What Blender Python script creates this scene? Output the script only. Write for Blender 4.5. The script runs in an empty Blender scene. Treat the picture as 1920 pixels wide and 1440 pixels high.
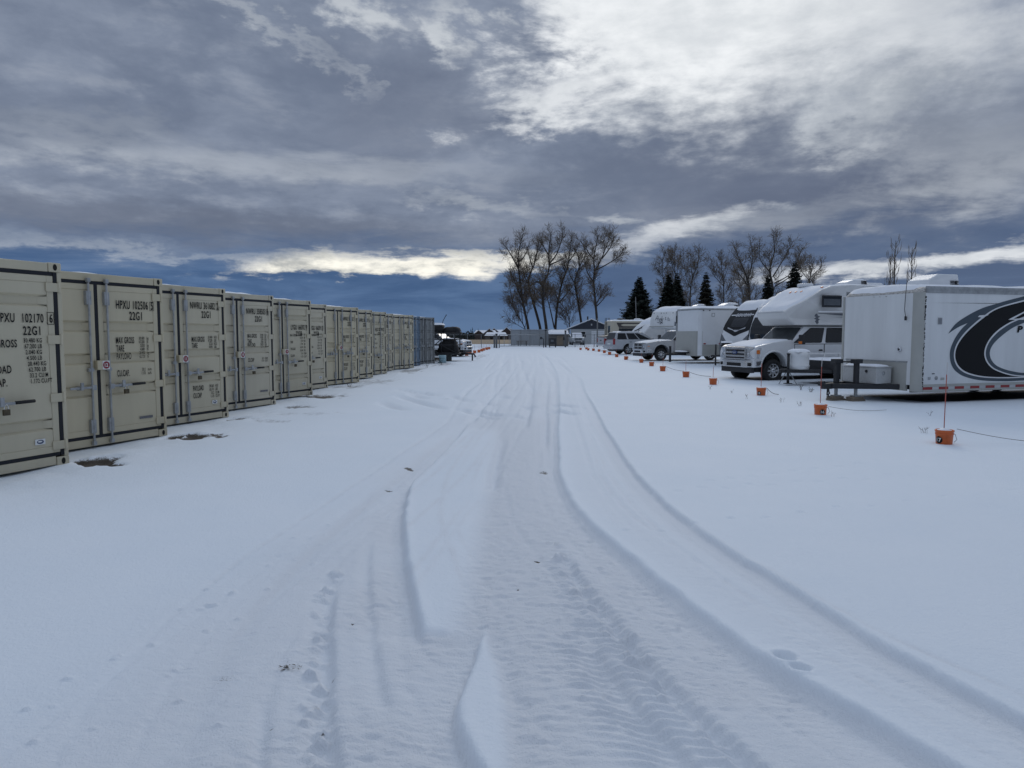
import bpy, bmesh, math, random
import numpy as np
from mathutils import Vector, Matrix

random.seed(7)
R = math.radians
PI = math.pi
scene = bpy.context.scene
COL = scene.collection

# ------------------------------------------------------------------ camera
CAM_H = 1.72
FPX = 1331.0                      # focal length in pixels of the 1920 wide photograph
PITCH = math.atan(95.0 / FPX)
cam_data = bpy.data.cameras.new("camera")
cam_data.sensor_width = 36.0
cam_data.lens = 36.0 * FPX / 1920.0
cam_data.clip_start = 0.05
cam_data.clip_end = 6000.0
cam = bpy.data.objects.new("camera", cam_data)
COL.objects.link(cam)
cam.location = (0, 0, CAM_H)
cam.rotation_euler = (PI / 2 - PITCH, 0, 0)
scene.camera = cam

def ray(px, py):
    u = (px - 960.0) / FPX
    v = (720.0 - py) / FPX
    return Vector((u, math.cos(PITCH) + v * math.sin(PITCH), -math.sin(PITCH) + v * math.cos(PITCH)))

def gp(px, py, z=0.0):
    """survey point: where the sight line meets the level ground"""
    d = ray(px, py)
    t = (z - CAM_H) / d.z
    return Vector((d.x * t, d.y * t, z))

def wp(px, py, Y):
    """survey point at a known distance"""
    d = ray(px, py)
    t = Y / d.y
    return Vector((d.x * t, Y, CAM_H + d.z * t))

# ------------------------------------------------------------------ materials
MATS = {}
def mat(name, col, rough=0.6, metal=0.0, var=0.12, scale=2.0, bump=0.0, bscale=40.0, streak=False, coat=0.0, dirt=None, stretch=None, spec=0.5):
    if name in MATS:
        return MATS[name]
    m = bpy.data.materials.new(name)
    m.use_nodes = True
    nt = m.node_tree
    L = nt.links.new
    b = nt.nodes["Principled BSDF"]
    b.inputs["Roughness"].default_value = rough
    b.inputs["Metallic"].default_value = metal
    b.inputs["Specular IOR Level"].default_value = spec
    if coat:
        b.inputs["Coat Weight"].default_value = coat
        b.inputs["Coat Roughness"].default_value = 0.1
    tc = nt.nodes.new("ShaderNodeTexCoord")
    mp = nt.nodes.new("ShaderNodeMapping")
    L(tc.outputs["Object"], mp.inputs["Vector"])
    mp.inputs["Scale"].default_value = stretch or ((1, 1, 0.12) if streak else (1, 1, 1))
    n = nt.nodes.new("ShaderNodeTexNoise")
    n.inputs["Scale"].default_value = scale
    n.inputs["Detail"].default_value = 6
    n.inputs["Roughness"].default_value = 0.62
    L(mp.outputs[0], n.inputs["Vector"])
    cr = nt.nodes.new("ShaderNodeValToRGB")
    d = dirt or tuple(c * (1 - var) for c in col)
    cr.color_ramp.elements[0].position = 0.32
    cr.color_ramp.elements[0].color = (*d, 1)
    cr.color_ramp.elements[1].position = 0.66
    cr.color_ramp.elements[1].color = (*[min(1, c * (1 + var * 0.6)) for c in col], 1)
    L(n.outputs["Fac"], cr.inputs["Fac"])
    L(cr.outputs["Color"], b.inputs["Base Color"])
    rr = nt.nodes.new("ShaderNodeMapRange")
    rr.inputs["To Min"].default_value = max(0, rough - 0.1)
    rr.inputs["To Max"].default_value = min(1, rough + 0.12)
    L(n.outputs["Fac"], rr.inputs["Value"])
    L(rr.outputs[0], b.inputs["Roughness"])
    if bump:
        n2 = nt.nodes.new("ShaderNodeTexNoise")
        n2.inputs["Scale"].default_value = bscale
        n2.inputs["Detail"].default_value = 4
        L(tc.outputs["Object"], n2.inputs["Vector"])
        bp = nt.nodes.new("ShaderNodeBump")
        bp.inputs["Strength"].default_value = bump
        bp.inputs["Distance"].default_value = 0.02
        L(n2.outputs["Fac"], bp.inputs["Height"])
        L(bp.outputs[0], b.inputs["Normal"])
    MATS[name] = m
    return m

SNOW = mat("snow_cap", (0.84, 0.86, 0.90), 0.7, var=0.04, scale=5, bump=0.35, bscale=25)
BLACK = mat("black_rubber", (0.012, 0.012, 0.013), 0.75, var=0.3)
DARK = mat("black_steel", (0.022, 0.022, 0.025), 0.5, var=0.3, scale=6)
GLASS = mat("dark_glass", (0.010, 0.012, 0.014), 0.06, var=0.1)
CHROME = mat("chrome", (0.62, 0.63, 0.65), 0.22, 0.9, var=0.1)
GALV = mat("galvanised_steel", (0.36, 0.37, 0.375), 0.5, 0.25, var=0.25, scale=8)
ALU = mat("aluminium_sheet", (0.44, 0.435, 0.40), 0.5, 0.1, var=0.07, scale=2.5)
WHITE = mat("white_paint", (0.78, 0.79, 0.80), 0.35, var=0.05, scale=1.5)
WHITED = mat("weathered_white_paint", (0.74, 0.745, 0.74), 0.45, var=0.10, scale=1.6, streak=True)
LETTER = mat("black_lettering", (0.014, 0.014, 0.015), 0.7, var=0.2, spec=0.2)
PLATEW = mat("white_plate", (0.75, 0.75, 0.73), 0.5, var=0.05)
RED = mat("red_plate", (0.27, 0.02, 0.03), 0.5, var=0.1)
REDL = mat("red_lens", (0.30, 0.012, 0.015), 0.25, var=0.1)
AMBER = mat("amber_lens", (0.75, 0.20, 0.03), 0.25, var=0.1)
LENS = mat("clear_lens", (0.55, 0.57, 0.60), 0.12, 0.3, var=0.15, scale=12)
SILVER = mat("silver_paint", (0.44, 0.45, 0.465), 0.32, 0.2, var=0.06, coat=0.4)
WTRUCK = mat("white_truck_paint", (0.74, 0.75, 0.76), 0.3, var=0.05, coat=0.4)
WOOD = mat("weathered_wood", (0.20, 0.16, 0.12), 0.8, var=0.3, scale=6)
PIN = mat("pinstripe_graphite", (0.10, 0.11, 0.13), 0.4, var=0.1)

# ------------------------------------------------------------------ mesh builder
class MB:
    def __init__(s):
        s.v, s.f, s.m, s.sm = [], [], [], []
        s.mats = []
    def mi(s, m):
        if m not in s.mats:
            s.mats.append(m)
        return s.mats.index(m)
    def add(s, vs, fs, m, smooth=False):
        o = len(s.v)
        s.v += [tuple(p) for p in vs]
        k = s.mi(m)
        for f in fs:
            s.f.append(tuple(i + o for i in f)); s.m.append(k); s.sm.append(smooth)
    def box(s, c, d, m, rz=0.0, ry=0.0, rx=0.0):
        x, y, z = d[0] / 2, d[1] / 2, d[2] / 2
        vs = [Vector((a * x, b * y, e * z)) for a in (-1, 1) for b in (-1, 1) for e in (-1, 1)]
        if rz or ry or rx:
            M = Matrix.Rotation(rz, 3, 'Z') @ Matrix.Rotation(ry, 3, 'Y') @ Matrix.Rotation(rx, 3, 'X')
            vs = [M @ p for p in vs]
        c = Vector(c)
        s.add([p + c for p in vs], [(0, 1, 3, 2), (4, 6, 7, 5), (0, 4, 5, 1), (2, 3, 7, 6), (0, 2, 6, 4), (1, 5, 7, 3)], m)
    def b2(s, lo, hi, m):
        s.box([(a + b) / 2 for a, b in zip(lo, hi)], [abs(b - a) for a, b in zip(lo, hi)], m)
    def hexa(s, bot, top, m):
        """bot, top: four corners each, same winding (counter clockwise from above)"""
        s.add(list(bot) + list(top), [(3, 2, 1, 0), (4, 5, 6, 7), (0, 1, 5, 4), (1, 2, 6, 5), (2, 3, 7, 6), (3, 0, 4, 7)], m)
    def prism(s, poly, y0, y1, m, axis='y', smooth=False):
        """poly of (a,b) extruded; axis y: (x,z) along y; axis x: (y,z) along x; axis z: (x,y) along z"""
        n = len(poly)
        def P(a, b, t):
            return (a, t, b) if axis == 'y' else ((t, a, b) if axis == 'x' else (a, b, t))
        vs = [P(a, b, y0) for a, b in poly] + [P(a, b, y1) for a, b in poly]
        area = sum(poly[i][0] * poly[(i + 1) % n][1] - poly[(i + 1) % n][0] * poly[i][1] for i in range(n))
        flip = (area > 0) == (axis in ('x', 'z'))
        if y1 < y0:
            flip = not flip
        c0, c1 = tuple(range(n)), tuple(range(n, 2 * n))
        fs = []
        if flip:
            fs += [c0[::-1], c1]
            fs += [(i, (i + 1) % n, (i + 1) % n + n, i + n) for i in range(n)]
        else:
            fs += [c0, c1[::-1]]
            fs += [(i + n, (i + 1) % n + n, (i + 1) % n, i) for i in range(n)]
        s.add(vs, fs, m, smooth)
    def poly(s, pts, m):
        s.add(pts, [tuple(range(len(pts)))], m)
    def tube(s, pts, r, m, n=6, cap=True):
        pts = [Vector(p) for p in pts]
        rs = r if isinstance(r, (list, tuple)) else [r] * len(pts)
        vs, fs = [], []
        prev = None
        for i, p in enumerate(pts):
            d = (pts[min(i + 1, len(pts) - 1)] - pts[max(i - 1, 0)])
            if d.length < 1e-9:
                d = Vector((0, 0, 1))
            d.normalize()
            if prev is None:
                a = d.orthogonal().normalized()
            else:
                a = prev - d * prev.dot(d)
                a = a.normalized() if a.length > 1e-6 else d.orthogonal().normalized()
            prev = a
            b = d.cross(a)
            for k in range(n):
                t = 2 * PI * k / n
                vs.append(p + (a * math.cos(t) + b * math.sin(t)) * rs[i])
        for i in range(len(pts) - 1):
            for k in range(n):
                k2 = (k + 1) % n
                fs.append((i * n + k, i * n + k2, (i + 1) * n + k2, (i + 1) * n + k))
        if cap:
            fs.append(tuple(range(n))[::-1])
            fs.append(tuple((len(pts) - 1) * n + k for k in range(n)))
        s.add(vs, fs, m, True)
    def lathe(s, prof, c, m, axis='z', n=20, smooth=True):
        """prof: (radius, along)"""
        c = Vector(c)
        vs, fs = [], []
        for r, h in prof:
            for k in range(n):
                t = 2 * PI * k / n
                a, b = r * math.cos(t), r * math.sin(t)
                vs.append(c + (Vector((a, b, h)) if axis == 'z' else (Vector((a, h, b)) if axis == 'y' else Vector((h, a, b)))))
        P = len(prof)
        for i in range(P - 1):
            for k in range(n):
                k2 = (k + 1) % n
                q = (i * n + k, i * n + k2, (i + 1) * n + k2, (i + 1) * n + k)
                fs.append(q if axis != 'y' else q[::-1])
        s.add(vs, fs, m, smooth)
    def disc(s, c, r, m, axis='x', n=20, rb=None, flip=False):
        rb = rb or r
        c = Vector(c)
        pts = []
        for k in range(n):
            t = 2 * PI * k / n
            a, b = r * math.cos(t), rb * math.sin(t)
            pts.append(c + (Vector((0, a, b)) if axis == 'x' else (Vector((a, 0, b)) if axis == 'y' else Vector((a, b, 0)))))
        s.poly(pts[::-1] if flip else pts, m)
    def build(s, name, parent=None, bevel=0.0, seg=2, angle=35, solid=0.0):
        me = bpy.data.meshes.new(name)
        me.from_pydata(s.v, [], s.f)
        for m in s.mats:
            me.materials.append(m)
        me.polygons.foreach_set("material_index", s.m)
        me.polygons.foreach_set("use_smooth", s.sm)
        me.update()
        o = bpy.data.objects.new(name, me)
        COL.objects.link(o)
        if parent is not None:
            o.parent = parent
        if bevel:
            md = o.modifiers.new("bevel", 'BEVEL')
            md.width = bevel; md.segments = seg
            md.limit_method = 'ANGLE'; md.angle_limit = R(angle)
            md.harden_normals = False
        return o

def one(name, parent, fn, bevel=0.0, seg=2, **k):
    b = MB(); fn(b)
    return b.build(name, parent, bevel, seg, **k)

def thing(name, label, cat, loc=(0, 0, 0), rz=0.0, group=None):
    o = bpy.data.objects.new(name, None)
    COL.objects.link(o)
    o.location = loc; o.rotation_euler = (0, 0, rz)
    o["label"] = label; o["category"] = cat
    if group:
        o["group"] = group
    o.empty_display_size = 0.2
    return o

def tag(o, label, cat, group=None, kind=None):
    o["label"] = label; o["category"] = cat
    if group: o["group"] = group
    if kind: o["kind"] = kind
    return o

def copy_tree(o, parent=None):
    c = o.copy(); COL.objects.link(c)
    if parent is not None:
        c.parent = parent
    for ch in list(o.children):
        copy_tree(ch, c)
    return c

_TXT = {}
def text_geo(body, bold=0.0):
    k = (body, bold)
    if k not in _TXT:
        cu = bpy.data.curves.new("lettering_curve", 'FONT')
        cu.body = body; cu.size = 1.0; cu.resolution_u = 3; cu.offset = bold; cu.space_character = 1.12
        ob = bpy.data.objects.new("lettering_curve", cu)
        me = bpy.data.meshes.new_from_object(ob)
        vs = [tuple(v.co) for v in me.vertices]
        fs = [tuple(p.vertices) for p in me.polygons]
        bpy.data.objects.remove(ob); bpy.data.curves.remove(cu); bpy.data.meshes.remove(me)
        _TXT[k] = (vs, fs)
    return _TXT[k]

def put_text(mb, body, org, ux, uz, h, m, width=None, xs=0.8, anchor='l', bold=0.01):
    """flat lettering of cap height h starting at org along ux, up uz"""
    vs, fs = text_geo(body, bold)
    if not vs:
        return
    x0 = min(v[0] for v in vs); x1 = max(v[0] for v in vs)
    s = h / 0.69
    sx = s * xs if width is None else width / (x1 - x0)
    org, ux, uz = Vector(org), Vector(ux), Vector(uz)
    off = {'l': -x0, 'r': -x1, 'c': -(x0 + x1) / 2}[anchor]
    mb.add([org + ux * ((v[0] + off) * sx) + uz * (v[1] * s) for v in vs], fs, m)

# ------------------------------------------------------------------ value noise
def vnoise(x, y, seed=0):
    xi = np.floor(x).astype(np.int64); yi = np.floor(y).astype(np.int64)
    fx = x - xi; fy = y - yi
    fx = fx * fx * (3 - 2 * fx); fy = fy * fy * (3 - 2 * fy)
    def h(a, b):
        n = (a * 374761393 + b * 668265263 + seed * 1442695041) & 0x7fffffff
        n = ((n ^ (n >> 13)) * 1274126177) & 0x7fffffff
        n = n ^ (n >> 16)
        return (n & 0xffff) / 65535.0
    return (h(xi, yi) * (1 - fx) + h(xi + 1, yi) * fx) * (1 - fy) + (h(xi, yi + 1) * (1 - fx) + h(xi + 1, yi + 1) * fx) * fy

def fbm(x, y, seed=0, oct=4):
    a, t, w = 0.0, 0.0, 1.0
    for k in range(oct):
        a = a + w * vnoise(x * 2 ** k, y * 2 ** k, seed + k); t += w; w *= 0.5
    return a / t

def sstep(a, b, x):
    t = np.clip((x - a) / (b - a), 0, 1)
    return t * t * (3 - 2 * t)

def snow_sheet(name, parent, x0, x1, y0, y1, zf, t=0.05, nx=24, ny=12, seed=1, edge=0.12, ragged=0.0, m=None):
    """a drift lying on the surface zf(x, y): thick in the middle, thinning to its uneven edge"""
    xs = np.linspace(x0, x1, nx); ys = np.linspace(y0, y1, ny)
    vs, fs = [], []
    H = {}
    for i, x in enumerate(xs):
        for j, y in enumerate(ys):
            e = min(x - x0, x1 - x, y - y0, y1 - y) / edge
            n = float(fbm(np.array(x * 2.3 + seed * 7.1), np.array(y * 2.3 + 3.3), seed))
            e = max(0.0, min(1.0, e - ragged * max(0, 0.75 - n) * 2))
            th = t * (math.sqrt(1 - (1 - e) ** 2)) * (0.6 + 0.8 * n)
            H[(i, j)] = th
            vs.append((x, y, zf(x, y) + th - (0.012 if th < 0.004 else 0.0)))
    for i in range(nx - 1):
        for j in range(ny - 1):
            fs.append((i * ny + j, (i + 1) * ny + j, (i + 1) * ny + j + 1, i * ny + j + 1))
    b = MB(); b.add(vs, fs, m or SNOW, True)
    return b.build(name, parent)

def origin_from(world, local, rz):
    """thing origin so that the local point lands on the surveyed world point"""
    c, s = math.cos(rz), math.sin(rz)
    return (world.x - (c * local[0] - s * local[1]), world.y - (s * local[0] + c * local[1]), 0.0)
RZ_T, RZ_F, RZ_P = R(197.5), R(199), R(196)
ORG_T = origin_from(gp(1727, 757), (-0.18, 1.29), RZ_T)
ORG_F = origin_from(gp(1445, 712.5), (-0.97, 0.88), RZ_F)
ORG_P = origin_from(gp(1490, 722), (0.75, 0.0), RZ_P)
def flat(px, Y):
    return Vector(((px - 960) / FPX * Y, Y, 0))
RZ_E = R(197.5); ORG_E = origin_from(flat(1308, 40.0), (0.0, 1.22), RZ_E)      # second enclosed trailer
RZ_C = R(198); ORG_C = origin_from(flat(1401, 36.2), (0.0, 1.22), RZ_C)        # black nosed travel trailer
RZ_W = R(198); ORG_W = origin_from(flat(1402, 33.0), (0.0, -1.2), RZ_W)        # trailer with the dark front window
RZ_R = R(196); ORG_R = origin_from(gp(1238, 676.5), (-1.15, 0.86), RZ_R)       # silver pickup
RZ_S = R(16); ORG_S = origin_from(gp(1177, 664.5), (-3.75, -0.82), RZ_S)       # silver SUV, tail to the lane
RZ_X = R(219); ORG_X = origin_from(flat(1262, 56.0), (0.0, 1.22), RZ_X)        # fifth wheel with script
RZ_B = R(200); ORG_B = origin_from(flat(1178, 64.0), (0.0, -1.2), RZ_B)        # bird emblem trailer
RZ_K = R(14); ORG_K = origin_from(flat(1133, 69.0), (-5.9, -0.95), RZ_K)       # pickup tail with folded cover
RZ_M = R(12); ORG_M = origin_from(flat(1146, 82.0), (-9.0, -1.25), RZ_M)       # tan motorhome
RZ_L = R(-14); ORG_L = origin_from(flat(874, 52.0), (0.0, -0.8), RZ_L)         # white pickup behind the rack trailer
# ------------------------------------------------------------------ sky and sun
SUN_AZ, SUN_EL = R(13), R(24)       # clockwise from +Y; behind the bright break in the cloud
world = bpy.data.worlds.new("World")
scene.world = world
world.use_nodes = True
wn = world.node_tree
wn.nodes.clear()

class NX:
    """small node-expression helper"""
    def __init__(s, nt): s.nt = nt
    def sock(s, n, i, v):
        if isinstance(v, (int, float)): n.inputs[i].default_value = v
        else: s.nt.links.new(v, n.inputs[i])
    def m(s, op, a, b=None, c=None, clamp=False):
        n = s.nt.nodes.new("ShaderNodeMath"); n.operation = op; n.use_clamp = clamp
        s.sock(n, 0, a)
        if b is not None: s.sock(n, 1, b)
        if c is not None: s.sock(n, 2, c)
        return n.outputs[0]
    def add(s, *a):
        r = a[0]
        for q in a[1:]: r = s.m('ADD', r, q)
        return r
    def mul(s, *a):
        r = a[0]
        for q in a[1:]: r = s.m('MULTIPLY', r, q)
        return r
    def sub(s, a, b): return s.m('SUBTRACT', a, b)
    def div(s, a, b): return s.m('DIVIDE', a, b)
    def ss(s, a, b, x):
        n = s.nt.nodes.new("ShaderNodeMapRange"); n.interpolation_type = 'SMOOTHSTEP'
        s.sock(n, 0, x); n.inputs[1].default_value = a; n.inputs[2].default_value = b
        n.inputs[3].default_value = 0; n.inputs[4].default_value = 1
        return n.outputs[0]
    def comb(s, x, y, z):
        n = s.nt.nodes.new("ShaderNodeCombineXYZ")
        for i, v in enumerate((x, y, z)): s.sock(n, i, v)
        return n.outputs[0]
    def noise(s, vec, scale, detail=5, rough=0.55, dist=0.0):
        n = s.nt.nodes.new("ShaderNodeTexNoise"); n.noise_dimensions = '2D'
        s.nt.links.new(vec, n.inputs["Vector"])
        n.inputs["Scale"].default_value = scale; n.inputs["Detail"].default_value = detail
        n.inputs["Roughness"].default_value = rough; n.inputs["Distortion"].default_value = dist
        return n.outputs["Fac"]
    def mix(s, f, a, b):
        n = s.nt.nodes.new("ShaderNodeMix"); n.data_type = 'RGBA'
        s.sock(n, 0, f)
        for i, v in ((6, a), (7, b)):
            if isinstance(v, tuple): n.inputs[i].default_value = (*v, 1)
            else: s.nt.links.new(v, n.inputs[i])
        return n.outputs[2]

X = NX(wn)
tc = wn.nodes.new("ShaderNodeTexCoord")
sp = wn.nodes.new("ShaderNodeSeparateXYZ")
wn.links.new(tc.outputs["Generated"], sp.inputs[0])
dx, dy, dz = sp.outputs
az = X.m('ARCTAN2', dx, dy)
el = X.m('ARCSINE', dz)
zc = X.add(X.m('MAXIMUM', dz, 0.0), 0.12)
plane = X.comb(X.div(dx, zc), X.div(dy, zc), 0.0)        # the cloud deck seen as a level sheet overhead
n_mid = X.noise(plane, 1.15, 7, 0.60, 0.35)
n_fin = X.noise(plane, 3.6, 5, 0.56, 0.3)
n_a = X.noise(X.comb(az, X.mul(el, 2.2), 0.0), 6.0, 7, 0.62, 0.2)
n_b = X.noise(X.comb(az, X.mul(el, 2.4), 0.0), 19.0, 5, 0.60)
n_st = X.noise(X.comb(az, X.mul(el, 6.0), 0.0), 5.5, 7, 0.62, 0.3)
# ragged outlines: the features below are read at directions shifted by noise
W1 = X.comb(X.add(az, X.mul(X.sub(n_a, 0.5), 0.34), X.mul(X.sub(n_b, 0.5), 0.10)),
            X.add(el, X.mul(X.sub(n_mid, 0.5), 0.16), X.mul(X.sub(n_b, 0.5), 0.07)), 0.0)
W2 = X.comb(X.add(az, X.mul(X.sub(n_a, 0.5), 0.22), X.mul(X.sub(n_b, 0.5), 0.14)),
            X.add(el, X.mul(X.sub(n_st, 0.5), 0.050), X.mul(X.sub(n_b, 0.5), 0.034)), 0.0)

def AE(px, py):
    d = ray(px, py).normalized()
    return math.atan2(d.x, d.y), math.asin(d.z)

def region(px, py, sw, sh, rot=0.0, r_in=0.35, r_out=1.15, W=None):
    """soft elliptical patch of sky around a direction; 1 inside, 0 outside"""
    a, e = AE(px, py)
    n = wn.nodes.new("ShaderNodeMapping"); n.vector_type = 'TEXTURE'
    n.inputs["Location"].default_value = (a, e, 0)
    n.inputs["Rotation"].default_value = (0, 0, rot)
    n.inputs["Scale"].default_value = (sw / FPX, sh / FPX, 1)
    wn.links.new(W or W1, n.inputs["Vector"])
    l = wn.nodes.new("ShaderNodeVectorMath"); l.operation = 'LENGTH'
    wn.links.new(n.outputs[0], l.inputs[0])
    r = wn.nodes.new("ShaderNodeMapRange"); r.interpolation_type = 'SMOOTHSTEP'
    wn.links.new(l.outputs["Value"], r.inputs[0])
    r.inputs[1].default_value = r_in; r.inputs[2].default_value = r_out
    r.inputs[3].default_value = 1.0; r.inputs[4].default_value = 0.0
    return r.outputs[0]

def lay(col, gain, *a, **k):
    global cloud
    cloud = X.mix(X.mul(region(*a, **k), gain), cloud, col)

# general cloud body: dark bases, lighter tops
mixn = X.add(X.mul(n_mid, 0.40), X.mul(n_a, 0.32), X.mul(n_b, 0.10), X.mul(n_fin, 0.18))
cloud = X.mix(X.ss(0.36, 0.62, mixn), (0.130, 0.161, 0.229), (0.212, 0.250, 0.328))
cloud = X.mix(X.mul(X.ss(0.50, 0.66, X.add(X.mul(n_fin, 0.35), X.mul(n_st, 0.20), X.mul(n_b, 0.20), X.mul(n_a, 0.25))), 0.32), cloud, (0.33, 0.36, 0.415))
DK = (0.098, 0.120, 0.178)
lay(DK, 0.62, 1500, 330, 480, 95, 0.0, 0.2, 1.3)
lay(DK, 0.48, 780, 170, 230, 120, 0.3, 0.2, 1.3)
lay(DK, 0.80, 1720, 410, 380, 60, -0.03, 0.2, 1.3)
lay((0.112, 0.133, 0.185), 0.65, 300, 420, 700, 42, 0.0, 0.2, 1.3, W=W2)
# slate blue clear air under the deck
wob = X.add(el, X.mul(X.sub(n_st, 0.5), 0.075), X.mul(X.sub(n_b, 0.5), 0.020), X.mul(X.ss(0.0, 0.5, az), -0.030))
blue_f = X.sub(1.0, X.ss(0.075, 0.150, wob))
sky = wn.nodes.new("ShaderNodeTexSky")
sky.sky_type = 'NISHITA'; sky.sun_disc = False
sky.sun_elevation = SUN_EL; sky.sun_rotation = SUN_AZ
sky.air_density = 1.0; sky.dust_density = 0.6; sky.ozone_density = 2.0
def bright(c, k):
    n = wn.nodes.new("ShaderNodeMix"); n.data_type = 'RGBA'; n.blend_type = 'MULTIPLY'
    n.inputs[0].default_value = 1.0
    wn.links.new(c, n.inputs[6]); n.inputs[7].default_value = (*k, 1)
    return n.outputs[2]
clear = bright(sky.outputs[0], (0.05, 0.05, 0.05))
blue = X.mix(X.ss(0.3, 0.7, n_st), (0.044, 0.092, 0.195), (0.082, 0.146, 0.272))
blue = X.mix(X.ss(0.050, 0.0, el), blue, (0.090, 0.155, 0.275))
low = X.mix(X.mul(X.ss(-0.1, 0.35, az), 0.65), blue, (0.085, 0.112, 0.178))
cloud = X.mix(X.mul(blue_f, 0.95), cloud, low)
# bright breaks
HI = X.mix(X.ss(0.26, 0.74, X.add(X.mul(n_fin, 0.5), X.mul(n_b, 0.5))), (0.60, 0.63, 0.66), (0.79, 0.81, 0.83))
HI2 = X.mix(X.ss(0.3, 0.7, X.add(X.mul(n_mid, 0.6), X.mul(n_b, 0.4))), (0.36, 0.395, 0.44), (0.58, 0.61, 0.64))
lay(HI2, 0.46, 1480, 70, 520, 210, 0.0, 0.25, 1.1)
lay(HI2, 0.22, 1760, 170, 240, 200, -0.5, 0.2, 1.2)
lay(HI, 0.97, 1310, 85, 345, 180, 0.0, 0.3, 1.08)
lay(HI, 0.90, 1150, 50, 170, 130, 0.0, 0.3, 1.1)
lay(HI, 0.48, 1640, 50, 320, 110, 0.0, 0.1, 1.2)
lay(HI, 0.80, 1020, 205, 130, 40, 0.1, 0.2, 1.2)
lay(HI2, 0.42, 500, 60, 170, 26, -0.50, 0.1, 1.3)
lay(HI2, 0.80, 700, 10, 90, 34, 0.0, 0.1, 1.3)
lay(HI2, 0.80, 870, 30, 70, 46, 0.0, 0.1, 1.3)
lay(HI2, 0.30, 1800, 330, 190, 55, 0.1, 0.1, 1.3)
lay(HI2, 0.55, 1620, 220, 70, 90, 0.6, 0.1, 1.3)
lay(HI2, 0.30, 560, 318, 420, 26, 0.0, 0.1, 1.3, W=W2)
lay(HI2, 0.22, 150, 280, 260, 40, 0.0, 0.1, 1.3)
YEL = X.mix(X.ss(0.34, 0.62, X.add(X.mul(n_b, 0.5), X.mul(n_st, 0.5))), (0.40, 0.41, 0.40), (0.95, 0.92, 0.82))
lay(YEL, 0.95, 750, 494, 310, 27, 0.02, 0.35, 1.1, W=W2)
lay(YEL, 0.95, 640, 506, 230, 18, 0.04, 0.3, 1.1, W=W2)
lay(YEL, 0.55, 960, 490, 200, 18, 0.0, 0.2, 1.2, W=W2)
lay(HI2, 0.26, 300, 474, 330, 8, -0.03, 0.1, 1.4, W=W2)
lay(HI2, 0.16, 80, 452, 240, 16, -0.03, 0.1, 1.4, W=W2)
lay(HI, 0.42, 1180, 458, 130, 18, 0.10, 0.1, 1.3, W=W2)
lay(HI, 0.65, 1300, 425, 110, 20, 0.15, 0.1, 1.3, W=W2)
lay(HI2, 0.55, 1140, 412, 80, 12, 0.0, 0.1, 1.3, W=W2)
lay(HI2, 0.28, 1450, 408, 170, 22, 0.1, 0.1, 1.3, W=W2)
lay(HI2, 0.40, 900, 382, 150, 16, -0.1, 0.1, 1.3, W=W2)
lay(HI, 0.85, 1780, 492, 320, 20, 0.07, 0.2, 1.2, W=W2)
lay(HI2, 0.60, 1560, 512, 150, 13, 0.04, 0.1, 1.3, W=W2)
# thinner, brighter cloud overhead with clear sky behind it
over = X.ss(0.52, 1.0, el)
top = X.mix(X.ss(0.35, 0.65, n_mid), (0.30, 0.355, 0.44), (0.46, 0.51, 0.58))
topn = wn.nodes.new("ShaderNodeMix"); topn.data_type = 'RGBA'; topn.blend_type = 'ADD'
topn.inputs[0].default_value = 1.0
wn.links.new(top, topn.inputs[6]); wn.links.new(clear, topn.inputs[7])
cloud = X.mix(over, cloud, topn.outputs[2])
bg = wn.nodes.new("ShaderNodeBackground")
wn.links.new(cloud, bg.inputs["Color"])
bg.inputs["Strength"].default_value = 1.16
world.cycles.sampling_method = 'MANUAL'
world.cycles.sample_map_resolution = 256
wo = wn.nodes.new("ShaderNodeOutputWorld")
wn.links.new(bg.outputs[0], wo.inputs["Surface"])

sun_d = bpy.data.lights.new("sun", 'SUN')
sun_d.energy = 0.55; sun_d.angle = R(22); sun_d.color = (1.0, 0.96, 0.90)
sun = bpy.data.objects.new("sun", sun_d); COL.objects.link(sun)
sun.rotation_euler = (PI / 2 - SUN_EL, 0, PI - SUN_AZ)
sun.location = (20, 60, 40)
scene.view_settings.view_transform = 'Standard'
scene.view_settings.look = 'None'
scene.view_settings.exposure = 0
scene.cycles.use_denoising = True
scene.cycles.max_bounces = 4
scene.cycles.diffuse_bounces = 2
scene.cycles.glossy_bounces = 2
scene.cycles.caustics_reflective = False
scene.cycles.caustics_refractive = False

# ------------------------------------------------------------------ snow covered ground
def spaced(a, b, d0, g, sign=1):
    """coordinates from a outward to b with steps growing by g"""
    out, x, d = [], a, d0
    while (x - b) * sign < 0:
        out.append(x); x += d * sign; d *= g
    out.append(b)
    return out
xin = list(np.arange(-4.2, 4.6, 0.0165))
xr = list(np.arange(4.6, 9.0, 0.05)) + spaced(9.0, 1500, 0.1, 1.09)
xl = spaced(-4.2, -8.0, 0.05, 1.0, -1)[1:-1] + spaced(-8.0, -1500, 0.1, 1.09, -1)
XS = np.array(xl[::-1] + xin + xr)
ys = [2.3]
while ys[-1] < 75:
    ys.append(ys[-1] + max(0.0095, ys[-1] ** 2 / 1350.0))
ys += spaced(ys[-1], 3500, 4.5, 1.06)[1:]
yb = spaced(2.3, -300, 0.05, 1.15, -1)[1:]
YS = np.array(yb[::-1] + ys)
GX, GY = np.meshgrid(XS, YS, indexing='ij')
H = 0.035 * (fbm(GX * 0.35, GY * 0.35, 3) - 0.5) + 0.010 * (fbm(GX * 1.7, GY * 1.7, 9) - 0.5)
near = (1 - sstep(35, 70, GY)) * (1 - 0.62 * sstep(9, 26, GY))
compact = np.zeros_like(H); dirt = np.zeros_like(H)

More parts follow.
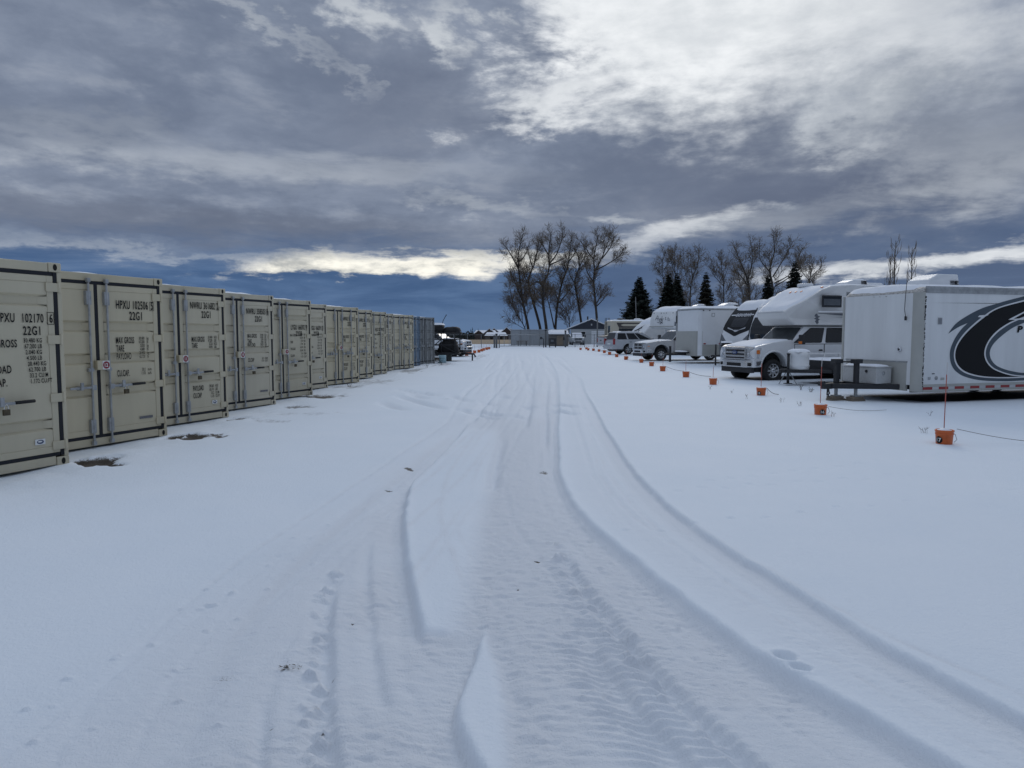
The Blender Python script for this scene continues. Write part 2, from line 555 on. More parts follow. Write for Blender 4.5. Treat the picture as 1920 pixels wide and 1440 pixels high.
def curve(pix, smooth=True):
    P = sorted([(gp(*p).y, gp(*p).x) for p in pix])
    yy = np.array([p[0] for p in P]); xx = np.array([p[1] for p in P])
    t = np.linspace(np.log(yy[0]), np.log(yy[-1]), 160)
    x = np.interp(t, np.log(yy), xx)
    k = np.ones(9) / 9.0
    xp = np.pad(x, 4, mode='reflect', reflect_type='odd')
    return np.exp(t), np.convolve(xp, k, 'valid')

def lateral(pix):
    yy, xx = curve(pix)
    c = np.interp(YS, yy, xx)
    sl = np.gradient(c, YS)
    d = (GX - c[None, :]) / np.sqrt(1 + sl[None, :] ** 2)
    d = d + 0.035 * (fbm(GX * 4.5, GY * 4.5, 91, 3) - 0.5)
    w = (sstep(yy[0] * 0.97, yy[0] * 1.04, YS) if yy[0] > 2.9 else np.ones_like(YS)) * (1 - sstep(yy[-1] * 0.82, yy[-1], YS))
    return d, w[None, :]

TR = {
 'r1': [(1083, 700), (1095, 735), (1130, 800), (1180, 880), (1250, 950), (1330, 1010), (1480, 1100), (1680, 1225), (1920, 1350), (2100, 1440)],
 'r2': [(1019, 662), (1043, 700), (1046, 740), (1042, 800), (1042, 890), (1080, 960), (1150, 1020), (1260, 1110), (1400, 1215), (1600, 1330), (1790, 1440)],
 'l1': [(880, 790), (860, 815), (805, 870), (764, 905), (752, 960), (755, 1040), (768, 1110), (785, 1190)],
 'l2': [(907, 1140), (880, 1235), (848, 1310), (852, 1350), (893, 1440)],
 'l2b': [(905, 1140), (950, 1240), (968, 1320), (975, 1440)],
 'l3': [(640, 1060), (622, 1100), (612, 1200), (612, 1300), (622, 1440)],
 'l4': [(697, 980), (688, 1060), (692, 1150), (705, 1250), (722, 1320)],
 'l5': [(520, 1240), (495, 1300), (486, 1440)],
 'r3': [(1045, 1010), (1090, 1085), (1150, 1160), (1230, 1250), (1320, 1340), (1430, 1440)],
 'r4': [(1075, 1150), (1120, 1215), (1180, 1300), (1240, 1370), (1310, 1440)],
 'm1': [(945, 810), (932, 850), (925, 880), (921, 915)],
 'm2': [(1000, 700), (993, 760), (985, 800)],
 'm3': [(975, 670), (945, 720), (905, 760), (885, 790)],
 'm4': [(1025, 700), (1022, 760), (1020, 830)],
 'm5': [(955, 672), (905, 712), (870, 740)],
 'lb': [(905, 740), (850, 790), (740, 875), (600, 960), (420, 1070), (190, 1215), (40, 1310), (-160, 1440)],
 'lc': [(880, 790), (800, 850), (690, 940), (560, 1050), (470, 1150), (400, 1250), (330, 1440)],
 'rf': [(940, 900), (930, 960), (920, 1060), (905, 1150)],
}
# broad travelled lane, packed down, with the untouched islands left standing
dl, wl_ = lateral(TR['lb']); dr, wr_ = lateral(TR['r2'])
yy, _ = curve(TR['r2'])
lane = sstep(-0.6, 0.95, dl + 0.5 * (fbm(GX * 2.2, GY * 0.9, 15) - 0.5)) * sstep(0.0, 0.05, -dr) * (1 - sstep(60, 85, GY))
d1, _ = lateral(TR['l1']); df, _ = lateral(TR['rf'])
isA = sstep(0.0, 0.05, d1) * sstep(0.0, 0.30, -df) * sstep(3.95, 4.10, GY) * (1 - sstep(11.5, 13.5, GY))
d2, _ = lateral(TR['l2']); d2b, _ = lateral(TR['l2b'])
isB = sstep(0.0, 0.035, d2) * sstep(0.0, 0.10, -d2b) * (1 - sstep(4.15, 4.35, GY))
lane = lane * (1 - np.maximum(isA, isB))
# second lane between r2 and r1, only lightly run over
dr1, w1 = lateral(TR['r1'])
lane2 = sstep(0.0, 0.4, dr) * sstep(0.0, 0.06, -dr1) * (1 - sstep(30, 50, GY))
H -= lane * (0.017 * (1 - sstep(8, 30, GY)) + 0.008) + lane2 * 0.006
# rolled tyre texture in the lane
tread = fbm(GX * 12, GY * 46, 21, 3) - 0.5 + 0.3 * (fbm(GX * 5, GY * 20, 22, 2) - 0.5)
lump = fbm(GX * 22, GY * 26, 31, 3) - 0.5
fade = 1 - sstep(7, 16, GY)
rough_p = sstep(0.38, 0.62, fbm(GX * 1.1 + 4, GY * 0.45, 17))
H += lane * fade * (0.015 * tread * (0.25 + rough_p) + 0.016 * lump * (0.25 + rough_p))
H += lane2 * fade * (0.006 * tread + 0.008 * lump * sstep(0.55, 0.7, fbm(GX * 1.3, GY * 0.8, 41)))
H += lane * near * 0.010 * (fbm(GX * 2.2, GY * 0.5, 51) - 0.5)
compact = np.maximum(compact, lane * (0.75 + 0.25 * rough_p)); compact = np.maximum(compact, lane2 * 0.35)

def rut(key, depth, wl, wr, soft=0.05, amt=1.0):
    """a wheel rut whose right bank (wr) is steep and whose left side (wl) fades out"""
    global H, compact
    d, w = lateral(TR[key])
    s = np.where(d < 0, 1 - sstep(0, wl, -d), 1 - sstep(0, wr, d)) * w * near
    lip = np.exp(-((d - wr * 1.3) / (wr * 0.8)) ** 2) * w * near
    H += -depth * s + 0.22 * depth * lip
    compact = np.maximum(compact, np.clip(s, 0, 1) * 0.8 * amt)
    return d, w
rut('r2', 0.046, 0.45, 0.055); rut('r1', 0.044, 0.42, 0.05)
rut('l1', 0.042, 0.36, 0.05); rut('l2', 0.040, 0.30, 0.045); rut('m1', 0.045, 0.10, 0.14)
rut('l2b', 0.012, 0.10, 0.10)
d3, w3 = rut('l3', 0.045, 0.16, 0.05)
rut('l4', 0.022, 0.10, 0.05); rut('l5', 0.022, 0.06, 0.04)
d5, w5 = rut('r3', 0.040, 0.10, 0.06); d6, w6 = rut('r4', 0.036, 0.18, 0.06)
for k in ('m2', 'm3', 'm4', 'm5'):
    rut(k, 0.045, 0.20, 0.10)
rut('lc', 0.014, 0.25, 0.12); rut('lb', 0.003, 0.2, 0.15, amt=0.1)
# tread bars along the sharper ruts
for d, w, f in ((d6, w6, 34), (d5, w5, 30)):
    s = (1 - sstep(0.0, 0.22, np.abs(d + 0.09))) * w * fade
    H += 0.012 * s * np.sin(GY * 2 * PI * f / 2.2 + d * 9 + 3 * vnoise(GX * 3, GY * 3, 5)) * (0.4 + 0.8 * vnoise(GX * 6, GY * 6, 6))
# thin crisp tyre lines fanning along the lane
rl = random.Random(21)
dlb, _ = lateral(TR['lb']); dlc, _ = lateral(TR['lc']); dr2, _ = lateral(TR['r2']); drr1, _ = lateral(TR['r1'])
far_fade = 1 - sstep(45, 70, GY)
for base_d, offs in ((dr2, (-0.16, -0.30, -0.62, -0.95, -1.22, -1.36, -1.75, 0.55, 0.9)), (dlb, (0.22, 0.5, 0.62, 0.95, 1.3, 1.42)), (dlc, (-0.45, -0.2, 0.3, 0.42)), (drr1, (-0.18, -0.34, -0.52))):
    for o_ in offs:
        wdt = 0.018 + 0.0022 * GY
        msk = sstep(0.30, 0.55, fbm(GX * 0.15 + o_ * 7, GY * (0.16 + 0.05 * rl.random()), 100 + int(o_ * 40) % 50, 2))
        ln = np.exp(-((base_d - o_ - 0.05 * np.sin(GY * 0.35 + o_ * 5)) / wdt) ** 2) * msk * far_fade * (0.4 + 0.6 * vnoise(GX * 4, GY * 9, 7))
        H -= ln * rl.uniform(0.007, 0.013) * (1 + 0.04 * GY) * (1 - np.maximum(isA, isB))
        compact = np.maximum(compact, ln * 0.7)
# broken crumbs of snow thrown along two ruts
rng = random.Random(5)
def crumbs(key, n, side, spread, lo, hi):
    global H
    yy, xx = curve(TR[key])
    for _ in range(n):
        y = math.exp(rng.uniform(math.log(yy[0] + 0.05), math.log(yy[-1])))
        x = float(np.interp(y, yy, xx)) + side + rng.uniform(-spread, spread)
        r = rng.uniform(lo, hi) * (0.8 + 0.06 * y)
        i0, i1 = np.searchsorted(XS, [x - 2 * r, x + 2 * r]); j0, j1 = np.searchsorted(YS, [y - 2 * r, y + 2 * r])
        if i1 - i0 < 2 or j1 - j0 < 2: continue
        a = rng.uniform(0, PI); ex = rng.uniform(0.9, 2.0)
        px, py = GX[i0:i1, j0:j1] - x, GY[i0:i1, j0:j1] - y
        u = (px * math.cos(a) + py * math.sin(a)) / ex; v = -px * math.sin(a) + py * math.cos(a)
        q = np.maximum(np.abs(u), np.abs(v)) / r
        q = 0.6 * q + 0.4 * np.sqrt(u * u + v * v) / r
        H[i0:i1, j0:j1] += (1 - sstep(0.65, 1.05, q)) * r * rng.uniform(0.35, 0.8)
crumbs('l3', 80, -0.05, 0.05, 0.010, 0.034); crumbs('r3', 70, -0.03, 0.06, 0.009, 0.036)
crumbs('r2', 70, -0.10, 0.12, 0.005, 0.017); crumbs('r1', 40, -0.08, 0.10, 0.005, 0.014); crumbs('l1', 30, -0.06, 0.07, 0.005, 0.014); crumbs('l2', 22, -0.05, 0.07, 0.004, 0.012); crumbs('r4', 30, -0.05, 0.12, 0.006, 0.015)
crumbs('lb', 60, 0.3, 0.25, 0.006, 0.02); crumbs('lc', 60, 0.0, 0.3, 0.006, 0.016)
# slewed turning marks in front of the boxes half way up
for x0, y0, x1, y1, dpt in ((745, 742, 830, 765, 6), (770, 738, 800, 748, 5), (790, 736, 820, 740, 5), (880, 772, 935, 783, 6), (895, 768, 950, 778, 6),
                            (905, 752, 925, 757, 4), (940, 742, 960, 745, 5), (1040, 757, 1085, 762, 6), (1040, 768, 1075, 775, 6), (985, 760, 1005, 762, 5),
                            (960, 775, 985, 782, 4), (715, 755, 760, 768, 5), (745, 730, 820, 742, 4), (845, 742, 880, 752, 4), (860, 766, 900, 772, 5)):
    A, B = gp(x0, y0), gp(x1, y1)
    ab = Vector((B.x - A.x, B.y - A.y)); L2 = ab.length_squared
    i0, i1 = np.searchsorted(XS, [min(A.x, B.x) - 0.6, max(A.x, B.x) + 0.6]); j0, j1 = np.searchsorted(YS, [min(A.y, B.y) - 0.8, max(A.y, B.y) + 0.8])
    gx, gy = GX[i0:i1, j0:j1], GY[i0:i1, j0:j1]
    t = np.clip(((gx - A.x) * ab.x + (gy - A.y) * ab.y) / L2, 0, 1)
    dd = np.hypot(gx - A.x - t * ab.x, gy - A.y - t * ab.y + 0.10 * np.sin(t * 3))
    s = (1 - sstep(0.05, 0.22, dd)) * (0.3 + 0.7 * np.sin(np.clip(t, 0.02, 0.98) * PI))
    H[i0:i1, j0:j1] -= s * dpt * 0.017
    compact[i0:i1, j0:j1] = np.maximum(compact[i0:i1, j0:j1], s * 0.9)
# boot and animal prints
def dent(px, py, r, dep, ex=1.0):
    c = gp(px, py)
    i0, i1 = np.searchsorted(XS, [c.x - 4 * r, c.x + 4 * r]); j0, j1 = np.searchsorted(YS, [c.y - 4 * r, c.y + 4 * r])
    q = np.hypot((GX[i0:i1, j0:j1] - c.x) / ex, GY[i0:i1, j0:j1] - c.y) / r
    H[i0:i1, j0:j1] += -dep * (1 - sstep(0.55, 1.15, q)) + 0.15 * dep * np.exp(-((q - 1.5) / 0.4) ** 2)
dent(1472, 1228, 0.055, 0.055, 1.0); dent(1502, 1250, 0.038, 0.045, 1.3)
for k in range(14):
    dent(1040 + 66 * k, 1012 - 7 * k - (k % 3) * 3, 0.03, 0.012, 1.6)
    dent(1140 + 44 * k, 925 - 3 * k + (k % 2) * 4, 0.035, 0.012, 2.0)
    dent(1330 + 40 * k, 900 - 4.5 * k, 0.04, 0.012, 2.0)
# drift against the boxes, bare gravel where the wind scoured
cx = -5.72 + 0.033 * (GY - 9)
drift = np.exp(-((GX - cx - 0.15) / 0.55) ** 2) * sstep(5, 8, GY) * (1 - sstep(40, 46, GY))
H += drift * 0.13 * np.maximum(fbm(GX * 1.5, GY * 1.1, 61) - 0.30, -0.02)
gn = fbm(GX * 5, GY * 5, 71); gf = fbm(GX * 17, GY * 17, 73)
def bare(px, py, rx, ry, k=1.0):
    global dirt
    c = gp(px, py)
    q = np.hypot((GX - c.x) / rx, (GY - c.y) / ry)
    dirt = np.maximum(dirt, k * (1 - sstep(0.35, 1.1, q + (gn - 0.5) * 1.6 + (gf - 0.5) * 0.9)))
bare(176, 869, 0.36, 0.32, 1.15); bare(200, 873, 0.24, 0.16, 1.0); bare(362, 820, 0.44, 0.40, 1.25); bare(455, 787, 0.36, 0.42); bare(610, 742, 0.6, 0.9, .75)
bare(560, 762, 0.5, 0.5, .6); bare(660, 725, 0.6, 1.2, .5); bare(560, 775, 1.0, .5, .35); bare(700, 716, 1.0, 2.0, .42); bare(505, 790, 0.5, 0.3, .4)
bare(770, 695, 0.8, 3, .5); bare(830, 682, 1.0, 4, .45); bare(900, 668, 0.8, 8, .4)
bare(840, 748, 0.35, 0.2, .45); bare(915, 757, 0.3, 0.15, .4); bare(728, 912, 0.10, 0.07, .8); bare(765, 873, 0.10, 0.10, .7); bare(1020, 877, 0.06, 0.12, .6)
bare(1008, 1045, 0.035, 0.03, .9); bare(1045, 1010, 0.03, 0.03, .6); bare(430, 1262, 0.10, 0.05, .28)
for k in range(14):
    x, y = rng.uniform(400, 1250), rng.uniform(900, 1420)
    bare(x, y, 0.012, 0.012, .75)
# ground under the parked vehicles never saw the snow
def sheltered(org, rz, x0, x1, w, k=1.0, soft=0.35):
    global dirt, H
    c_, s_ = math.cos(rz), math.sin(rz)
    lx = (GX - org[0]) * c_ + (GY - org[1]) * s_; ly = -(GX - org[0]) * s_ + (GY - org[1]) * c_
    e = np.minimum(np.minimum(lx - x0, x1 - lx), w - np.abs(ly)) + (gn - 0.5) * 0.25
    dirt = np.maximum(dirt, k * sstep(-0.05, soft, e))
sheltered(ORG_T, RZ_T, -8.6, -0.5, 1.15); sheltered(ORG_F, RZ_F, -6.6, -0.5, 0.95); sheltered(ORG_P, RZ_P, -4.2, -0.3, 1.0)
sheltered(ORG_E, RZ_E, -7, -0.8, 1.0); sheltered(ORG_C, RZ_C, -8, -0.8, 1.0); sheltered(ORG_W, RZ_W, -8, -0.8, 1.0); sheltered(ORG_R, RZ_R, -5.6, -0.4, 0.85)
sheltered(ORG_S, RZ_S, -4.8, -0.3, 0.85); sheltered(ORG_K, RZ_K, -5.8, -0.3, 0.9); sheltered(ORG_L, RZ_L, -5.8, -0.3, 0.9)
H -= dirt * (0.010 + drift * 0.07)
# open strip of dry grass field past the fence, land falling away behind it
dist_dip = sstep(185, 330, GY)
H -= dist_dip * 1.9
edge = 8 * (fbm(GX * 0.05, GY * 0.02, 81) - 0.5)
field = sstep(112, 118, GY + edge) * (1 - sstep(300, 420, GY)) * (0.7 + 0.5 * sstep(0.3, 0.6, fbm(GX * 0.2, GY * 0.05, 83)))
field = np.clip(field, 0, 1)

def HT(x, y):
    i = int(np.clip(np.searchsorted(XS, x), 1, len(XS) - 1)); j = int(np.clip(np.searchsorted(YS, y), 1, len(YS) - 1))
    return float(H[i, j])

nx_, ny_ = H.shape
me = bpy.data.meshes.new("snow_ground")
co = np.stack([GX, GY, H], axis=-1).reshape(-1, 3).astype(np.float32)
idx = np.arange(nx_ * ny_).reshape(nx_, ny_)
q = np.stack([idx[:-1, :-1], idx[1:, :-1], idx[1:, 1:], idx[:-1, 1:]], axis=-1).reshape(-1, 4)
me.vertices.add(len(co)); me.vertices.foreach_set("co", co.ravel())
me.loops.add(q.size); me.loops.foreach_set("vertex_index", q.ravel().astype(np.int32))
me.polygons.add(len(q)); me.polygons.foreach_set("loop_start", np.arange(0, q.size, 4, dtype=np.int32))
me.polygons.foreach_set("use_smooth", np.ones(len(q), dtype=bool))
me.update(calc_edges=True)
compact = 0.72 * compact * (1 - 0.75 * sstep(9, 34, GY))
at = me.attributes.new("surface_mask", 'FLOAT_COLOR', 'POINT')
cc = np.stack([compact, dirt, field, np.ones_like(H)], axis=-1).reshape(-1, 4).astype(np.float32)
at.data.foreach_set("color", cc.ravel())
ground = bpy.data.objects.new("snow_ground", me); COL.objects.link(ground)
ground["kind"] = "structure"; ground["label"] = "snow covered yard with wheel ruts and bare gravel patches"
gm = bpy.data.materials.new("yard_snow"); gm.use_nodes = True
gt = gm.node_tree; G = NX(gt); gb = gt.nodes["Principled BSDF"]
ga = gt.nodes.new("ShaderNodeAttribute"); ga.attribute_name = "surface_mask"
gs = gt.nodes.new("ShaderNodeSeparateColor"); gt.links.new(ga.outputs["Color"], gs.inputs[0])
geo = gt.nodes.new("ShaderNodeNewGeometry"); pos = geo.outputs["Position"]
n1 = G.noise(pos, 0.8, 5); n2 = G.noise(pos, 60, 3, 0.7); n3 = G.noise(pos, 14, 4, 0.6)
fresh = G.mix(n1, (0.775, 0.835, 0.895), (0.84, 0.88, 0.925))
packed = G.mix(n3, (0.74, 0.755, 0.79), (0.80, 0.815, 0.845))
c = G.mix(gs.outputs[0], fresh, packed)
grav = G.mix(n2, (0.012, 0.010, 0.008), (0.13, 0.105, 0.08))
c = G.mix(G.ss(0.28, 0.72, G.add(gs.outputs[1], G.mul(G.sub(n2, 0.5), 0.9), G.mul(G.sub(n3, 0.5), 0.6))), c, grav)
straw = G.mix(G.noise(pos, 0.35, 5, 0.7), (0.17, 0.125, 0.075), (0.34, 0.25, 0.15))
c = G.mix(G.ss(0.35, 0.65, gs.outputs[2]), c, straw)
gt.links.new(c, gb.inputs["Base Color"])
gb.inputs["Roughness"].default_value = 0.75
gb.inputs["Specular IOR Level"].default_value = 0.3
bp = gt.nodes.new("ShaderNodeBump"); bp.inputs["Strength"].default_value = 0.8; bp.inputs["Distance"].default_value = 0.012
hgt = G.add(G.mul(G.noise(pos, 38, 5, 0.68), 0.6), G.mul(n3, 0.4), G.mul(gs.outputs[0], G.noise(pos, 90, 3, 0.7)))
gt.links.new(hgt, bp.inputs["Height"]); gt.links.new(bp.outputs[0], gb.inputs["Normal"])
me.materials.append(gm)
# ------------------------------------------------------------------ shipping containers
BEIGE = mat("beige_container_paint", (0.565, 0.502, 0.362), 0.5, var=0.09, scale=1.3, streak=True, bump=0.05, bscale=14)
BEIGE2 = mat("beige_door_paint", (0.58, 0.517, 0.374), 0.48, var=0.10, scale=1.0, streak=True, bump=0.05, bscale=9)
BEIGE_V = [(BEIGE, BEIGE2)] + [(mat("beige_container_paint_%s" % n_, tuple(c * k_ for c, k_ in zip((0.565, 0.502, 0.362), q_)), 0.5, var=v_, scale=1.3, streak=True, bump=0.05, bscale=14),
            mat("beige_door_paint_%s" % n_, tuple(c * k_ for c, k_ in zip((0.58, 0.517, 0.374), q_)), 0.48, var=v_ + .02, scale=1.0, streak=True, bump=0.05, bscale=9))
            for n_, q_, v_ in (("faded", (0.97, 0.98, 1.02), .12), ("warm", (1.01, 0.995, 0.96), .10), ("dull", (0.94, 0.945, 0.955), .13))]
CBLUE = mat("blue_container_paint", (0.15, 0.21, 0.28), 0.6, var=0.2, scale=2.0, streak=True)
CGREY = mat("grey_container_paint", (0.20, 0.205, 0.20), 0.65, var=0.22, scale=2.0, streak=True)
GASKET = mat("door_gasket", (0.010, 0.011, 0.016), 0.7, var=0.2)
SHADOW = mat("casting_hole_shade", (0.015, 0.014, 0.012), 0.9, var=0.2)  # flat dark discs paint the shade inside the casting holes
BRASS = mat("padlock_brass", (0.09, 0.07, 0.04), 0.5, 0.3, var=0.3, scale=20)
BLUEM = mat("blue_seal_print", (0.03, 0.05, 0.12), 0.5, var=0.2)
CW, CHT, CL = 2.438, 2.591, 6.058

def door_panel(b, y0, y1, z0, z1, paint, ribs, xf=-0.035):
    """pressed steel door leaf whose ribs are pressed back in wide shallow troughs"""
    b.b2((xf - 0.075, y0, z0), (xf - 0.050, y1, z1), paint)
    fr = 0.085
    # outer rolled frame of the leaf
    for lo, hi in (((y0, z0), (y0 + fr, z1)), ((y1 - fr, z0), (y1, z1)), ((y0 + fr, z0), (y1 - fr, z0 + fr)), ((y0 + fr, z1 - fr), (y1 - fr, z1))):
        b.b2((xf - 0.049, lo[0], lo[1]), (xf, hi[0], hi[1]), paint)
    # proud fields between the troughs
    za = z0 + fr
    edges = sorted(ribs) + [(z1 - fr, z1 - fr)]
    for r0, r1 in edges:
        ch = 0.028
        a, c = za, r0
        x0, x1 = xf - 0.0495, xf - 0.004
        ya, yb = y0 + fr + 0.001, y1 - fr - 0.001
        if c - a > 0.05:
            b.add([(x0, ya, a), (x0, yb, a), (x0, yb, c), (x0, ya, c),
                   (x1, ya, a + ch if a > z0 + fr + 0.01 else a), (x1, yb, a + ch if a > z0 + fr + 0.01 else a), (x1, yb, c - ch if c < z1 - fr - 0.01 else c), (x1, ya, c - ch if c < z1 - fr - 0.01 else c)],
                  [(4, 5, 6, 7), (0, 1, 5, 4), (1, 2, 6, 5), (2, 3, 7, 6), (3, 0, 4, 7)], paint)
        za = r1
    for r0, r1 in ribs:   # short end ramps of each trough
        for y, sgn in ((y0 + fr, 1), (y1 - fr, -1)):
            b.add([(xf - 0.0492, y + sgn * 0.10, r0), (xf - 0.0492, y + sgn * 0.10, r1), (xf - 0.0045, y + 0.002 * sgn, r1), (xf - 0.0045, y + 0.002 * sgn, r0)],
                  [(0, 1, 2, 3) if sgn < 0 else (3, 2, 1, 0)], paint)

def locking_bar(parent, y, handle_dir, zh, black_grip, lock, zt=2.50, zb=0.05):
    b = MB()
    b.tube([(0.035, y, zb), (0.035, y, zt)], 0.0175, GALV, 8)
    for z in (zb + 0.02, zt - 0.02):           # cam ends
        b.box((0.035, y, z), (0.05, 0.055, 0.06), GALV)
        b.box((0.02, y + 0.03, z), (0.05, 0.02, 0.045), GALV)
    for z in (0.32, 1.16, 2.22):               # guide brackets
        b.box((0.008, y, z), (0.07, 0.085, 0.05 if z == 1.16 else 0.20), GALV)
    o = b.build("locking_bar", parent, 0.004, 1)
    h = MB()
    d = handle_dir
    h.box((0.062, y, zh), (0.05, 0.075, 0.075), GALV)
    h.box((0.072, y + d * 0.20, zh + 0.004), (0.014, 0.36, 0.034), GALV)
    if black_grip:
        h.tube([(0.072, y + d * 0.36, zh + 0.008), (0.072, y + d * 0.60, zh + 0.012)], 0.022, BLACK, 8)
    h.box((0.040, y + d * 0.20, zh), (0.075, 0.055, 0.06), GALV)
    h.box((0.086, y + d * 0.20, zh + 0.03), (0.02, 0.05, 0.11), GALV)
    h.build("handle", parent, 0.004, 1)
    if lock:
        k = MB()
        k.box((0.088, y + d * 0.24, zh - 0.095), (0.032, 0.075, 0.07), BRASS)
        k.tube([(0.088, y + d * 0.24 - 0.022, zh - 0.06), (0.088, y + d * 0.24 - 0.022, zh - 0.02), (0.088, y + d * 0.24, zh + 0.0), (0.088, y + d * 0.24 + 0.022, zh - 0.02), (0.088, y + d * 0.24 + 0.022, zh - 0.06)], 0.006, CHROME, 6)
        k.build("padlock", parent, 0.006, 2)

UX, UZ = (0, 1, 0), (0, 0, 1)
def lines(b, rows, x=-0.0385 + 0.0365, m=None):
    for body, y, z, h, xs, anc in rows:
        put_text(b, body, (x, y, z), UX, UZ, h, m or LETTER, xs=xs, anchor=anc, bold=0.017)

def spec_col(rows, y, z, texts, dz=0.062, h=0.046, unit_y=None, xs=0.52):
    for k, (val, unit) in enumerate(texts):
        rows.append((val, y, z - k * dz, h, xs, 'r'))
        rows.append((unit, y + 0.045, z - k * dz, h, xs, 'l'))

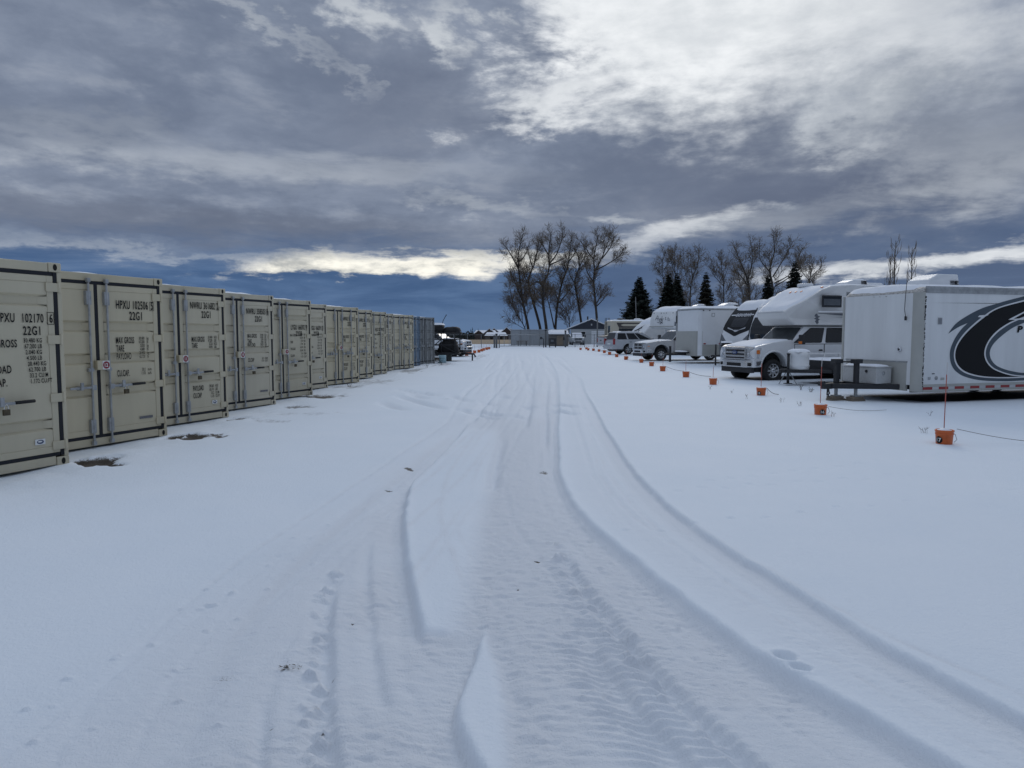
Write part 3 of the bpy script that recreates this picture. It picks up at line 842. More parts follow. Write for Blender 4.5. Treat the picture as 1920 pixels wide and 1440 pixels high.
def container(i, X, Y, label, owner, number, size, style, paint=BEIGE, dpaint=BEIGE2, bars=1, lockbox=None, rz=-1.75, snow=True, lift=0.0):
    t = thing("shipping_container", label, "shipping container", (0, 0, 0), 0, "shipping containers in the left row")
    a = R(rz)
    # X, Y is the far bottom front corner
    t.rotation_euler = (0, 0, a)
    t.location = (X + math.sin(a) * CW / 2, Y - math.cos(a) * CW / 2, lift)
    W = CW / 2
    b = MB()   # corrugated sides, end, roof
    for s in (-1, 1):
        pr = []
        n = 22
        x = -CL + 0.1
        step = (CL - 0.2) / n
        for k in range(n):
            pr += [(x, s * (W - 0.055)), (x + step * .30, s * (W - 0.055)), (x + step * .5, s * (W - 0.02)), (x + step * .8, s * (W - 0.02))]
            x += step
        pr.append((-0.1, s * (W - 0.055)))
        vs = [(p[0], p[1], 0.14) for p in pr] + [(p[0], p[1], CHT - 0.1) for p in pr]
        m_ = len(pr)
        b.add(vs, [((k, k + 1, k + 1 + m_, k + m_) if s < 0 else (k + 1, k, k + m_, k + 1 + m_)) for k in range(m_ - 1)], paint)
    b.b2((-CL + 0.06, -W + 0.06, CHT - 0.05), (-0.12, W - 0.06, CHT - 0.03), paint)
    b.b2((-CL + 0.06, -W + 0.06, 0.12), (-0.12, W - 0.06, 0.16), paint)
    b.b2((-CL + 0.06, -W + 0.06, 0.16), (-CL + 0.09, W - 0.06, CHT - 0.05), paint)
    b.build("body", t)
    f = MB()   # posts, header, sill and rails
    for s in (-1, 1):
        f.b2((-0.16, s * W, 0.118), (0.0, s * (W - 0.056), CHT - 0.118), paint)
        f.b2((-CL, s * W, 0.118), (-CL + 0.1, s * (W - 0.1), CHT - 0.118), paint)
        f.b2((-CL + 0.1, s * (W - 0.003), CHT - 0.075), (-0.17, s * (W - 0.06), CHT - 0.012), paint)
        f.b2((-CL + 0.1, s * (W - 0.003), 0.02), (-0.17, s * (W - 0.06), 0.15), paint)
    f.b2((-0.12, -W + 0.17, CHT - 0.118), (-0.004, W - 0.17, CHT - 0.008), paint)
    f.b2((-0.14, -W + 0.17, 0.02), (-0.006, W - 0.17, 0.135), paint)
    f.b2((-CL + 0.01, -W + 0.17, CHT - 0.118), (-CL + 0.1, W - 0.17, CHT - 0.01), paint)
    f.build("frame", t, 0.006, 1)
    for s in (-1, 1):
        for z in (0.0, CHT - 0.118):
            for xc in (0.004, -CL + 0.174):
                c = MB()
                c.b2((xc - 0.178, s * (W + 0.003), z), (xc, s * (W - 0.165), z + 0.118), paint)
                o = c.build("corner_casting", t, 0.012, 2)
                h = MB()
                if xc > -1:
                    h.disc((0.0055, s * (W - 0.082), z + 0.06), 0.028, SHADOW, 'x', 14, 0.042)
                    h.build("lifting_hole", o); h = MB()
                h.disc((xc - 0.09, s * (W + 0.0045), z + 0.06), 0.042, SHADOW, 'y', 14, 0.030, flip=s < 0)
                h.build("lifting_hole", o)
    g = MB()   # black rubber seals round both leaves
    y0, ym, y1 = -W + 0.056, 0.0, W - 0.056
    g.b2((-0.075, y0 + 0.001, 0.136), (-0.006, y0 + 0.052, CHT - 0.119), GASKET)
    g.b2((-0.075, y1 - 0.052, 0.136), (-0.006, y1 - 0.001, CHT - 0.119), GASKET)
    g.b2((-0.074, y0 + 0.062, 0.136), (-0.007, y1 - 0.062, 0.178), GASKET)
    g.b2((-0.074, y0 + 0.062, CHT - 0.165), (-0.007, y1 - 0.062, CHT - 0.119), GASKET)
    g.b2((-0.073, -0.026, 0.178), (-0.005, 0.026, CHT - 0.165), GASKET)
    g.build("gasket", t)
    z0, z1 = 0.180, CHT - 0.168
    ribs = {'std': [(0.78, 0.90), (1.26, 1.38), (1.74, 1.86)], 'flat': [(0.50, 0.60), (2.06, 2.16)]}[style['ribs']]
    for s in (-1, 1):
        ya, yb = (y0 + 0.054, -0.028) if s < 0 else (0.028, y1 - 0.054)
        d = MB(); door_panel(d, ya, yb, z0, z1, dpaint, ribs, -0.006)
        door = d.build("door", t, 0.005, 1)
        hb = MB()
        for z in (0.27, 0.88, 1.62, 2.28):
            h = MB()
            yy = (y0 - 0.03, y0 + 0.16) if s < 0 else (y1 - 0.16, y1 + 0.03)
            h.b2((-0.004, yy[0], z - 0.055), (0.012, yy[1], z + 0.055), dpaint)
            yc = y0 - 0.012 if s < 0 else y1 + 0.012
            h.tube([(0.010, yc, z - 0.065), (0.010, yc, z + 0.065)], 0.017, dpaint, 8)
            h.build("hinge", door, 0.008, 2)
        zh = style.get('zh', 0.93)
        if bars == 1:
            locking_bar(door, s * 0.15, 1 if s > 0 else -1, zh, s > 0, s > 0)
        else:
            locking_bar(door, s * 0.21, s, zh, False, s > 0)
            locking_bar(door, s * 0.72, -s, zh + 0.0, False, False)
        if s > 0 and number:
            rows = []
            L = MB()
            ylet = yb - 0.03
            k = style['lay']
            own = owner.split()
            if k == 'A':     # tall lettering, values in a column of their own
                rows += [(own[0], 0.60, 1.835, 0.105, 0.56, 'r'), (own[1], 0.695, 1.835, 0.105, 0.56, 'l'), (own[2], ylet + 0.0, 1.835, 0.105, .60, 'r'), (size, 0.695, 1.68, 0.105, 0.64, 'l')]
                for z, nm in ((1.533, "MAX.GROSS"), (1.375, "TARE"), (1.225, "PAYLOAD"), (1.067, "CU.CAP.")):
                    rows.append((nm, 0.17, z, 0.09, 0.58, 'l'))
                for q, (v, z) in enumerate((("30.480 KG", 1.587), ("67.200 LB", 1.515), ("2.040 KG", 1.443), ("4.500 LB", 1.371), ("28.440 KG", 1.30), ("62.700 LB", 1.228), ("33.2 CU.M", 1.156), ("1.172 CU.FT", 1.084))):
                    rows.append((v, 0.695 + 0.010 * q, z, 0.052, 0.64, 'l'))
            else:
                zt = style.get('zt', 2.14)
                rows += [(own[0] + " " + own[1], ylet - 0.16, zt, 0.125, 0.50, 'r'), (own[2], ylet - 0.06, zt, 0.125, 0.56, 'r'), (size, ylet - 0.28, zt - 0.17, 0.125, 0.58, 'r')]
                if k == 'B':
                    for z, nm in ((1.545, "MAX GROSS"), (1.42, "TARE"), (1.30, "PAYLOAD"), (1.035, "CU.CAP.")):
                        rows.append((nm, 0.31, z, 0.095, 0.40, 'l'))
                    spec_col(rows, 0.83, 1.60, (("30.480", "kg"), ("67.200", "lb"), ("2.030", "kg"), ("4.480", "lb"), ("28.450", "kg"), ("62.720", "lb")), 0.058, 0.046)
                    spec_col(rows, 0.83, 1.105, (("33.2", "cu.m."), ("1.173", "cu.ft.")), 0.06, 0.044)
                elif k == 'C':
                    for z, nm in ((1.54, "MAX.GROSS"), (1.42, "TARE"), (0.60, "PAYLOAD"), (0.46, "CU.CAP")):
                        rows.append((nm, 0.30, z, 0.095, 0.40, 'l'))
                    spec_col(rows, 0.83, 1.60, (("30.480", "KGS"), ("67.200", "LBS"), ("2.220", "KGS"), ("4.890", "LBS")), 0.064, 0.05)
                    spec_col(rows, 0.83, 0.645, (("28.260", "KGS"), ("62.310", "LBS"), ("33.2", "CU.M"), ("1.173", "CU.FT")), 0.068, 0.05)
                elif k == 'D':
                    for z, nm in ((1.60, "MAX.GROSS"), (1.48, "TARE"), (1.345 + .045, "PAYLOAD"), (1.05, "CU.CAP")):
                        rows.append((nm, 0.31, z, 0.085, 0.42, 'l'))
                    spec_col(rows, 0.83, 1.645, (("30.480", "KGS"), ("67.200", "LBS"), ("2.190", "KGS"), ("4.830", "LBS"), ("28.290", "KGS"), ("62.370", "LBS")), 0.055, 0.044)
                    spec_col(rows, 0.83, 1.10, (("33.2", "CU.M"), ("1.173", "CU.FT")), 0.06, 0.044)
                elif k == 'E':
                    for z, nm in ((1.62, "MAX. GROSS"), (1.44, "TARE"), (1.26, "PAYLOAD"), (1.08, "CU.CAP.")):
                        rows.append((nm, 0.31, z, 0.06, 0.48, 'l'))
                    spec_col(rows, 0.83, 1.645, (("30.480", "KGS"), ("67.200", "LBS"), ("2.150", "KGS"), ("4.740", "LBS"), ("28.330", "KGS"), ("62.460", "LBS"), ("33.2", "CU.M"), ("1.172", "CU.FT")), 0.085, 0.05)
            lines(L, rows, x=0.0025)
            if k == 'A':     # framed check digit
                yd = ylet
                for lo, hi in (((yd - .075, 1.81), (yd + .018, 1.817)), ((yd - .075, 1.958), (yd + .018, 1.965)), ((yd - .075, 1.817), (yd - .068, 1.958)), ((yd + .011, 1.817), (yd + .018, 1.958))):
                    L.poly([(0.0025, lo[0], lo[1]), (0.0025, hi[0], lo[1]), (0.0025, hi[0], hi[1]), (0.0025, lo[0], hi[1])], LETTER)
            else:
                yd, zt = ylet - 0.06, style.get('zt', 2.14)
                for lo, hi in (((yd - .07, zt - .018), (yd + .015, zt - .012)), ((yd - .07, zt + .118), (yd + .015, zt + .124)), ((yd - .07, zt - .012), (yd - .064, zt + .118)), ((yd + .009, zt - .012), (yd + .015, zt + .118))):
                    L.poly([(0.0025, lo[0], lo[1]), (0.0025, hi[0], lo[1]), (0.0025, hi[0], hi[1]), (0.0025, lo[0], hi[1])], LETTER)
            L.build("lettering", door)
        if s > 0 and style.get('sticker'):
            q = MB()
            yy = yb - 0.17
            if style['sticker'] == 'strip':
                q.b2((-0.001, yb - 0.42, 0.335), (0.0022, yb - 0.17, 0.375), mat("grey_print", (0.16, 0.16, 0.17), 0.5, var=0.5, scale=90))
            else:
                q.b2((-0.001, yy - 0.16, 0.31), (0.0022, yy - 0.03, 0.38), PLATEW)
                q.disc((0.0035, yy - 0.095, 0.345), 0.045, BLUEM, 'x', 14, 0.026)
                q.disc((0.0045, yy - 0.10, 0.349), 0.030, PLATEW, 'x', 12, 0.011)
            q.build("sticker", door)
        if s < 0 and style.get('seal'):
            q = MB()
            q.disc((0.0018, -0.72, 1.93), 0.10, PLATEW, 'x', 26, 0.115)
            q.disc((0.0028, -0.72, 1.93), 0.082, BLUEM, 'x', 26, 0.095)
            q.disc((0.0038, -0.72, 1.93), 0.050, PLATEW, 'x', 20, 0.062)
            for k in range(5):
                q.b2((0.0042, -0.76 + 0.018 * k, 1.88 + 0.01 * (k % 2)), (0.0048, -0.752 + 0.018 * k, 1.975 - 0.008 * ((k + 1) % 3)), BLUEM)
            q.build("class_seal", door)
            q = MB()
            put_text(q, "7/25", (0.0022, -0.83, 0.30), (0, 0.99, 0.06), (0, 0.15, 0.98), 0.10, mat("marker_pen", (0.20, 0.19, 0.17), 0.7), xs=0.9, bold=-0.015)
            q.build("handwriting", door)
        if s > 0 and lockbox:
            q = MB()
            q.b2((-0.006, -0.075, 1.155), (0.07, 0.130, 1.295), dpaint)
            lb = q.build("lock_box", door, 0.012, 2)
            q = MB()
            q.b2((0.070, 0.008, 1.160), (0.0725, 0.127, 1.290), PLATEW)
            q.disc((0.074, 0.068, 1.225), 0.056, RED, 'x', 24)
            put_text(q, lockbox, (0.0755, 0.067, 1.199), UX, UZ, 0.053, PLATEW, xs=0.85, anchor='c', bold=0.03)
            q.build("number_plate", lb)
    if snow:
        zf = lambda x, y: CHT - 0.028
        snow_sheet("snow_cover", t, -CL + 0.1, -0.06 - 0.04 * (i % 3), -W + 0.1, W - 0.14, zf, 0.075, 14, 18, 20 + i, 0.25, ragged=0.5)
    return t

STD = lambda lay, **k: dict(ribs='std', lay=lay, **k)
CON = [
 ("big beige container cut off by the left edge, HPXU 102170 on its door", "HPXU 102170 6", "22G1", dict(ribs='flat', lay='A', zh=0.86, sticker='oval'), 1, None),
 ("beige container with red number 12 on its lock box", "HPXU 102506 5", "22G1", STD('B', seal=1, sticker='strip', zh=0.90, zt=2.08), 1, "12"),
 ("beige container with red number 11 and payload printed below the handle", "NWRU 361682 2", "22G1", STD('C', sticker='oval', zt=2.17, zh=0.95), 1, "11"),
 ("beige container with red number 10 on its lock box, NWRU 358503", "NWRU 358503 8", "22G1", STD('D', zt=2.14, zh=0.90, sticker='strip'), 1, "10"),
 ("beige container with red number 9 and flat doors, LYGU 166592", "LYGU 166592 9", "22G8", dict(ribs='flat', lay='E', zt=1.80, zh=0.95, sticker='oval'), 1, "9"),
 ("beige container half hidden behind the number 9 box, LYGU 166591", "LYGU 166591 3", "22G8", dict(ribs='flat', lay='E', zt=1.80, zh=0.95, sticker='oval'), 1, None),
 ("beige container with four lock bars and a round plate, NWRU 349262", "NWRU 349262 1", "22G1", STD('C', zt=2.13, zh=1.02), 2, "7"),
 ("beige container standing right behind the one lettered NWRU 349262", "NWRU 349137 6", "22G1", STD('C', zt=2.13, zh=1.02), 2, None),
 ("beige container lettered HJCU with flat doors, eighth behind the first", "HJCU 325098 2", "22G1", dict(ribs='flat', lay='E', zt=1.80, zh=0.80), 2, None),
 ("narrow sliver of a beige container, second before the blue one", "NWRU 348971 0", "22G1", STD('C', zt=2.13, zh=1.0), 2, None),
 ("beige container standing furthest forward, next to the blue one", "NWRU 310355 4", "22G1", STD('D', zt=2.13, zh=1.0), 2, None),
 ("faded blue container between the beige row and the grey one", None, "", STD('D', zh=1.0), 2, None),
 ("weathered grey container at the far end of the row", None, "", STD('D', zh=1.0), 2, None),
]
CPX = [121.5, 309, 426, 515.5, 585, 614, 673, 699, 725, 738, 776, 788, 815]
for i, (lab, own, size, style, bars, lb) in enumerate(CON):
    Y = 9.16 + 2.606 * i
    Xp = (CPX[i] - 960) / FPX * Y
    pa, pd = BEIGE_V[(0, 2, 0, 1, 3, 1, 2, 0, 3, 1, 0)[i]] if i < 11 else ((CBLUE, CBLUE) if i == 11 else (CGREY, CGREY))
    c = container(i, Xp, Y, lab, own or "", own is not None, size, style, pa, pd, bars, lb, rz=-20.5 + random.uniform(-0.6, 0.6), lift=0.02)
# ------------------------------------------------------------------ vehicles
WSG = mat("windscreen_glass", (0.055, 0.065, 0.07), 0.08, var=0.3, scale=2)  # base colour lightened to stand in for sky reflected in the windscreens
RUBBER = mat("tyre_rubber", (0.016, 0.016, 0.017), 0.8, var=0.3, scale=12)
DKTRIM = mat("dark_trim", (0.025, 0.025, 0.028), 0.55, var=0.2)
TANT = mat("tan_trim", (0.34, 0.30, 0.24), 0.5, var=0.1)

def wheel(parent, x, y, r, w, side, rim=0.6, spokes=8, rimm=None, name="wheel"):
    b = MB()
    prof = [(r * rim, -w / 2), (r * 0.90, -w / 2), (r * 0.975, -w / 2 + 0.025), (r, -w / 2 + 0.06), (r, w / 2 - 0.06), (r * 0.975, w / 2 - 0.025), (r * 0.90, w / 2), (r * rim, w / 2), (r * rim * .97, 0)]
    b.lathe(prof + [prof[0]], (x, y, r), RUBBER, 'y', 28)
    o = b.build(name, parent)
    k = MB()
    rimm = rimm or CHROME
    ys = y + side * (w / 2 - 0.015)
    s = side
    q = r * rim
    k.lathe([(q * 1.0, ys - y - s * 0.10), (q * 1.02, ys - y - s * 0.005), (q * 0.93, ys - y + s * 0.006), (q * 0.88, ys - y - s * 0.035), (q * 0.86, ys - y - s * 0.05)], (x, y, r), rimm, 'y', 28)
    k.disc((x, ys - s * 0.052, r), q * 0.87, DKTRIM, 'y', 24, flip=s < 0)
    for i in range(spokes):
        a = 2 * PI * i / spokes
        k.box((x + math.cos(a) * q * 0.52, ys - s * 0.028, r + math.sin(a) * q * 0.52), (q * 0.74, 0.03, q * 0.27), rimm, ry=-a)
    k.lathe([(q * 0.34, -0.03 * s), (q * 0.32, 0.012 * s), (q * 0.2, 0.03 * s), (0.001, 0.034 * s)], (x, ys, r), rimm, 'y', 16)
    k.build("rim", o)
    return o

def arch(cx, r, z0, n=12, a0=0.0, a1=PI):
    """points of a wheel opening from rear to front at sill height z0"""
    out = []
    for i in range(n + 1):
        a = a1 - (a1 - a0) * i / n
        out.append((cx + r * math.cos(a), max(z0, r * 0.98 * math.sin(a) + z0 - 0.0)))
    return out

def greenhouse(b, X0, X1, x0, x1, zb, zr, wb, wr, m):
    """tapered cabin: X0/X1 rear/front at the belt, x0/x1 rear/front at the roof"""
    b.hexa([(X0, -wb, zb), (X1, -wb, zb), (X1, wb, zb), (X0, wb, zb)], [(x0, -wr, zr), (x1, -wr, zr), (x1, wr, zr), (x0, wr, zr)], m)

def bil(P, s, t, off):
    a, b_, c, d = [Vector(p) for p in P]    # bottom-left, bottom-right, top-right, top-left seen from outside
    n = (b_ - a).cross(d - a).normalized()
    return (a * (1 - s) + b_ * s) * (1 - t) + (d * (1 - s) + c * s) * t + n * off

def pane(parent, P, s0, s1, t0, t1, name="window", m=None, off=0.006, slant0=0.0, slant1=0.0, frame=True):
    b = MB()
    q = [(s0, t0), (s1, t0), (s1 - slant1, t1), (s0 + slant0, t1)]
    # corners clipped so the glass reads as rounded
    pts = []
    for i in range(4):
        p, pr, nx = Vector(q[i]), Vector(q[i - 1]), Vector(q[(i + 1) % 4])
        pts += [p.lerp(pr, 0.07), p.lerp(pr, 0.02).lerp(nx, 0.02), p.lerp(nx, 0.05)]
    vs = [bil(P, u, v, off) for u, v in pts]
    n = len(vs)
    c = sum(vs, Vector()) / n
    if frame:
        out = [bil(P, u, v, off - 0.004) + (bil(P, u, v, 0) - bil(P, (s0 + s1) / 2, (t0 + t1) / 2, 0)) * 0.05 for u, v in pts]
        b.add(out, [tuple(range(n))], DKTRIM)
    b.add(vs, [tuple(range(n))], m or GLASS)
    return b.build(name, parent)

def pickup(name, label, cat, loc, rz, paint, L=6.6, W=2.02, fa=0.97, ra=5.2, wr=0.41, sill=0.52, hood=(1.22, 1.36), cowl=1.72, belt=1.38, roof=2.0, roofx=(2.35, 3.95), cabend=4.25,
           bedtop=1.45, doors=2, style='duty', snow=True, group=None, bed=True, rimm=None, rim=0.62, bumper=CHROME, tail_open=False):
    t = thing(name, label, cat, loc, rz, group)
    H = W / 2
    ar = wr + 0.14
    b = MB()
    low = [(-L + 0.12, sill + 0.12), (-L, sill + 0.28)]
    prof = [(-0.10, sill - 0.02)] + [(-0.10, hood[0] - 0.22), (-0.16, hood[0] - 0.05), (-0.26, hood[0]), (-0.9, (hood[0] * .5 + hood[1] * .5) + 0.03), (-cowl, hood[1] + 0.02), (-cowl - 0.1, belt), (-cabend, belt)]
    if bed:
        prof += [(-cabend - 0.02, bedtop), (-L, bedtop), (-L, sill + 0.2), (-L + 0.1, sill + 0.05)]
        prof += arch(-ra, ar, sill, 12)
    else:
        prof += [(-cabend, sill + .1)]
    prof += [(-cabend, sill - 0.04)] if not bed else []
    prof += arch(-fa, ar, sill, 12)
    b.prism(prof, -H, H, paint)
    greenhouse(b, -cabend, -cowl, -roofx[1], -roofx[0], belt - 0.01, roof, H - 0.05, H - 0.21, paint)
    body = b.build("body", t, 0.055, 3, angle=28)
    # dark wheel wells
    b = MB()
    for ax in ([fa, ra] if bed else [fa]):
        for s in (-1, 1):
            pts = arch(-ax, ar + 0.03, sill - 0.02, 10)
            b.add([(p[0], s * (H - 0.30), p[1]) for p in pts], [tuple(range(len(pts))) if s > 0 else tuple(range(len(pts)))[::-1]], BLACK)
    b.b2((-L + 0.5, -H + 0.25, 0.36), (-0.35, H - 0.25, sill + 0.05), DKTRIM)
    b.tube([(-fa, -H + 0.2, wr), (-fa, H - 0.2, wr)], 0.07, DKTRIM, 8)
    b.tube([(-ra, -H + 0.2, wr), (-ra, H - 0.2, wr)], 0.08, DKTRIM, 8)
    b.build("chassis", t)
    for s in (-1, 1):
        b = MB()
        for ax in ([fa, ra] if bed else [fa]):
            pts = [(p[0], s * (H + 0.012), p[1] + 0.012) for p in arch(-ax, ar + 0.02, sill, 14)]
            b.tube(pts, 0.038, paint, 6)
        b.build("fender_flare", t)
    for ax in (fa, ra):
        for s in (-1, 1):
            wheel(t, -ax, s * (H - 0.135), wr, 0.265, s, rim, 8, rimm)
    # cabin glass
    wb, wrr = H - 0.05, H - 0.21
    ws = [(-cowl, wb, belt), (-cowl, -wb, belt), (-roofx[0], -wrr, roof), (-roofx[0], wrr, roof)]
    ws = [ws[1], ws[0], ws[3], ws[2]]
    pane(t, [(-cowl, -wb, belt), (-cowl, wb, belt), (-roofx[0], wrr, roof), (-roofx[0], -wrr, roof)], 0.05, 0.95, 0.10, 0.92, "windscreen", m=WSG, slant0=0.02, slant1=0.02)
    pane(t, [(-cabend, wb, belt), (-cabend, -wb, belt), (-roofx[1], -wrr, roof), (-roofx[1], wrr, roof)], 0.08, 0.92, 0.15, 0.88, "rear_window")
    nd = doors
    span0, span1 = cowl + 0.12, cabend - 0.10
    for s in (-1, 1):
        P = [(-cowl, wb, belt), (-cabend, wb, belt), (-roofx[1], wrr, roof), (-roofx[0], wrr, roof)] if s > 0 else [(-cabend, -wb, belt), (-cowl, -wb, belt), (-roofx[0], -wrr, roof), (-roofx[1], -wrr, roof)]
        P = [P[1], P[0], P[3], P[2]] if s > 0 else [P[1], P[0], P[3], P[2]]
        # re-order so that the normal points outward
        if s > 0:
            P = [(-cabend, wb, belt), (-cowl, wb, belt), (-roofx[0], wrr, roof), (-roofx[1], wrr, roof)]
            P = [P[1], P[0], P[3], P[2]]
        else:
            P = [(-cabend, -wb, belt), (-cowl, -wb, belt), (-roofx[0], -wrr, roof), (-roofx[1], -wrr, roof)]
        for k in range(nd):
            xa = span0 + (span1 - span0) * k / nd + 0.02
            xb = span0 + (span1 - span0) * (k + 1) / nd - 0.02
            d = MB()
            if k == nd - 1 and bed and nd == 2:
                pass
            d.b2((-xa, s * (H - 0.01), sill + 0.08), (-xb, s * (H + 0.012), belt - 0.02), paint)
            d.b2((-xa + 0.022, s * (H - 0.02), sill + 0.058), (-xb - 0.022, s * (H + 0.004), belt + 0.002), DKTRIM)
            door = d.build("door", t, 0.02, 2)
            h = MB()
            h.b2((-xb + 0.07, s * (H + 0.010), belt - 0.27), (-xb + 0.24, s * (H + 0.035), belt - 0.21), DKTRIM)
            h.build("handle", door, 0.01, 2)
            f0 = (xa - cowl) / (cabend - cowl); f1 = (xb - cowl) / (cabend - cowl)
            if s > 0:
                pane(t, P, 0.03 if k == 0 else f0 + 0.03, f1 - 0.03, 0.07, 0.90, slant0=0.14 if k == 0 else 0.0)
            else:
                pane(t, P, 1 - f1 + 0.03, 0.97 if k == 0 else 1 - f0 - 0.03, 0.07, 0.90, slant1=0.14 if k == 0 else 0.0)
        # mirror
        b = MB()
        b.b2((-cowl - 0.28, s * (H + 0.01), belt + 0.06), (-cowl - 0.22, s * (H + 0.16), belt + 0.10), DKTRIM)
        b.b2((-cowl - 0.33, s * (H + 0.12), belt - 0.02), (-cowl - 0.19, s * (H + 0.34), belt + 0.34), DKTRIM)
        mr = b.build("wing_mirror", t, 0.03, 2)
        if style == 'duty':
            b = MB(); b.b2((-cowl - 0.192, s * (H + 0.14), belt + 0.0), (-cowl - 0.184, s * (H + 0.32), belt + 0.10), AMBER); b.build("indicator", mr)
    # front
    z0 = hood[0]
    b = MB()
    b.b2((-0.10, -0.52 * W / 2 * 1.0, z0 - 0.46), (-0.055, 0.52 * W / 2, z0 - 0.06), DKTRIM)
    g = b.build("grille", t)
    b = MB()
    gw = 0.54 * W / 2
    if style == 'duty':
        for k in range(3):
            z = z0 - 0.40 + k * 0.135
            b.b2((-0.065, -gw, z), (-0.025, gw, z + 0.065), CHROME)
        for s in (-1, 1):
            b.b2((-0.07, s * gw, z0 - 0.50), (-0.02, s * (gw + 0.06), z0 - 0.03), CHROME)
        b.b2((-0.07, -gw, z0 - 0.50), (-0.018, gw, z0 - 0.455), CHROME)
        b.b2((-0.07, -gw, z0 - 0.075), (-0.018, gw, z0 - 0.03), CHROME)
    else:
        b.b2((-0.07, -gw - .05, z0 - 0.06), (-0.02, gw + .05, z0 + 0.0), paint)
        b.b2((-0.07, -gw - .05, z0 - 0.48), (-0.02, gw + .05, z0 - 0.43), paint)
        b.b2((-0.068, -0.03, z0 - 0.43), (-0.018, 0.03, z0 - 0.06), paint)
        b.b2((-0.066, -gw, z0 - 0.27), (-0.02, gw, z0 - 0.225), paint)
        for s in (-1, 1):
            b.b2((-0.071, s * (gw + 0.001), z0 - 0.43), (-0.022, s * (gw + 0.05), z0 - 0.06), paint)
    b.build("bar", g, 0.012, 2)
    if style == 'duty':
        b = MB(); b.lathe([(0.115, 0.0), (0.11, 0.02), (0.001, 0.026)], (-0.02, 0, z0 - 0.235), mat("blue_badge", (0.02, 0.05, 0.16), 0.3), 'x', 24)
        for i, v in enumerate(b.v): b.v[i] = (v[0], v[1] * 1.35, v[2] if True else 0)
        b.v = [(v[0], v[1], (v[2] - (z0 - 0.235)) * 0.62 + z0 - 0.235) for v in b.v]
        put_text(b, "Ford", (0.0075, 0, z0 - 0.262), (0, -1, 0) if False else (0, 1, 0), (0, 0, 1), 0.055, PLATEW, xs=1.1, anchor='c')
        b.build("badge", t)
    for s in (-1, 1):
        b = MB()
        hz0, hz1 = (z0 - 0.50, z0 - 0.06) if style == 'duty' else (z0 - 0.36, z0 - 0.12)
        b.add([(-0.06, s * (gw + 0.07), hz0), (-0.10, s * (H - 0.005), hz0 + .05), (-0.16, s * (H - 0.005), hz1), (-0.075, s * (gw + 0.07), hz1),
               (-0.2, s * (gw + 0.07), hz0), (-0.3, s * (H + 0.006), hz0 + .05), (-0.42, s * (H + 0.006), hz1), (-0.2, s * (gw + 0.07), hz1)],
              [(0, 1, 2, 3) if s > 0 else (3, 2, 1, 0), (1, 5, 6, 2) if s > 0 else (2, 6, 5, 1), (3, 2, 6, 7) if s > 0 else (7, 6, 2, 3), (0, 4, 5, 1) if s > 0 else (1, 5, 4, 0)], LENS)
        hl = b.build("headlight", t, 0.01, 2)
        b = MB()
        zc = (hz0 + hz1) / 2
        b.lathe([(0.075, -0.02), (0.07, 0.012), (0.05, 0.0), (0.001, 0.004)], (-0.062, s * (gw + 0.17), zc - .03), CHROME, 'x', 16)
        b.b2((-0.20, s * (H + 0.0065), zc + .0), (-0.34, s * (H + 0.012), hz1 - .08), AMBER)
        b.build("reflector", hl)
    b = MB()
    zb0, zb1 = sill - 0.03, sill + 0.24
    b.add([(0.02, -H * .62, zb0), (0.02, H * .62, zb0), (0.02, H * .62, zb1), (0.02, -H * .62, zb1), (-0.16, -H - .03, zb0 + .04), (-0.16, H + .03, zb0 + .04), (-0.16, H + .03, zb1), (-0.16, -H - .03, zb1),
           (-0.40, -H - .03, zb0 + .08), (-0.40, H + .03, zb0 + .08), (-0.40, H + .03, zb1), (-0.40, -H - .03, zb1)],
          [(0, 1, 2, 3), (1, 5, 6, 2), (5, 9, 10, 6), (4, 0, 3, 7), (8, 4, 7, 11), (3, 2, 6, 7), (7, 6, 10, 11), (1, 0, 4, 5), (5, 4, 8, 9)], bumper)
    bp_ = b.build("bumper", t, 0.03, 3)
    b = MB()
    b.b2((0.015, -0.42, zb0 + .05), (0.0245, 0.42, zb0 + .17), BLACK)
    for s in (-1, 1):
        b.b2((-0.06, s * (H * .66), zb0 + .06), (-0.085 + 0.06, s * (H * .86), zb0 + .18), BLACK)
    b.build("intake", bp_)
    b = MB(); b.b2((-0.22, -H + .12, sill - 0.22), (-0.08, H - .12, sill - 0.02), DKTRIM); b.build("air_dam", t, 0.02, 2)
    # tail
    for s in (-1, 1):
        b = MB(); b.b2((-L - 0.012, s * (H - 0.17), bedtop - 0.48), (-L + 0.08, s * (H + 0.006), bedtop - 0.08), REDL); b.build("tail_light", t, 0.01, 2)
    b = MB(); b.b2((-L - 0.14, -H, sill + 0.0), (-L - 0.005, H, sill + 0.2), bumper); b.build("rear_bumper", t, 0.03, 2)
    # running boards
    for s in (-1, 1):
        b = MB(); b.b2((-fa - ar - 0.05, s * (H - 0.06), sill - 0.10), (-ra + ar + 0.05, s * (H + 0.09), sill - 0.04), DKTRIM); b.build("running_board", t, 0.015, 2)
    if snow:
        zh = lambda x, y: float(np.interp(-x, [0.26, 0.9, cowl], [hood[0] - .004, (hood[0] + hood[1]) / 2 + .024, hood[1] + .016])) - 0.03 * (y / H) ** 4
        snow_sheet("hood_snow", t, -cowl - 0.06, -0.16, -H + 0.05, H - 0.05, zh, 0.045, 16, 14, 5, 0.2)
        snow_sheet("roof_snow", t, -roofx[1] - 0.02, -roofx[0] - 0.02, -wrr + 0.01, wrr - 0.01, lambda x, y: roof - 0.004, 0.06, 12, 10, 8, 0.2)
    return t

def place(px, py, Y=None):
    p = gp(px, py) if Y is None else wp(px, py, Y)
    return Vector((p.x, p.y, 0))

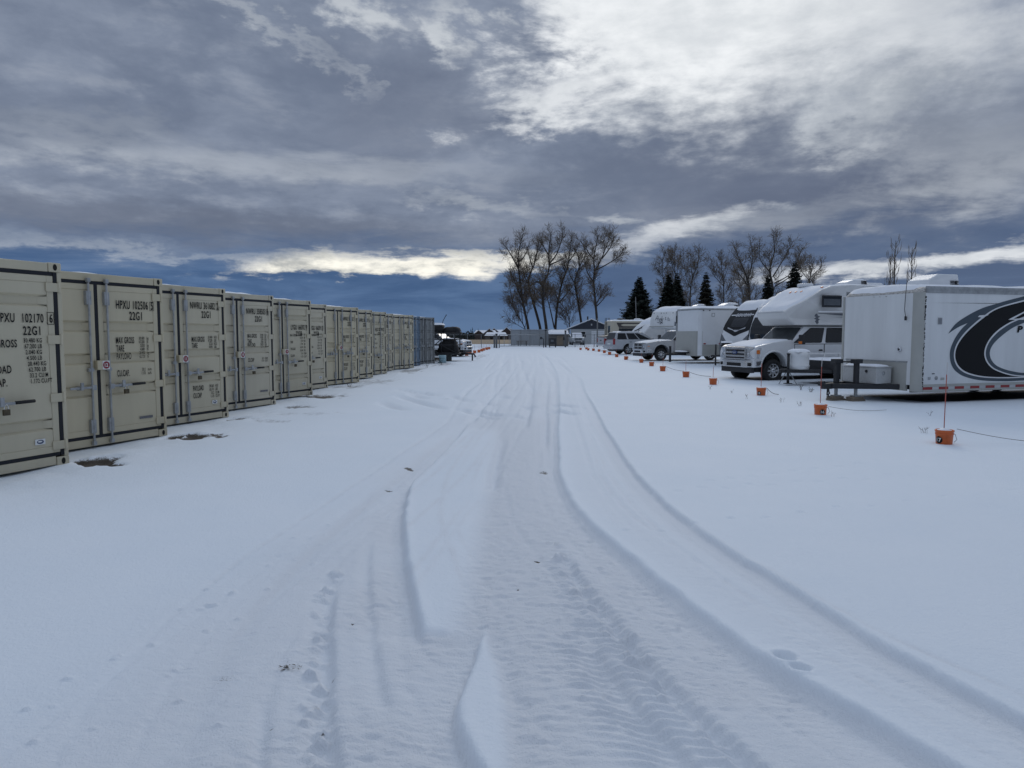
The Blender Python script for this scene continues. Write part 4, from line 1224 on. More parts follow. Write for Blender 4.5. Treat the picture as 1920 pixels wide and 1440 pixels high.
# white heavy duty pickup with the slide-in camper
ORG_F = (ORG_F[0], ORG_F[1], -0.07)
truck = pickup("pickup_truck", "white crew cab pickup carrying a snow covered slide-in camper", "pickup truck", ORG_F, RZ_F, WTRUCK, L=6.7, W=2.06, hood=(1.32, 1.53), belt=1.40, roof=2.05, sill=0.56, wr=0.42, cowl=1.75, roofx=(2.45, 4.50), cabend=4.72)

def side_panel_text(b, body, org, ux, uz, h, m, **k):
    put_text(b, body, org, ux, uz, h, m, **k)

# the camper it carries
CAMP = mat("camper_fibreglass", (0.72, 0.72, 0.71), 0.4, var=0.06, scale=1.2)
cp = thing("truck_camper", "white slide-in camper with a snowed over nose, standing on the crew cab pickup", "camper", ORG_F, RZ_F)
W2 = 1.22
prof = [(-7.6, 1.05), (-4.95, 1.05), (-4.90, 2.09), (-1.98, 2.09), (-1.66, 2.34), (-1.56, 2.58), (-1.78, 2.74), (-2.30, 3.02), (-2.90, 3.40), (-3.35, 3.56), (-4.2, 3.62), (-7.6, 3.62)]
b = MB(); b.prism(prof, -W2, W2, CAMP)
taper = lambda x: 1.0 - 0.36 * max(0.0, min(1.0, (x + 2.72) / 1.16))      # the nose narrows in plan
b.v = [(x, y * taper(x), z) for x, y, z in b.v]
body = b.build("body", cp, 0.05, 3, angle=20)
b = MB()
for s in (-1, 1):
    b.b2((-7.3, s * W2, 2.57), (-2.74, s * (W2 + 0.022), 2.62), WHITE)
    b.b2((-7.3, s * (W2 + 0.001), 2.515), (-2.74, s * (W2 + 0.012), 2.54), PIN)
b.b2((-1.58, -W2 * .6, 2.59), (-1.545, W2 * .6, 2.63), WHITE)
b.build("belt_moulding", cp, 0.006, 2)
for s in (-1, 1):
    b = MB(); b.b2((-3.82, s * (W2 - 0.01), 2.76), (-2.90, s * (W2 + 0.015), 3.20), DKTRIM)
    w = b.build("window", cp, 0.02, 2)
    b = MB(); b.b2((-3.77, s * (W2 + 0.012), 2.81), (-2.95, s * (W2 + 0.019), 3.15), GLASS)
    b.b2((-3.75, s * (W2 + 0.0195), 2.83), (-2.97, s * (W2 + 0.021), 3.07), mat("drawn_blind", (0.10, 0.11, 0.12), 0.25, var=0.2)); b.build("pane", w)
b = MB()     # animal head emblem and speed stripe
for s in (1,):
    yq = W2 + 0.004
    fox = [(x - 0.10, z - 0.08) for x, z in [(-2.52, 2.58), (-2.47, 2.50), (-2.55, 2.47), (-2.46, 2.41), (-2.56, 2.37), (-2.50, 2.31), (-2.60, 2.20), (-2.68, 2.26), (-2.66, 2.34), (-2.73, 2.38), (-2.64, 2.43), (-2.74, 2.50), (-2.64, 2.52), (-2.60, 2.61)]]
    b.add([(x, yq, z) for x, z in fox], [tuple(range(len(fox)))], PIN)
    b.add([(-3.0, yq, 2.50), (-3.9, yq, 2.455), (-4.6, yq, 2.47), (-4.6, yq, 2.53), (-3.9, yq, 2.515)], [(0, 1, 2, 3, 4)[::-1]], PIN)
    b.add([(-3.4, yq, 2.40), (-4.6, yq, 2.36), (-4.6, yq, 2.40)], [(0, 1, 2)[::-1]], PIN)
b.build("decal", cp)
for y in (-0.35, -0.05, 0.25):
    b = MB(); b.box((-2.80, y, 3.38), (0.10, 0.06, 0.05), AMBER, ry=0.5); b.build("marker_light", cp, 0.01, 2)
b = MB(); b.box((-3.1, 0.98, 3.51), (0.10, 0.06, 0.05), AMBER, ry=0.3); b.build("marker_light", cp, 0.01, 2)
fz = lambda x, y: float(np.interp(x, [-7.6, -4.2, -3.35, -2.90, -2.30, -1.78, -1.60], [3.60, 3.60, 3.545, 3.385, 3.005, 2.73, 2.62])) + 0.004
so_ = snow_sheet("snow_cover", cp, -7.55, -1.64, -W2 + 0.06, W2 - 0.08, fz, 0.055, 46, 16, 33, 0.22)
for v_ in so_.data.vertices: v_.co.y *= taper(v_.co.x)
def roof_unit(parent, x, y, z, l=0.95, w=0.62, h=0.26, m=None, name="air_conditioner", grille_face='x', snow=True):
    b = MB()
    b.add([(x - l / 2, y - w / 2, z), (x + l / 2, y - w / 2, z), (x + l / 2, y + w / 2, z), (x - l / 2, y + w / 2, z),
           (x - l / 2 + .03, y - w / 2 + .05, z + h), (x + l * .12, y - w / 2 + .05, z + h), (x + l * .12, y + w / 2 - .05, z + h), (x - l / 2 + .03, y + w / 2 - .05, z + h),
           (x + l * .40, y - w / 2 + .06, z + h * .62), (x + l * .40, y + w / 2 - .06, z + h * .62)],
          [(0, 3, 2, 1), (4, 5, 6, 7), (5, 8, 9, 6), (8, 1, 2, 9), (0, 4, 7, 3), (0, 1, 8, 5, 4), (3, 7, 6, 9, 2)], m or WHITE)
    o = b.build(name, parent, 0.03, 3)
    b = MB()
    for k in range(5):
        b.b2((x - l / 2 + .06, y + w / 2 - .035, z + .05 + k * .04), (x - l / 2 + .32, y + w / 2 + .004, z + .068 + k * .04), DKTRIM)
    b.b2((x - l / 2 + .12, y + w / 2 - .03, z + .045), (x - l / 2 + .16, y + w / 2 + .006, z + .22), BLACK)
    b.build("grille", o)
    if snow:
        snow_sheet("snow_cap", o, x - l / 2 + .05, x + l * .14, y - w / 2 + .06, y + w / 2 - .06, lambda a, c: z + h - 0.004, 0.05, 8, 8, 3, .15)
    return o
roof_unit(cp, -5.3, 0.1, 3.62, 1.1, 0.7, 0.26)
b = MB(); b.b2((-3.7, -0.55, 3.60), (-3.25, -0.1, 3.74), WHITE); b.build("roof_vent", cp, 0.05, 3)
b = MB(); b.b2((-6.8, -0.3, 3.62), (-6.0, 0.3, 3.80), WHITE); b.build("roof_vent", cp, 0.08, 3)

# ------------------------------------------------------------------ big enclosed trailer at the right edge
tr = thing("cargo_trailer", "long white enclosed trailer with a black and grey swoosh on its side", "trailer", ORG_T, RZ_T)
TW, TZ0, TZ1, TLn = 1.29, 0.29, 2.86, 8.4
b = MB()
cr = [( -0.18 + 0.18 * math.sin(a), TW - 0.18 + 0.18 * math.cos(a)) for a in [i * PI / 2 / 6 for i in range(7)]]
plan = [(-TLn, TW)] + cr + [(x, -y) for x, y in cr[::-1]] + [(-TLn, -TW)]
b.prism(plan[::-1], TZ0 + 0.16, TZ1 - 0.16, WHITED, 'z')
body = b.build("body", tr)
SPECK = mat("stone_chipped_aluminium", (0.50, 0.49, 0.47), 0.5, 0.2, var=0.35, scale=28, dirt=(0.20, 0.18, 0.16))
b = MB()     # rounded roof edge over the nose, and roof
n = 8
rings = []
for i in range(n + 1):
    a = i * PI / 2 / n
    dx_, dz_ = 0.34 * (1 - math.cos(a)), 0.40 * math.sin(a)
    ring = []
    for (x, y) in plan:
        ring.append((x - dx_ * (1 if x > -1 else 0), y * (1 - (dx_ * 0.10 if x > -1 else 0)), TZ1 - 0.40 + dz_))
    rings.append(ring)
m_ = len(plan)
vs = [p for r in rings for p in r]
fs = []
for i in range(n):
    for k in range(m_):
        k2 = (k + 1) % m_
        fs.append((i * m_ + k2, i * m_ + k, (i + 1) * m_ + k, (i + 1) * m_ + k2))
fs.append(tuple(n * m_ + k for k in range(m_))[::-1])
b.add(vs, fs, SPECK)
b.build("roof_cap", tr)
b = MB()    # top rails, bottom rails, corner posts
for s in (-1, 1):
    b.b2((-TLn, s * (TW - 0.02), TZ1 - 0.16), (-0.20, s * (TW + 0.012), TZ1 + 0.004), GALV)
    b.b2((-TLn, s * (TW - 0.02), TZ1 - 0.075), (-0.20, s * (TW + 0.022), TZ1 - 0.06), GALV)
    b.b2((-TLn, s * (TW - 0.04), TZ0), (-0.19, s * (TW + 0.010), TZ0 + 0.18), ALU)
b.build("rail", tr)
for s in (-1, 1):
    b = MB()
    pts = [(x + 0.010 * math.sin(i * PI / 12), s * (y + 0.010 * math.cos(i * PI / 12))) for i, (x, y) in enumerate(cr)]
    vs = [(x, y, TZ0 + 0.0) for x, y in pts] + [(x, y, TZ1 - 0.14) for x, y in pts]
    q = len(pts)
    b.add(vs, [((k, k + q, k + 1 + q, k + 1) if s > 0 else (k + 1, k + 1 + q, k + q, k)) for k in range(q - 1)], ALU, True)
    o = b.build("corner_post", tr)
    if s > 0:      # torn and blackened sealing strip
        b = MB(); rr_ = random.Random(4)
        for k in range(46):
            z = TZ0 + 0.12 + k * 0.048
            w = rr_.uniform(0.006, 0.034)
            b.b2((-0.196 + rr_.uniform(-.012, 0.012), TW + 0.0105, z), (-0.196 + w, TW + 0.013 + rr_.uniform(0, .006), z + rr_.uniform(.02, .06)), BLACK)
        b.build("seal_strip", o)
b = MB()    # stone guard over the lower nose
b.b2((-0.05, -TW + 0.30, TZ0 + 0.01), (0.012, TW - 0.30, 1.02), ALU)
b.b2((0.0, -TW + 0.28, 1.0), (0.022, TW - 0.28, 1.03), GALV)
b.build("stone_guard", tr)
for k in (-0.12, 0.08, 0.28):
    b = MB(); b.box((0.005 - 0.03, k, TZ1 - 0.20), (0.05, 0.07, 0.04), mat("dark_amber", (0.12, 0.04, 0.01), 0.3)); b.build("marker_light", tr, 0.01, 2)
b = MB(); b.lathe([(0.055, 0), (0.05, 0.03), (0.001, 0.032)], (0.004, 1.29 - 0.30 - .22, 1.32), CHROME, 'x', 14); b.lathe([(0.03, 0.033), (0.001, 0.036)], (0.004, 1.29 - .52, 1.32), BLACK, 'x', 10); b.build("latch", tr)
b = MB(); b.b2((-0.72, TW + 0.001, 1.94), (-0.60, TW + 0.018, 2.10), GALV); b.b2((-0.70, TW + 0.019, 1.96), (-0.62, TW + 0.022, 2.08), mat("vent_mesh", (0.22, 0.23, 0.25), 0.5)); b.build("side_vent", tr, 0.01, 2)
b = MB()
b.b2((-0.44, TW + 0.002, 0.585), (-0.36, TW + 0.008, 0.65), GALV); b.lathe([(0.05, 0), (0.045, 0.012), (0.001, 0.013)], (-0.62, TW + 0.002, 0.62), GALV, 'y', 14)
b.b2((-0.56, TW + 0.002, 0.72), (-0.48, TW + 0.010, 0.74), DKTRIM)
b.b2((-0.88, TW + 0.002, 0.57), (-0.76, TW + 0.006, 0.63), ALU); b.build("fittings", tr)
b = MB()    # conspicuity tape
x = -0.20
k = 0
while x > -TLn + 0.4:
    b.b2((x, TW + 0.0115, TZ0 + 0.05), (x - 0.30, TW + 0.0135, TZ0 + 0.115), mat("red_tape", (0.30, 0.02, 0.02), 0.35, var=0.2, scale=30))
    b.b2((x - 0.302, TW + 0.0115, TZ0 + 0.05), (x - 0.50, TW + 0.0135, TZ0 + 0.115), mat("white_tape", (0.5, 0.5, 0.5), 0.35))
    x -= 0.51
b.build("reflective_tape", tr)
b = MB()    # chassis, underfloor
b.b2((-TLn + .1, -TW + 0.1, TZ0 + 0.04), (-0.1, TW - 0.1, TZ0 + 0.17), DARK)
for s in (-1, 1):
    b.b2((-TLn + .2, s * 0.8, TZ0 - 0.06), (-0.4, s * 0.72, TZ0 + 0.04), DARK)
b.b2((-4.9, -TW + 0.1, 0.30), (-2.9, -TW + .3, 0.36), DARK)
b.build("chassis", tr)
for xx in (-4.75, -5.65):
    for s in (-1, 1):
        wheel(tr, xx, s * (TW - 0.20), 0.36, 0.22, s, 0.6, 6, GALV)
# the graphic: traced crescents in the plane of the side
U = Vector((-math.cos(RZ_T), -math.sin(RZ_T), 0))
side_n = Vector((-math.sin(RZ_T), math.cos(RZ_T), 0))
side_p = Vector(ORG_T) + side_n * (TW + 0.002)
def on_side(zx, zy):
    d = ray(1520 + zx / 4.115, 500 + zy / 4.115)
    o = Vector((0, 0, CAM_H))
    t_ = (side_p - o).dot(side_n) / d.dot(side_n)
    p = o + d * t_
    return ((p - Vector(ORG_T)).dot(U), p.z)      # metres back from the nose, height
def smooth_line(P, n=10):
    out = []
    for i in range(len(P) - 1):
        p0, p1, p2, p3 = P[max(i - 1, 0)], P[i], P[i + 1], P[min(i + 2, len(P) - 1)]
        for k in range(n):
            t_ = k / n
            out.append(tuple(0.5 * (2 * p1[j] + (-p0[j] + p2[j]) * t_ + (2 * p0[j] - 5 * p1[j] + 4 * p2[j] - p3[j]) * t_ ** 2 + (-p0[j] + 3 * p1[j] - 3 * p2[j] + p3[j]) * t_ ** 3) for j in range(2)))
    return out + [P[-1]]
def band(b, A, B, y, m):
    """fill between two edges given as traced points"""
    A = smooth_line([on_side(*p) for p in A]); B = smooth_line([on_side(*p) for p in B])
    n_ = max(len(A), len(B))
    def rs(P):
        return [P[min(len(P) - 1, int(round(i * (len(P) - 1) / (n_ - 1))))] for i in range(n_)]
    A, B = rs(A), rs(B)
    vs = [(-p[0], y, p[1]) for p in A] + [(-p[0], y, p[1]) for p in B]
    b.add(vs, [(i, i + 1, i + 1 + n_, i + n_) for i in range(n_ - 1)], m)
GR = mat("slate_vinyl", (0.075, 0.095, 0.115), 0.5, var=0.05, spec=0.2); BK = mat("black_vinyl", (0.010, 0.010, 0.011), 0.5, var=0.1, spec=0.15); WV = mat("white_vinyl", (0.72, 0.72, 0.72), 0.35, var=0.03)
b = MB()
outer = [(1646, 228), (1420, 292), (1290, 372), (1165, 480), (1095, 590), (1073, 680), (1092, 770), (1150, 830), (1240, 864), (1350, 880), (1500, 884), (1646, 878)]
outer_i = [(1646, 256), (1440, 316), (1318, 392), (1200, 495), (1128, 592), (1104, 680), (1122, 758), (1175, 812), (1256, 842), (1356, 857), (1500, 861), (1646, 856)]
band(b, outer, outer_i, TW + 0.003, GR)
band(b, [(1060, 518), (1120, 440), (1220, 372), (1330, 318), (1440, 285)], [(1060, 518), (1140, 466), (1235, 425), (1310, 392), (1420, 330)], TW + 0.0045, GR)
w_i = [(1646, 268), (1446, 324), (1330, 398), (1212, 500), (1138, 596), (1114, 680), (1132, 752), (1184, 803), (1262, 832), (1360, 848), (1500, 852), (1646, 848)]
band(b, outer_i, w_i, TW + 0.006, WV)
blk_i = [(1646, 385), (1530, 432), (1430, 500), (1365, 580), (1338, 660), (1352, 730), (1400, 785), (1470, 818), (1540, 838), (1600, 846), (1646, 848)]
band(b, w_i, blk_i, TW + 0.0075, BK)
blk_w = [(1646, 395), (1538, 440), (1440, 508), (1375, 584), (1349, 660), (1362, 725), (1408, 778), (1476, 810), (1546, 830), (1604, 838), (1646, 840)]
band(b, blk_i, blk_w, TW + 0.009, WV)
gi = [(1646, 432), (1560, 470), (1470, 535), (1404, 602), (1380, 662), (1392, 718), (1430, 762), (1490, 790), (1550, 806), (1604, 816), (1646, 820)]
band(b, blk_w, gi, TW + 0.0105, GR)
for quad in ([(1300, 376), (1374, 370), (1322, 394), (1286, 388)], [(1522, 408), (1646, 345), (1646, 356), (1560, 404)], [(1560, 402), (1646, 398), (1640, 410), (1522, 410)]):
    pq = [on_side(*p) for p in quad]
    b.add([(-p[0], TW + 0.012, p[1]) for p in pq], [(0, 1, 2, 3)], WV)
# the rest of the swoosh runs on past the picture edge
e0, e1 = on_side(1646, 228), on_side(1646, 432)
f0, f1 = on_side(1646, 878), on_side(1646, 820)
for (a0, a1, tip, m) in ((e0, e1, (e0[0] + 2.0, e0[1] + 0.02), BK), (f0, f1, (f0[0] + 2.2, f0[1] + 0.30), GR)):
    b.add([(-a0[0], TW + 0.004, a0[1]), (-tip[0], TW + 0.004, tip[1]), (-a1[0], TW + 0.004, a1[1])], [(0, 1, 2)], m)
pq = on_side(1590, 505); pt = on_side(1590, 458)
put_text(b, "P", (-pq[0], TW + 0.013, pq[1]), (-0.985, 0, 0), (-0.17, 0, 0.98), pt[1] - pq[1], BK, xs=1.5, bold=0.05)
b.build("graphic", tr)
# tongue, jack, tool box
b = MB()
for s in (-1, 1):
    b.add([(-0.05, s * 0.85, 0.32), (-0.05, s * 0.75, 0.32), (1.42, s * 0.02, 0.32), (1.42, s * 0.10, 0.32), (-0.05, s * 0.85, 0.45), (-0.05, s * 0.75, 0.45), (1.42, s * 0.02, 0.45), (1.42, s * 0.10, 0.45)],
          [(0, 1, 2, 3), (7, 6, 5, 4), (0, 4, 5, 1), (1, 5, 6, 2), (2, 6, 7, 3), (3, 7, 4, 0)], DARK)
b.b2((1.38, -0.07, 0.31), (1.66, 0.07, 0.45), DARK); b.b2((1.60, -0.06, 0.39), (1.74, 0.06, 0.51), DARK)
b.b2((0.45, -0.5, 0.325), (0.55, 0.5, 0.445), DARK)
tg = b.build("tongue", tr, 0.01, 1)
b = MB()
b.tube([(1.50, 0.05, 0.32), (1.50, 0.06, 0.26), (1.47, 0.05, 0.20), (1.50, 0.04, 0.15), (1.47, 0.06, 0.10)], 0.022, DARK, 6)
b.tube([(1.44, -0.05, 0.32), (1.43, -0.07, 0.22), (1.46, -0.04, 0.14)], 0.020, DARK, 6)
b.build("safety_chain", tg)
for xx, yy, hz in ((1.22, 0.0, 0.98), (0.86, 0.28, 0.98)):
    b = MB()
    b.b2((xx - .055, yy - .055, 0.36), (xx + .055, yy + .055, hz), DARK)
    b.b2((xx - .035, yy - .035, 0.15), (xx + .035, yy + .035, 0.36), GALV)
    b.b2((xx - .12, yy - .09, hz - 0.02), (xx + .12, yy + .09, hz + 0.09), DARK)
    b.b2((xx - .10, yy - .10, 0.12), (xx + .10, yy + .10, 0.15), GALV)
    b.build("jack", tr, 0.01, 1)
b = MB(); b.tube([(1.22, 0.0, 1.00), (0.86, 0.28, 1.00)], 0.02, DARK, 6); b.build("cross_shaft", tr)
DIA = mat("tread_plate", (0.52, 0.52, 0.51), 0.45, 0.2, var=0.10, scale=30)
b = MB(); b.b2((0.08, -0.50, 0.455), (0.56, 0.62, 0.86), DIA)
bx_ = b.build("tool_box", tr, 0.015, 2)
b = MB(); b.b2((0.06, -0.52, 0.86), (0.58, 0.64, 0.89), DIA); b.build("lid", bx_, 0.01, 2)
b = MB(); b.lathe([(0.04, 0), (0.035, .02), (0.001, .022)], (0.562, 0.30, 0.76), DKTRIM, 'x', 12); b.lathe([(0.05, 0), (0.045, .012), (0.001, .013)], (0.34, 0.622, 0.72), GALV, 'y', 12); b.build("lock", bx_)
snow_sheet("snow_cap", bx_, 0.08, 0.56, -0.50, 0.62, lambda x, y: 0.888, 0.05, 10, 14, 9, 0.15, 0.3)
roof_unit(tr, -1.60, 0.15, TZ1 - 0.01, 1.10, 0.78, 0.40, snow=False)
for z in ():
    pass
snow_sheet("snow_cover", tr, -TLn + 0.05, -0.02, -TW + 0.05, TW - 0.22, lambda x, y: TZ1 - 0.004 - 0.26 * (max(0, x + 0.36) / 0.36) ** 2, 0.10, 40, 14, 44, 0.3, 0.25)
b = MB()
b.tube([(0.03, 0.93, TZ1 + 0.10), (0.05, 0.92, 2.6), (0.07, 0.93, 2.3), (0.05, 0.95, 2.12)], 0.008, DKTRIM, 5); b.box((0.05, 0.95, 2.09), (0.035, 0.04, 0.10), DKTRIM); b.build("loose_cable", tr)
# wooden blocks under the jacks
for (xx, yy), lab in (((1.22, 0.0), "timber block under the front jack post of the swoosh trailer"), ((0.86, 0.28), "timber block under the rear jack post of the swoosh trailer")):
    b = MB()
    for k in range(2):
        b.box((xx + .02 * k, yy, 0.03 + 0.06 * k), (0.42 - .06 * k, 0.24, 0.058), WOOD, rz=0.1 * k)
    o = b.build("timber_block", None, 0.008, 1)
    o.location = ORG_T; o.rotation_euler = (0, 0, RZ_T)
    tag(o, lab, "timber block", "timber blocks under jacks")

# ------------------------------------------------------------------ flat trailer tongue with gas bottle cover, between truck and big trailer
pt_ = thing("flat_trailer", "low black trailer with a white gas bottle cover on its tongue", "trailer", ORG_P, RZ_P)
b = MB()
for s in (-1, 1):
    b.add([(-0.05, s * 0.80, 0.42), (-0.05, s * 0.70, 0.42), (1.15, s * 0.02, 0.42), (1.15, s * 0.09, 0.42), (-0.05, s * 0.80, 0.53), (-0.05, s * 0.70, 0.53), (1.15, s * 0.02, 0.53), (1.15, s * 0.09, 0.53)],
          [(0, 1, 2, 3), (7, 6, 5, 4), (0, 4, 5, 1), (1, 5, 6, 2), (2, 6, 7, 3), (3, 7, 4, 0)], DARK)
b.b2((1.1, -0.06, 0.42), (1.35, 0.06, 0.54), DARK); b.b2((0.3, -0.55, 0.425), (0.9, 0.3, 0.525), DARK)
b.build("tongue", pt_, 0.01, 1)
b = MB(); b.b2((-4.2, -1.2, 0.42), (-0.05, 1.2, 0.82), DARK); bd = b.build("deck", pt_, 0.01, 1)
snow_sheet("snow_cover", bd, -4.15, -0.1, -1.15, 1.15, lambda x, y: 0.815, 0.06, 20, 12, 77, 0.2)
b = MB()
for s in (-1, 1):
    b.b2((-4.2, s * 1.18, 0.98), (-0.05, s * 1.22, 1.03), WHITED)
    for k in range(7):
        b.b2((-0.05 - k * 0.65, s * 1.175, 0.82), (-0.11 - k * 0.65, s * 1.215, 0.98), WHITED)
b.build("rail", pt_)
b = MB()
pr = [(0.30, 0.0), (0.325, 0.10), (0.325, 0.14), (0.31, 0.15), (0.305, 0.42), (0.31, 0.43), (0.31, 0.50), (0.28, 0.58), (0.20, 0.62), (0.001, 0.63)]
b.lathe(pr, (0.62, 0.0, 0.53), WHITE, 'z', 26)
b.v = [(v[0], v[1] * 1.15, v[2]) for v in b.v]
cv = b.build("bottle_cover", pt_)
snow_sheet("snow_cap", cv, 0.36, 0.88, -0.30, 0.30, lambda x, y: 1.15 - 0.9 * max(0, math.hypot(x - .62, y / 1.15) - .12) ** 2, 0.06, 12, 12, 2, .2)
b = MB()
b.tube([(1.02, 0.0, 0.06), (1.02, 0.0, 1.02)], 0.045, DARK, 10); b.tube([(1.02, 0, 1.02), (1.02, 0, 1.06)], 0.06, DARK, 10); b.b2((0.92, -.1, 0.05), (1.12, .1, 0.075), DARK)
b.tube([(1.22, -.20, 0.03), (1.06, -.03, 0.45)], 0.014, GALV, 5); b.tube([(0.82, .20, 0.03), (1.0, .03, 0.45)], 0.014, GALV, 5)
b.build("jack", pt_)
wheel(pt_, -2.4, 1.32, 0.33, 0.2, 1, 0.6, 6, GALV); wheel(pt_, -2.4, -1.32, 0.33, 0.2, -1, 0.6, 6, GALV)
# ------------------------------------------------------------------ second enclosed trailer
et = thing("cargo_trailer", "plain white enclosed trailer with aluminium lower nose, beside the black nosed travel trailer", "trailer", ORG_E, RZ_E)
EW = 1.22
b = MB()
plan = [(-7.2, EW), (-0.22, EW), (-0.05, EW - 0.10), (0.0, EW - 0.28), (0.0, -EW + 0.28), (-0.05, -EW + 0.10), (-0.22, -EW), (-7.2, -EW)]
b.prism(plan[::-1], 0.45, 3.10, WHITE, 'z'); b.build("body", et)
b = MB()
b.prism([(x * 1.0 + (0.015 if x > -1 else 0), y * 1.008) for x, y in plan][::-1], 0.43, 0.47, ALU, 'z')
b.prism([(x * 1.0 + (0.015 if x > -1 else 0), y * 1.008) for x, y in plan][::-1], 3.03, 3.13, GALV, 'z')
b.build("rail", et)
b = MB(); b.b2((-0.02, -EW + 0.10, 0.47), (0.02, EW - 0.14, 1.84), ALU)
b.add([(0.018, EW - 0.141, 0.47), (-0.30, EW + 0.006, 0.47), (-0.30, EW + 0.006, 1.84), (0.018, EW - 0.141, 1.84)], [(0, 1, 2, 3)], ALU)
b.build("stone_guard", et)
b = MB(); b.b2((-7.2, EW - .01, 0.47), (-0.3, EW + 0.008, 1.08), ALU); b.build("side_guard", et)
b = MB(); b.b2((-0.26, -EW + .02, 1.85), (0.012, -EW + .15, 3.03), GALV); b.b2((0.008, -EW + .06, 2.3), (0.02, -EW + .16, 2.75), DKTRIM); b.build("corner_trim", et)
b = MB(); b.b2((-1.05, EW, 2.66), (-0.85, EW + .02, 2.86), GALV); b.b2((-1.02, EW + .018, 2.69), (-0.88, EW + .024, 2.83), WHITE); b.build("side_vent", et)
for xx, yy in ((-0.35, 2.98), (-0.75, 2.98)):
    b = MB(); b.b2((xx, EW, yy), (xx + .06, EW + .03, yy + .05), DKTRIM); b.build("marker_light", et)
for xx in (-0.5, -1.5):
    b = MB(); b.b2((xx, EW, 1.10), (xx + .14, EW + .02, 1.17), REDL); b.build("side_marker", et)
roof_unit(et, -2.6, 0.1, 3.13, 1.1, 0.8, 0.34); roof_unit(et, -0.9, -0.3, 3.12, 0.8, 0.6, 0.26, name="roof_vent")
snow_sheet("snow_cover", et, -7.1, -0.05, -EW + .05, EW - .05, lambda x, y: 3.125, 0.14, 36, 12, 61, 0.25)
b = MB(); b.b2((0.0, -0.06, 0.46), (1.35, 0.06, 0.58), DARK); b.b2((0.1, -.5, 0.58), (0.55, .5, 0.66), DARK); b.b2((1.0, -.05, 0.08), (1.1, .05, 1.0), DARK); b.build("tongue", et)
snow_sheet("tongue_snow", et, 0.12, 0.54, -.48, .48, lambda x, y: .655, .08, 8, 10, 5, .15)
for xx in (-3.6, -4.5):
    for s in (-1, 1): wheel(et, xx, s * 1.05, 0.36, 0.2, s, 0.6, 6, GALV)

# ------------------------------------------------------------------ travel trailers
def rv(name, label, org, rz, prof, W, paint, group=None, snow_prof=None, cat="travel trailer", snow_t=0.12, wheels=(), seed=3):
    t = thing(name, label, cat, org, rz, group)
    b = MB(); b.prism(prof, -W, W, paint); b.build("body", t, 0.12, 3, angle=22)
    if snow_prof:
        xs = [p[0] for p in snow_prof]; zs = [p[1] for p in snow_prof]
        snow_sheet("snow_cover", t, xs[0], xs[-1], -W + 0.05, W - 0.05, lambda x, y: float(np.interp(x, xs, zs)) - 0.03 * (y / W) ** 2, snow_t, 40, 14, seed, 0.3, 0.2)
    for xx in wheels:
        for s in (-1, 1): wheel(t, xx, s * (W - 0.16), 0.37, 0.22, s, 0.6, 6, GALV)
    b = MB()
    for s in (-1, 1):
        b.tube([(-0.2, s * 0.7, 0.55), (1.3, 0, 0.55)], 0.05, DARK, 6)
    b.tube([(1.05, 0, 0.05), (1.05, 0, 1.15)], 0.045, DARK, 8)
    b.build("tongue", t)
    return t
def face_pts(prof_f, pts):
    """(y, z) on the curved nose -> 3D, prof_f gives x at z"""
    return [(prof_f(z), y, z) for y, z in pts]
def nose_patch(parent, name, fx, cols, m, off):
    """strip patch hugging a nose: cols = list of (z, y0, y1)"""
    b = MB(); vs = []
    for z, y0, y1 in cols:
        for k in range(7):
            y = y0 + (y1 - y0) * k / 6
            vs.append((fx(z) + off, y, z))
    b.add(vs, [(i * 7 + k, i * 7 + k + 1, (i + 1) * 7 + k + 1, (i + 1) * 7 + k) for i in range(len(cols) - 1) for k in range(6)], m, True)
    return b.build(name, parent)

BLKGEL = mat("black_gelcoat", (0.008, 0.009, 0.010), 0.35, var=0.15, spec=0.2)
GREYGEL = mat("grey_gelcoat", (0.13, 0.14, 0.15), 0.35, var=0.1)
cz = [(0.45, 0.0), (1.25, 0.0), (1.7, -0.10), (2.2, -0.32), (2.7, -0.66), (3.1, -1.02), (3.3, -1.32)]
cfx = lambda z: float(np.interp(z, [p[0] for p in cz], [p[1] for p in cz]))
cprof = [(-8.4, 0.45)] + [(x, z) for z, x in cz] + [(-1.7, 3.40), (-8.4, 3.40)]
cg = rv("travel_trailer", "travel trailer with a glossy black curved nose and silver chevron, snow on top", ORG_C, RZ_C, cprof, 1.22, WHITE, "travel trailers in the right row",
        [(-8.3, 3.395), (-1.7, 3.395), (-1.32, 3.30), (-1.02, 3.11), (-0.83, 2.90)], wheels=(-4.6, -5.5), seed=12)
nose_patch(cg, "nose_cap", cfx, [(1.58, 0.08, -0.08), (1.70, 0.45, -0.45), (1.84, 0.95, -0.95), (1.93, 1.20, -1.20), (2.2, 1.2, -1.2), (2.5, 1.2, -1.2), (2.8, 1.2, -1.2), (3.1, 1.18, -1.18)], BLKGEL, 0.012)
nose_patch(cg, "front_window", cfx, [(2.05, 0.5, -0.5), (2.15, 0.62, -0.62), (2.42, 0.66, -0.66), (2.54, 0.63, -0.63)], GLASS, 0.022)
SILV = mat("silver_decal", (0.55, 0.56, 0.58), 0.3, 0.3, var=0.05)
nose_patch(cg, "chevron", cfx, [(1.80, 0.06, -0.06), (1.86, 0.22, -0.22), (1.90, 0.34, -0.34)], SILV, 0.026)
b = MB()
for s in (-1, 1):
    b.add([(cfx(1.86) + .03, s * 0.15, 1.86), (cfx(1.93) + .03, s * 0.75, 1.97), (cfx(1.98) + .03, s * 0.78, 2.05), (cfx(1.93) + .03, s * 0.3, 1.92)], [(0, 1, 2, 3)], SILV)
b.build("chevron_wing", cg)
b = MB()
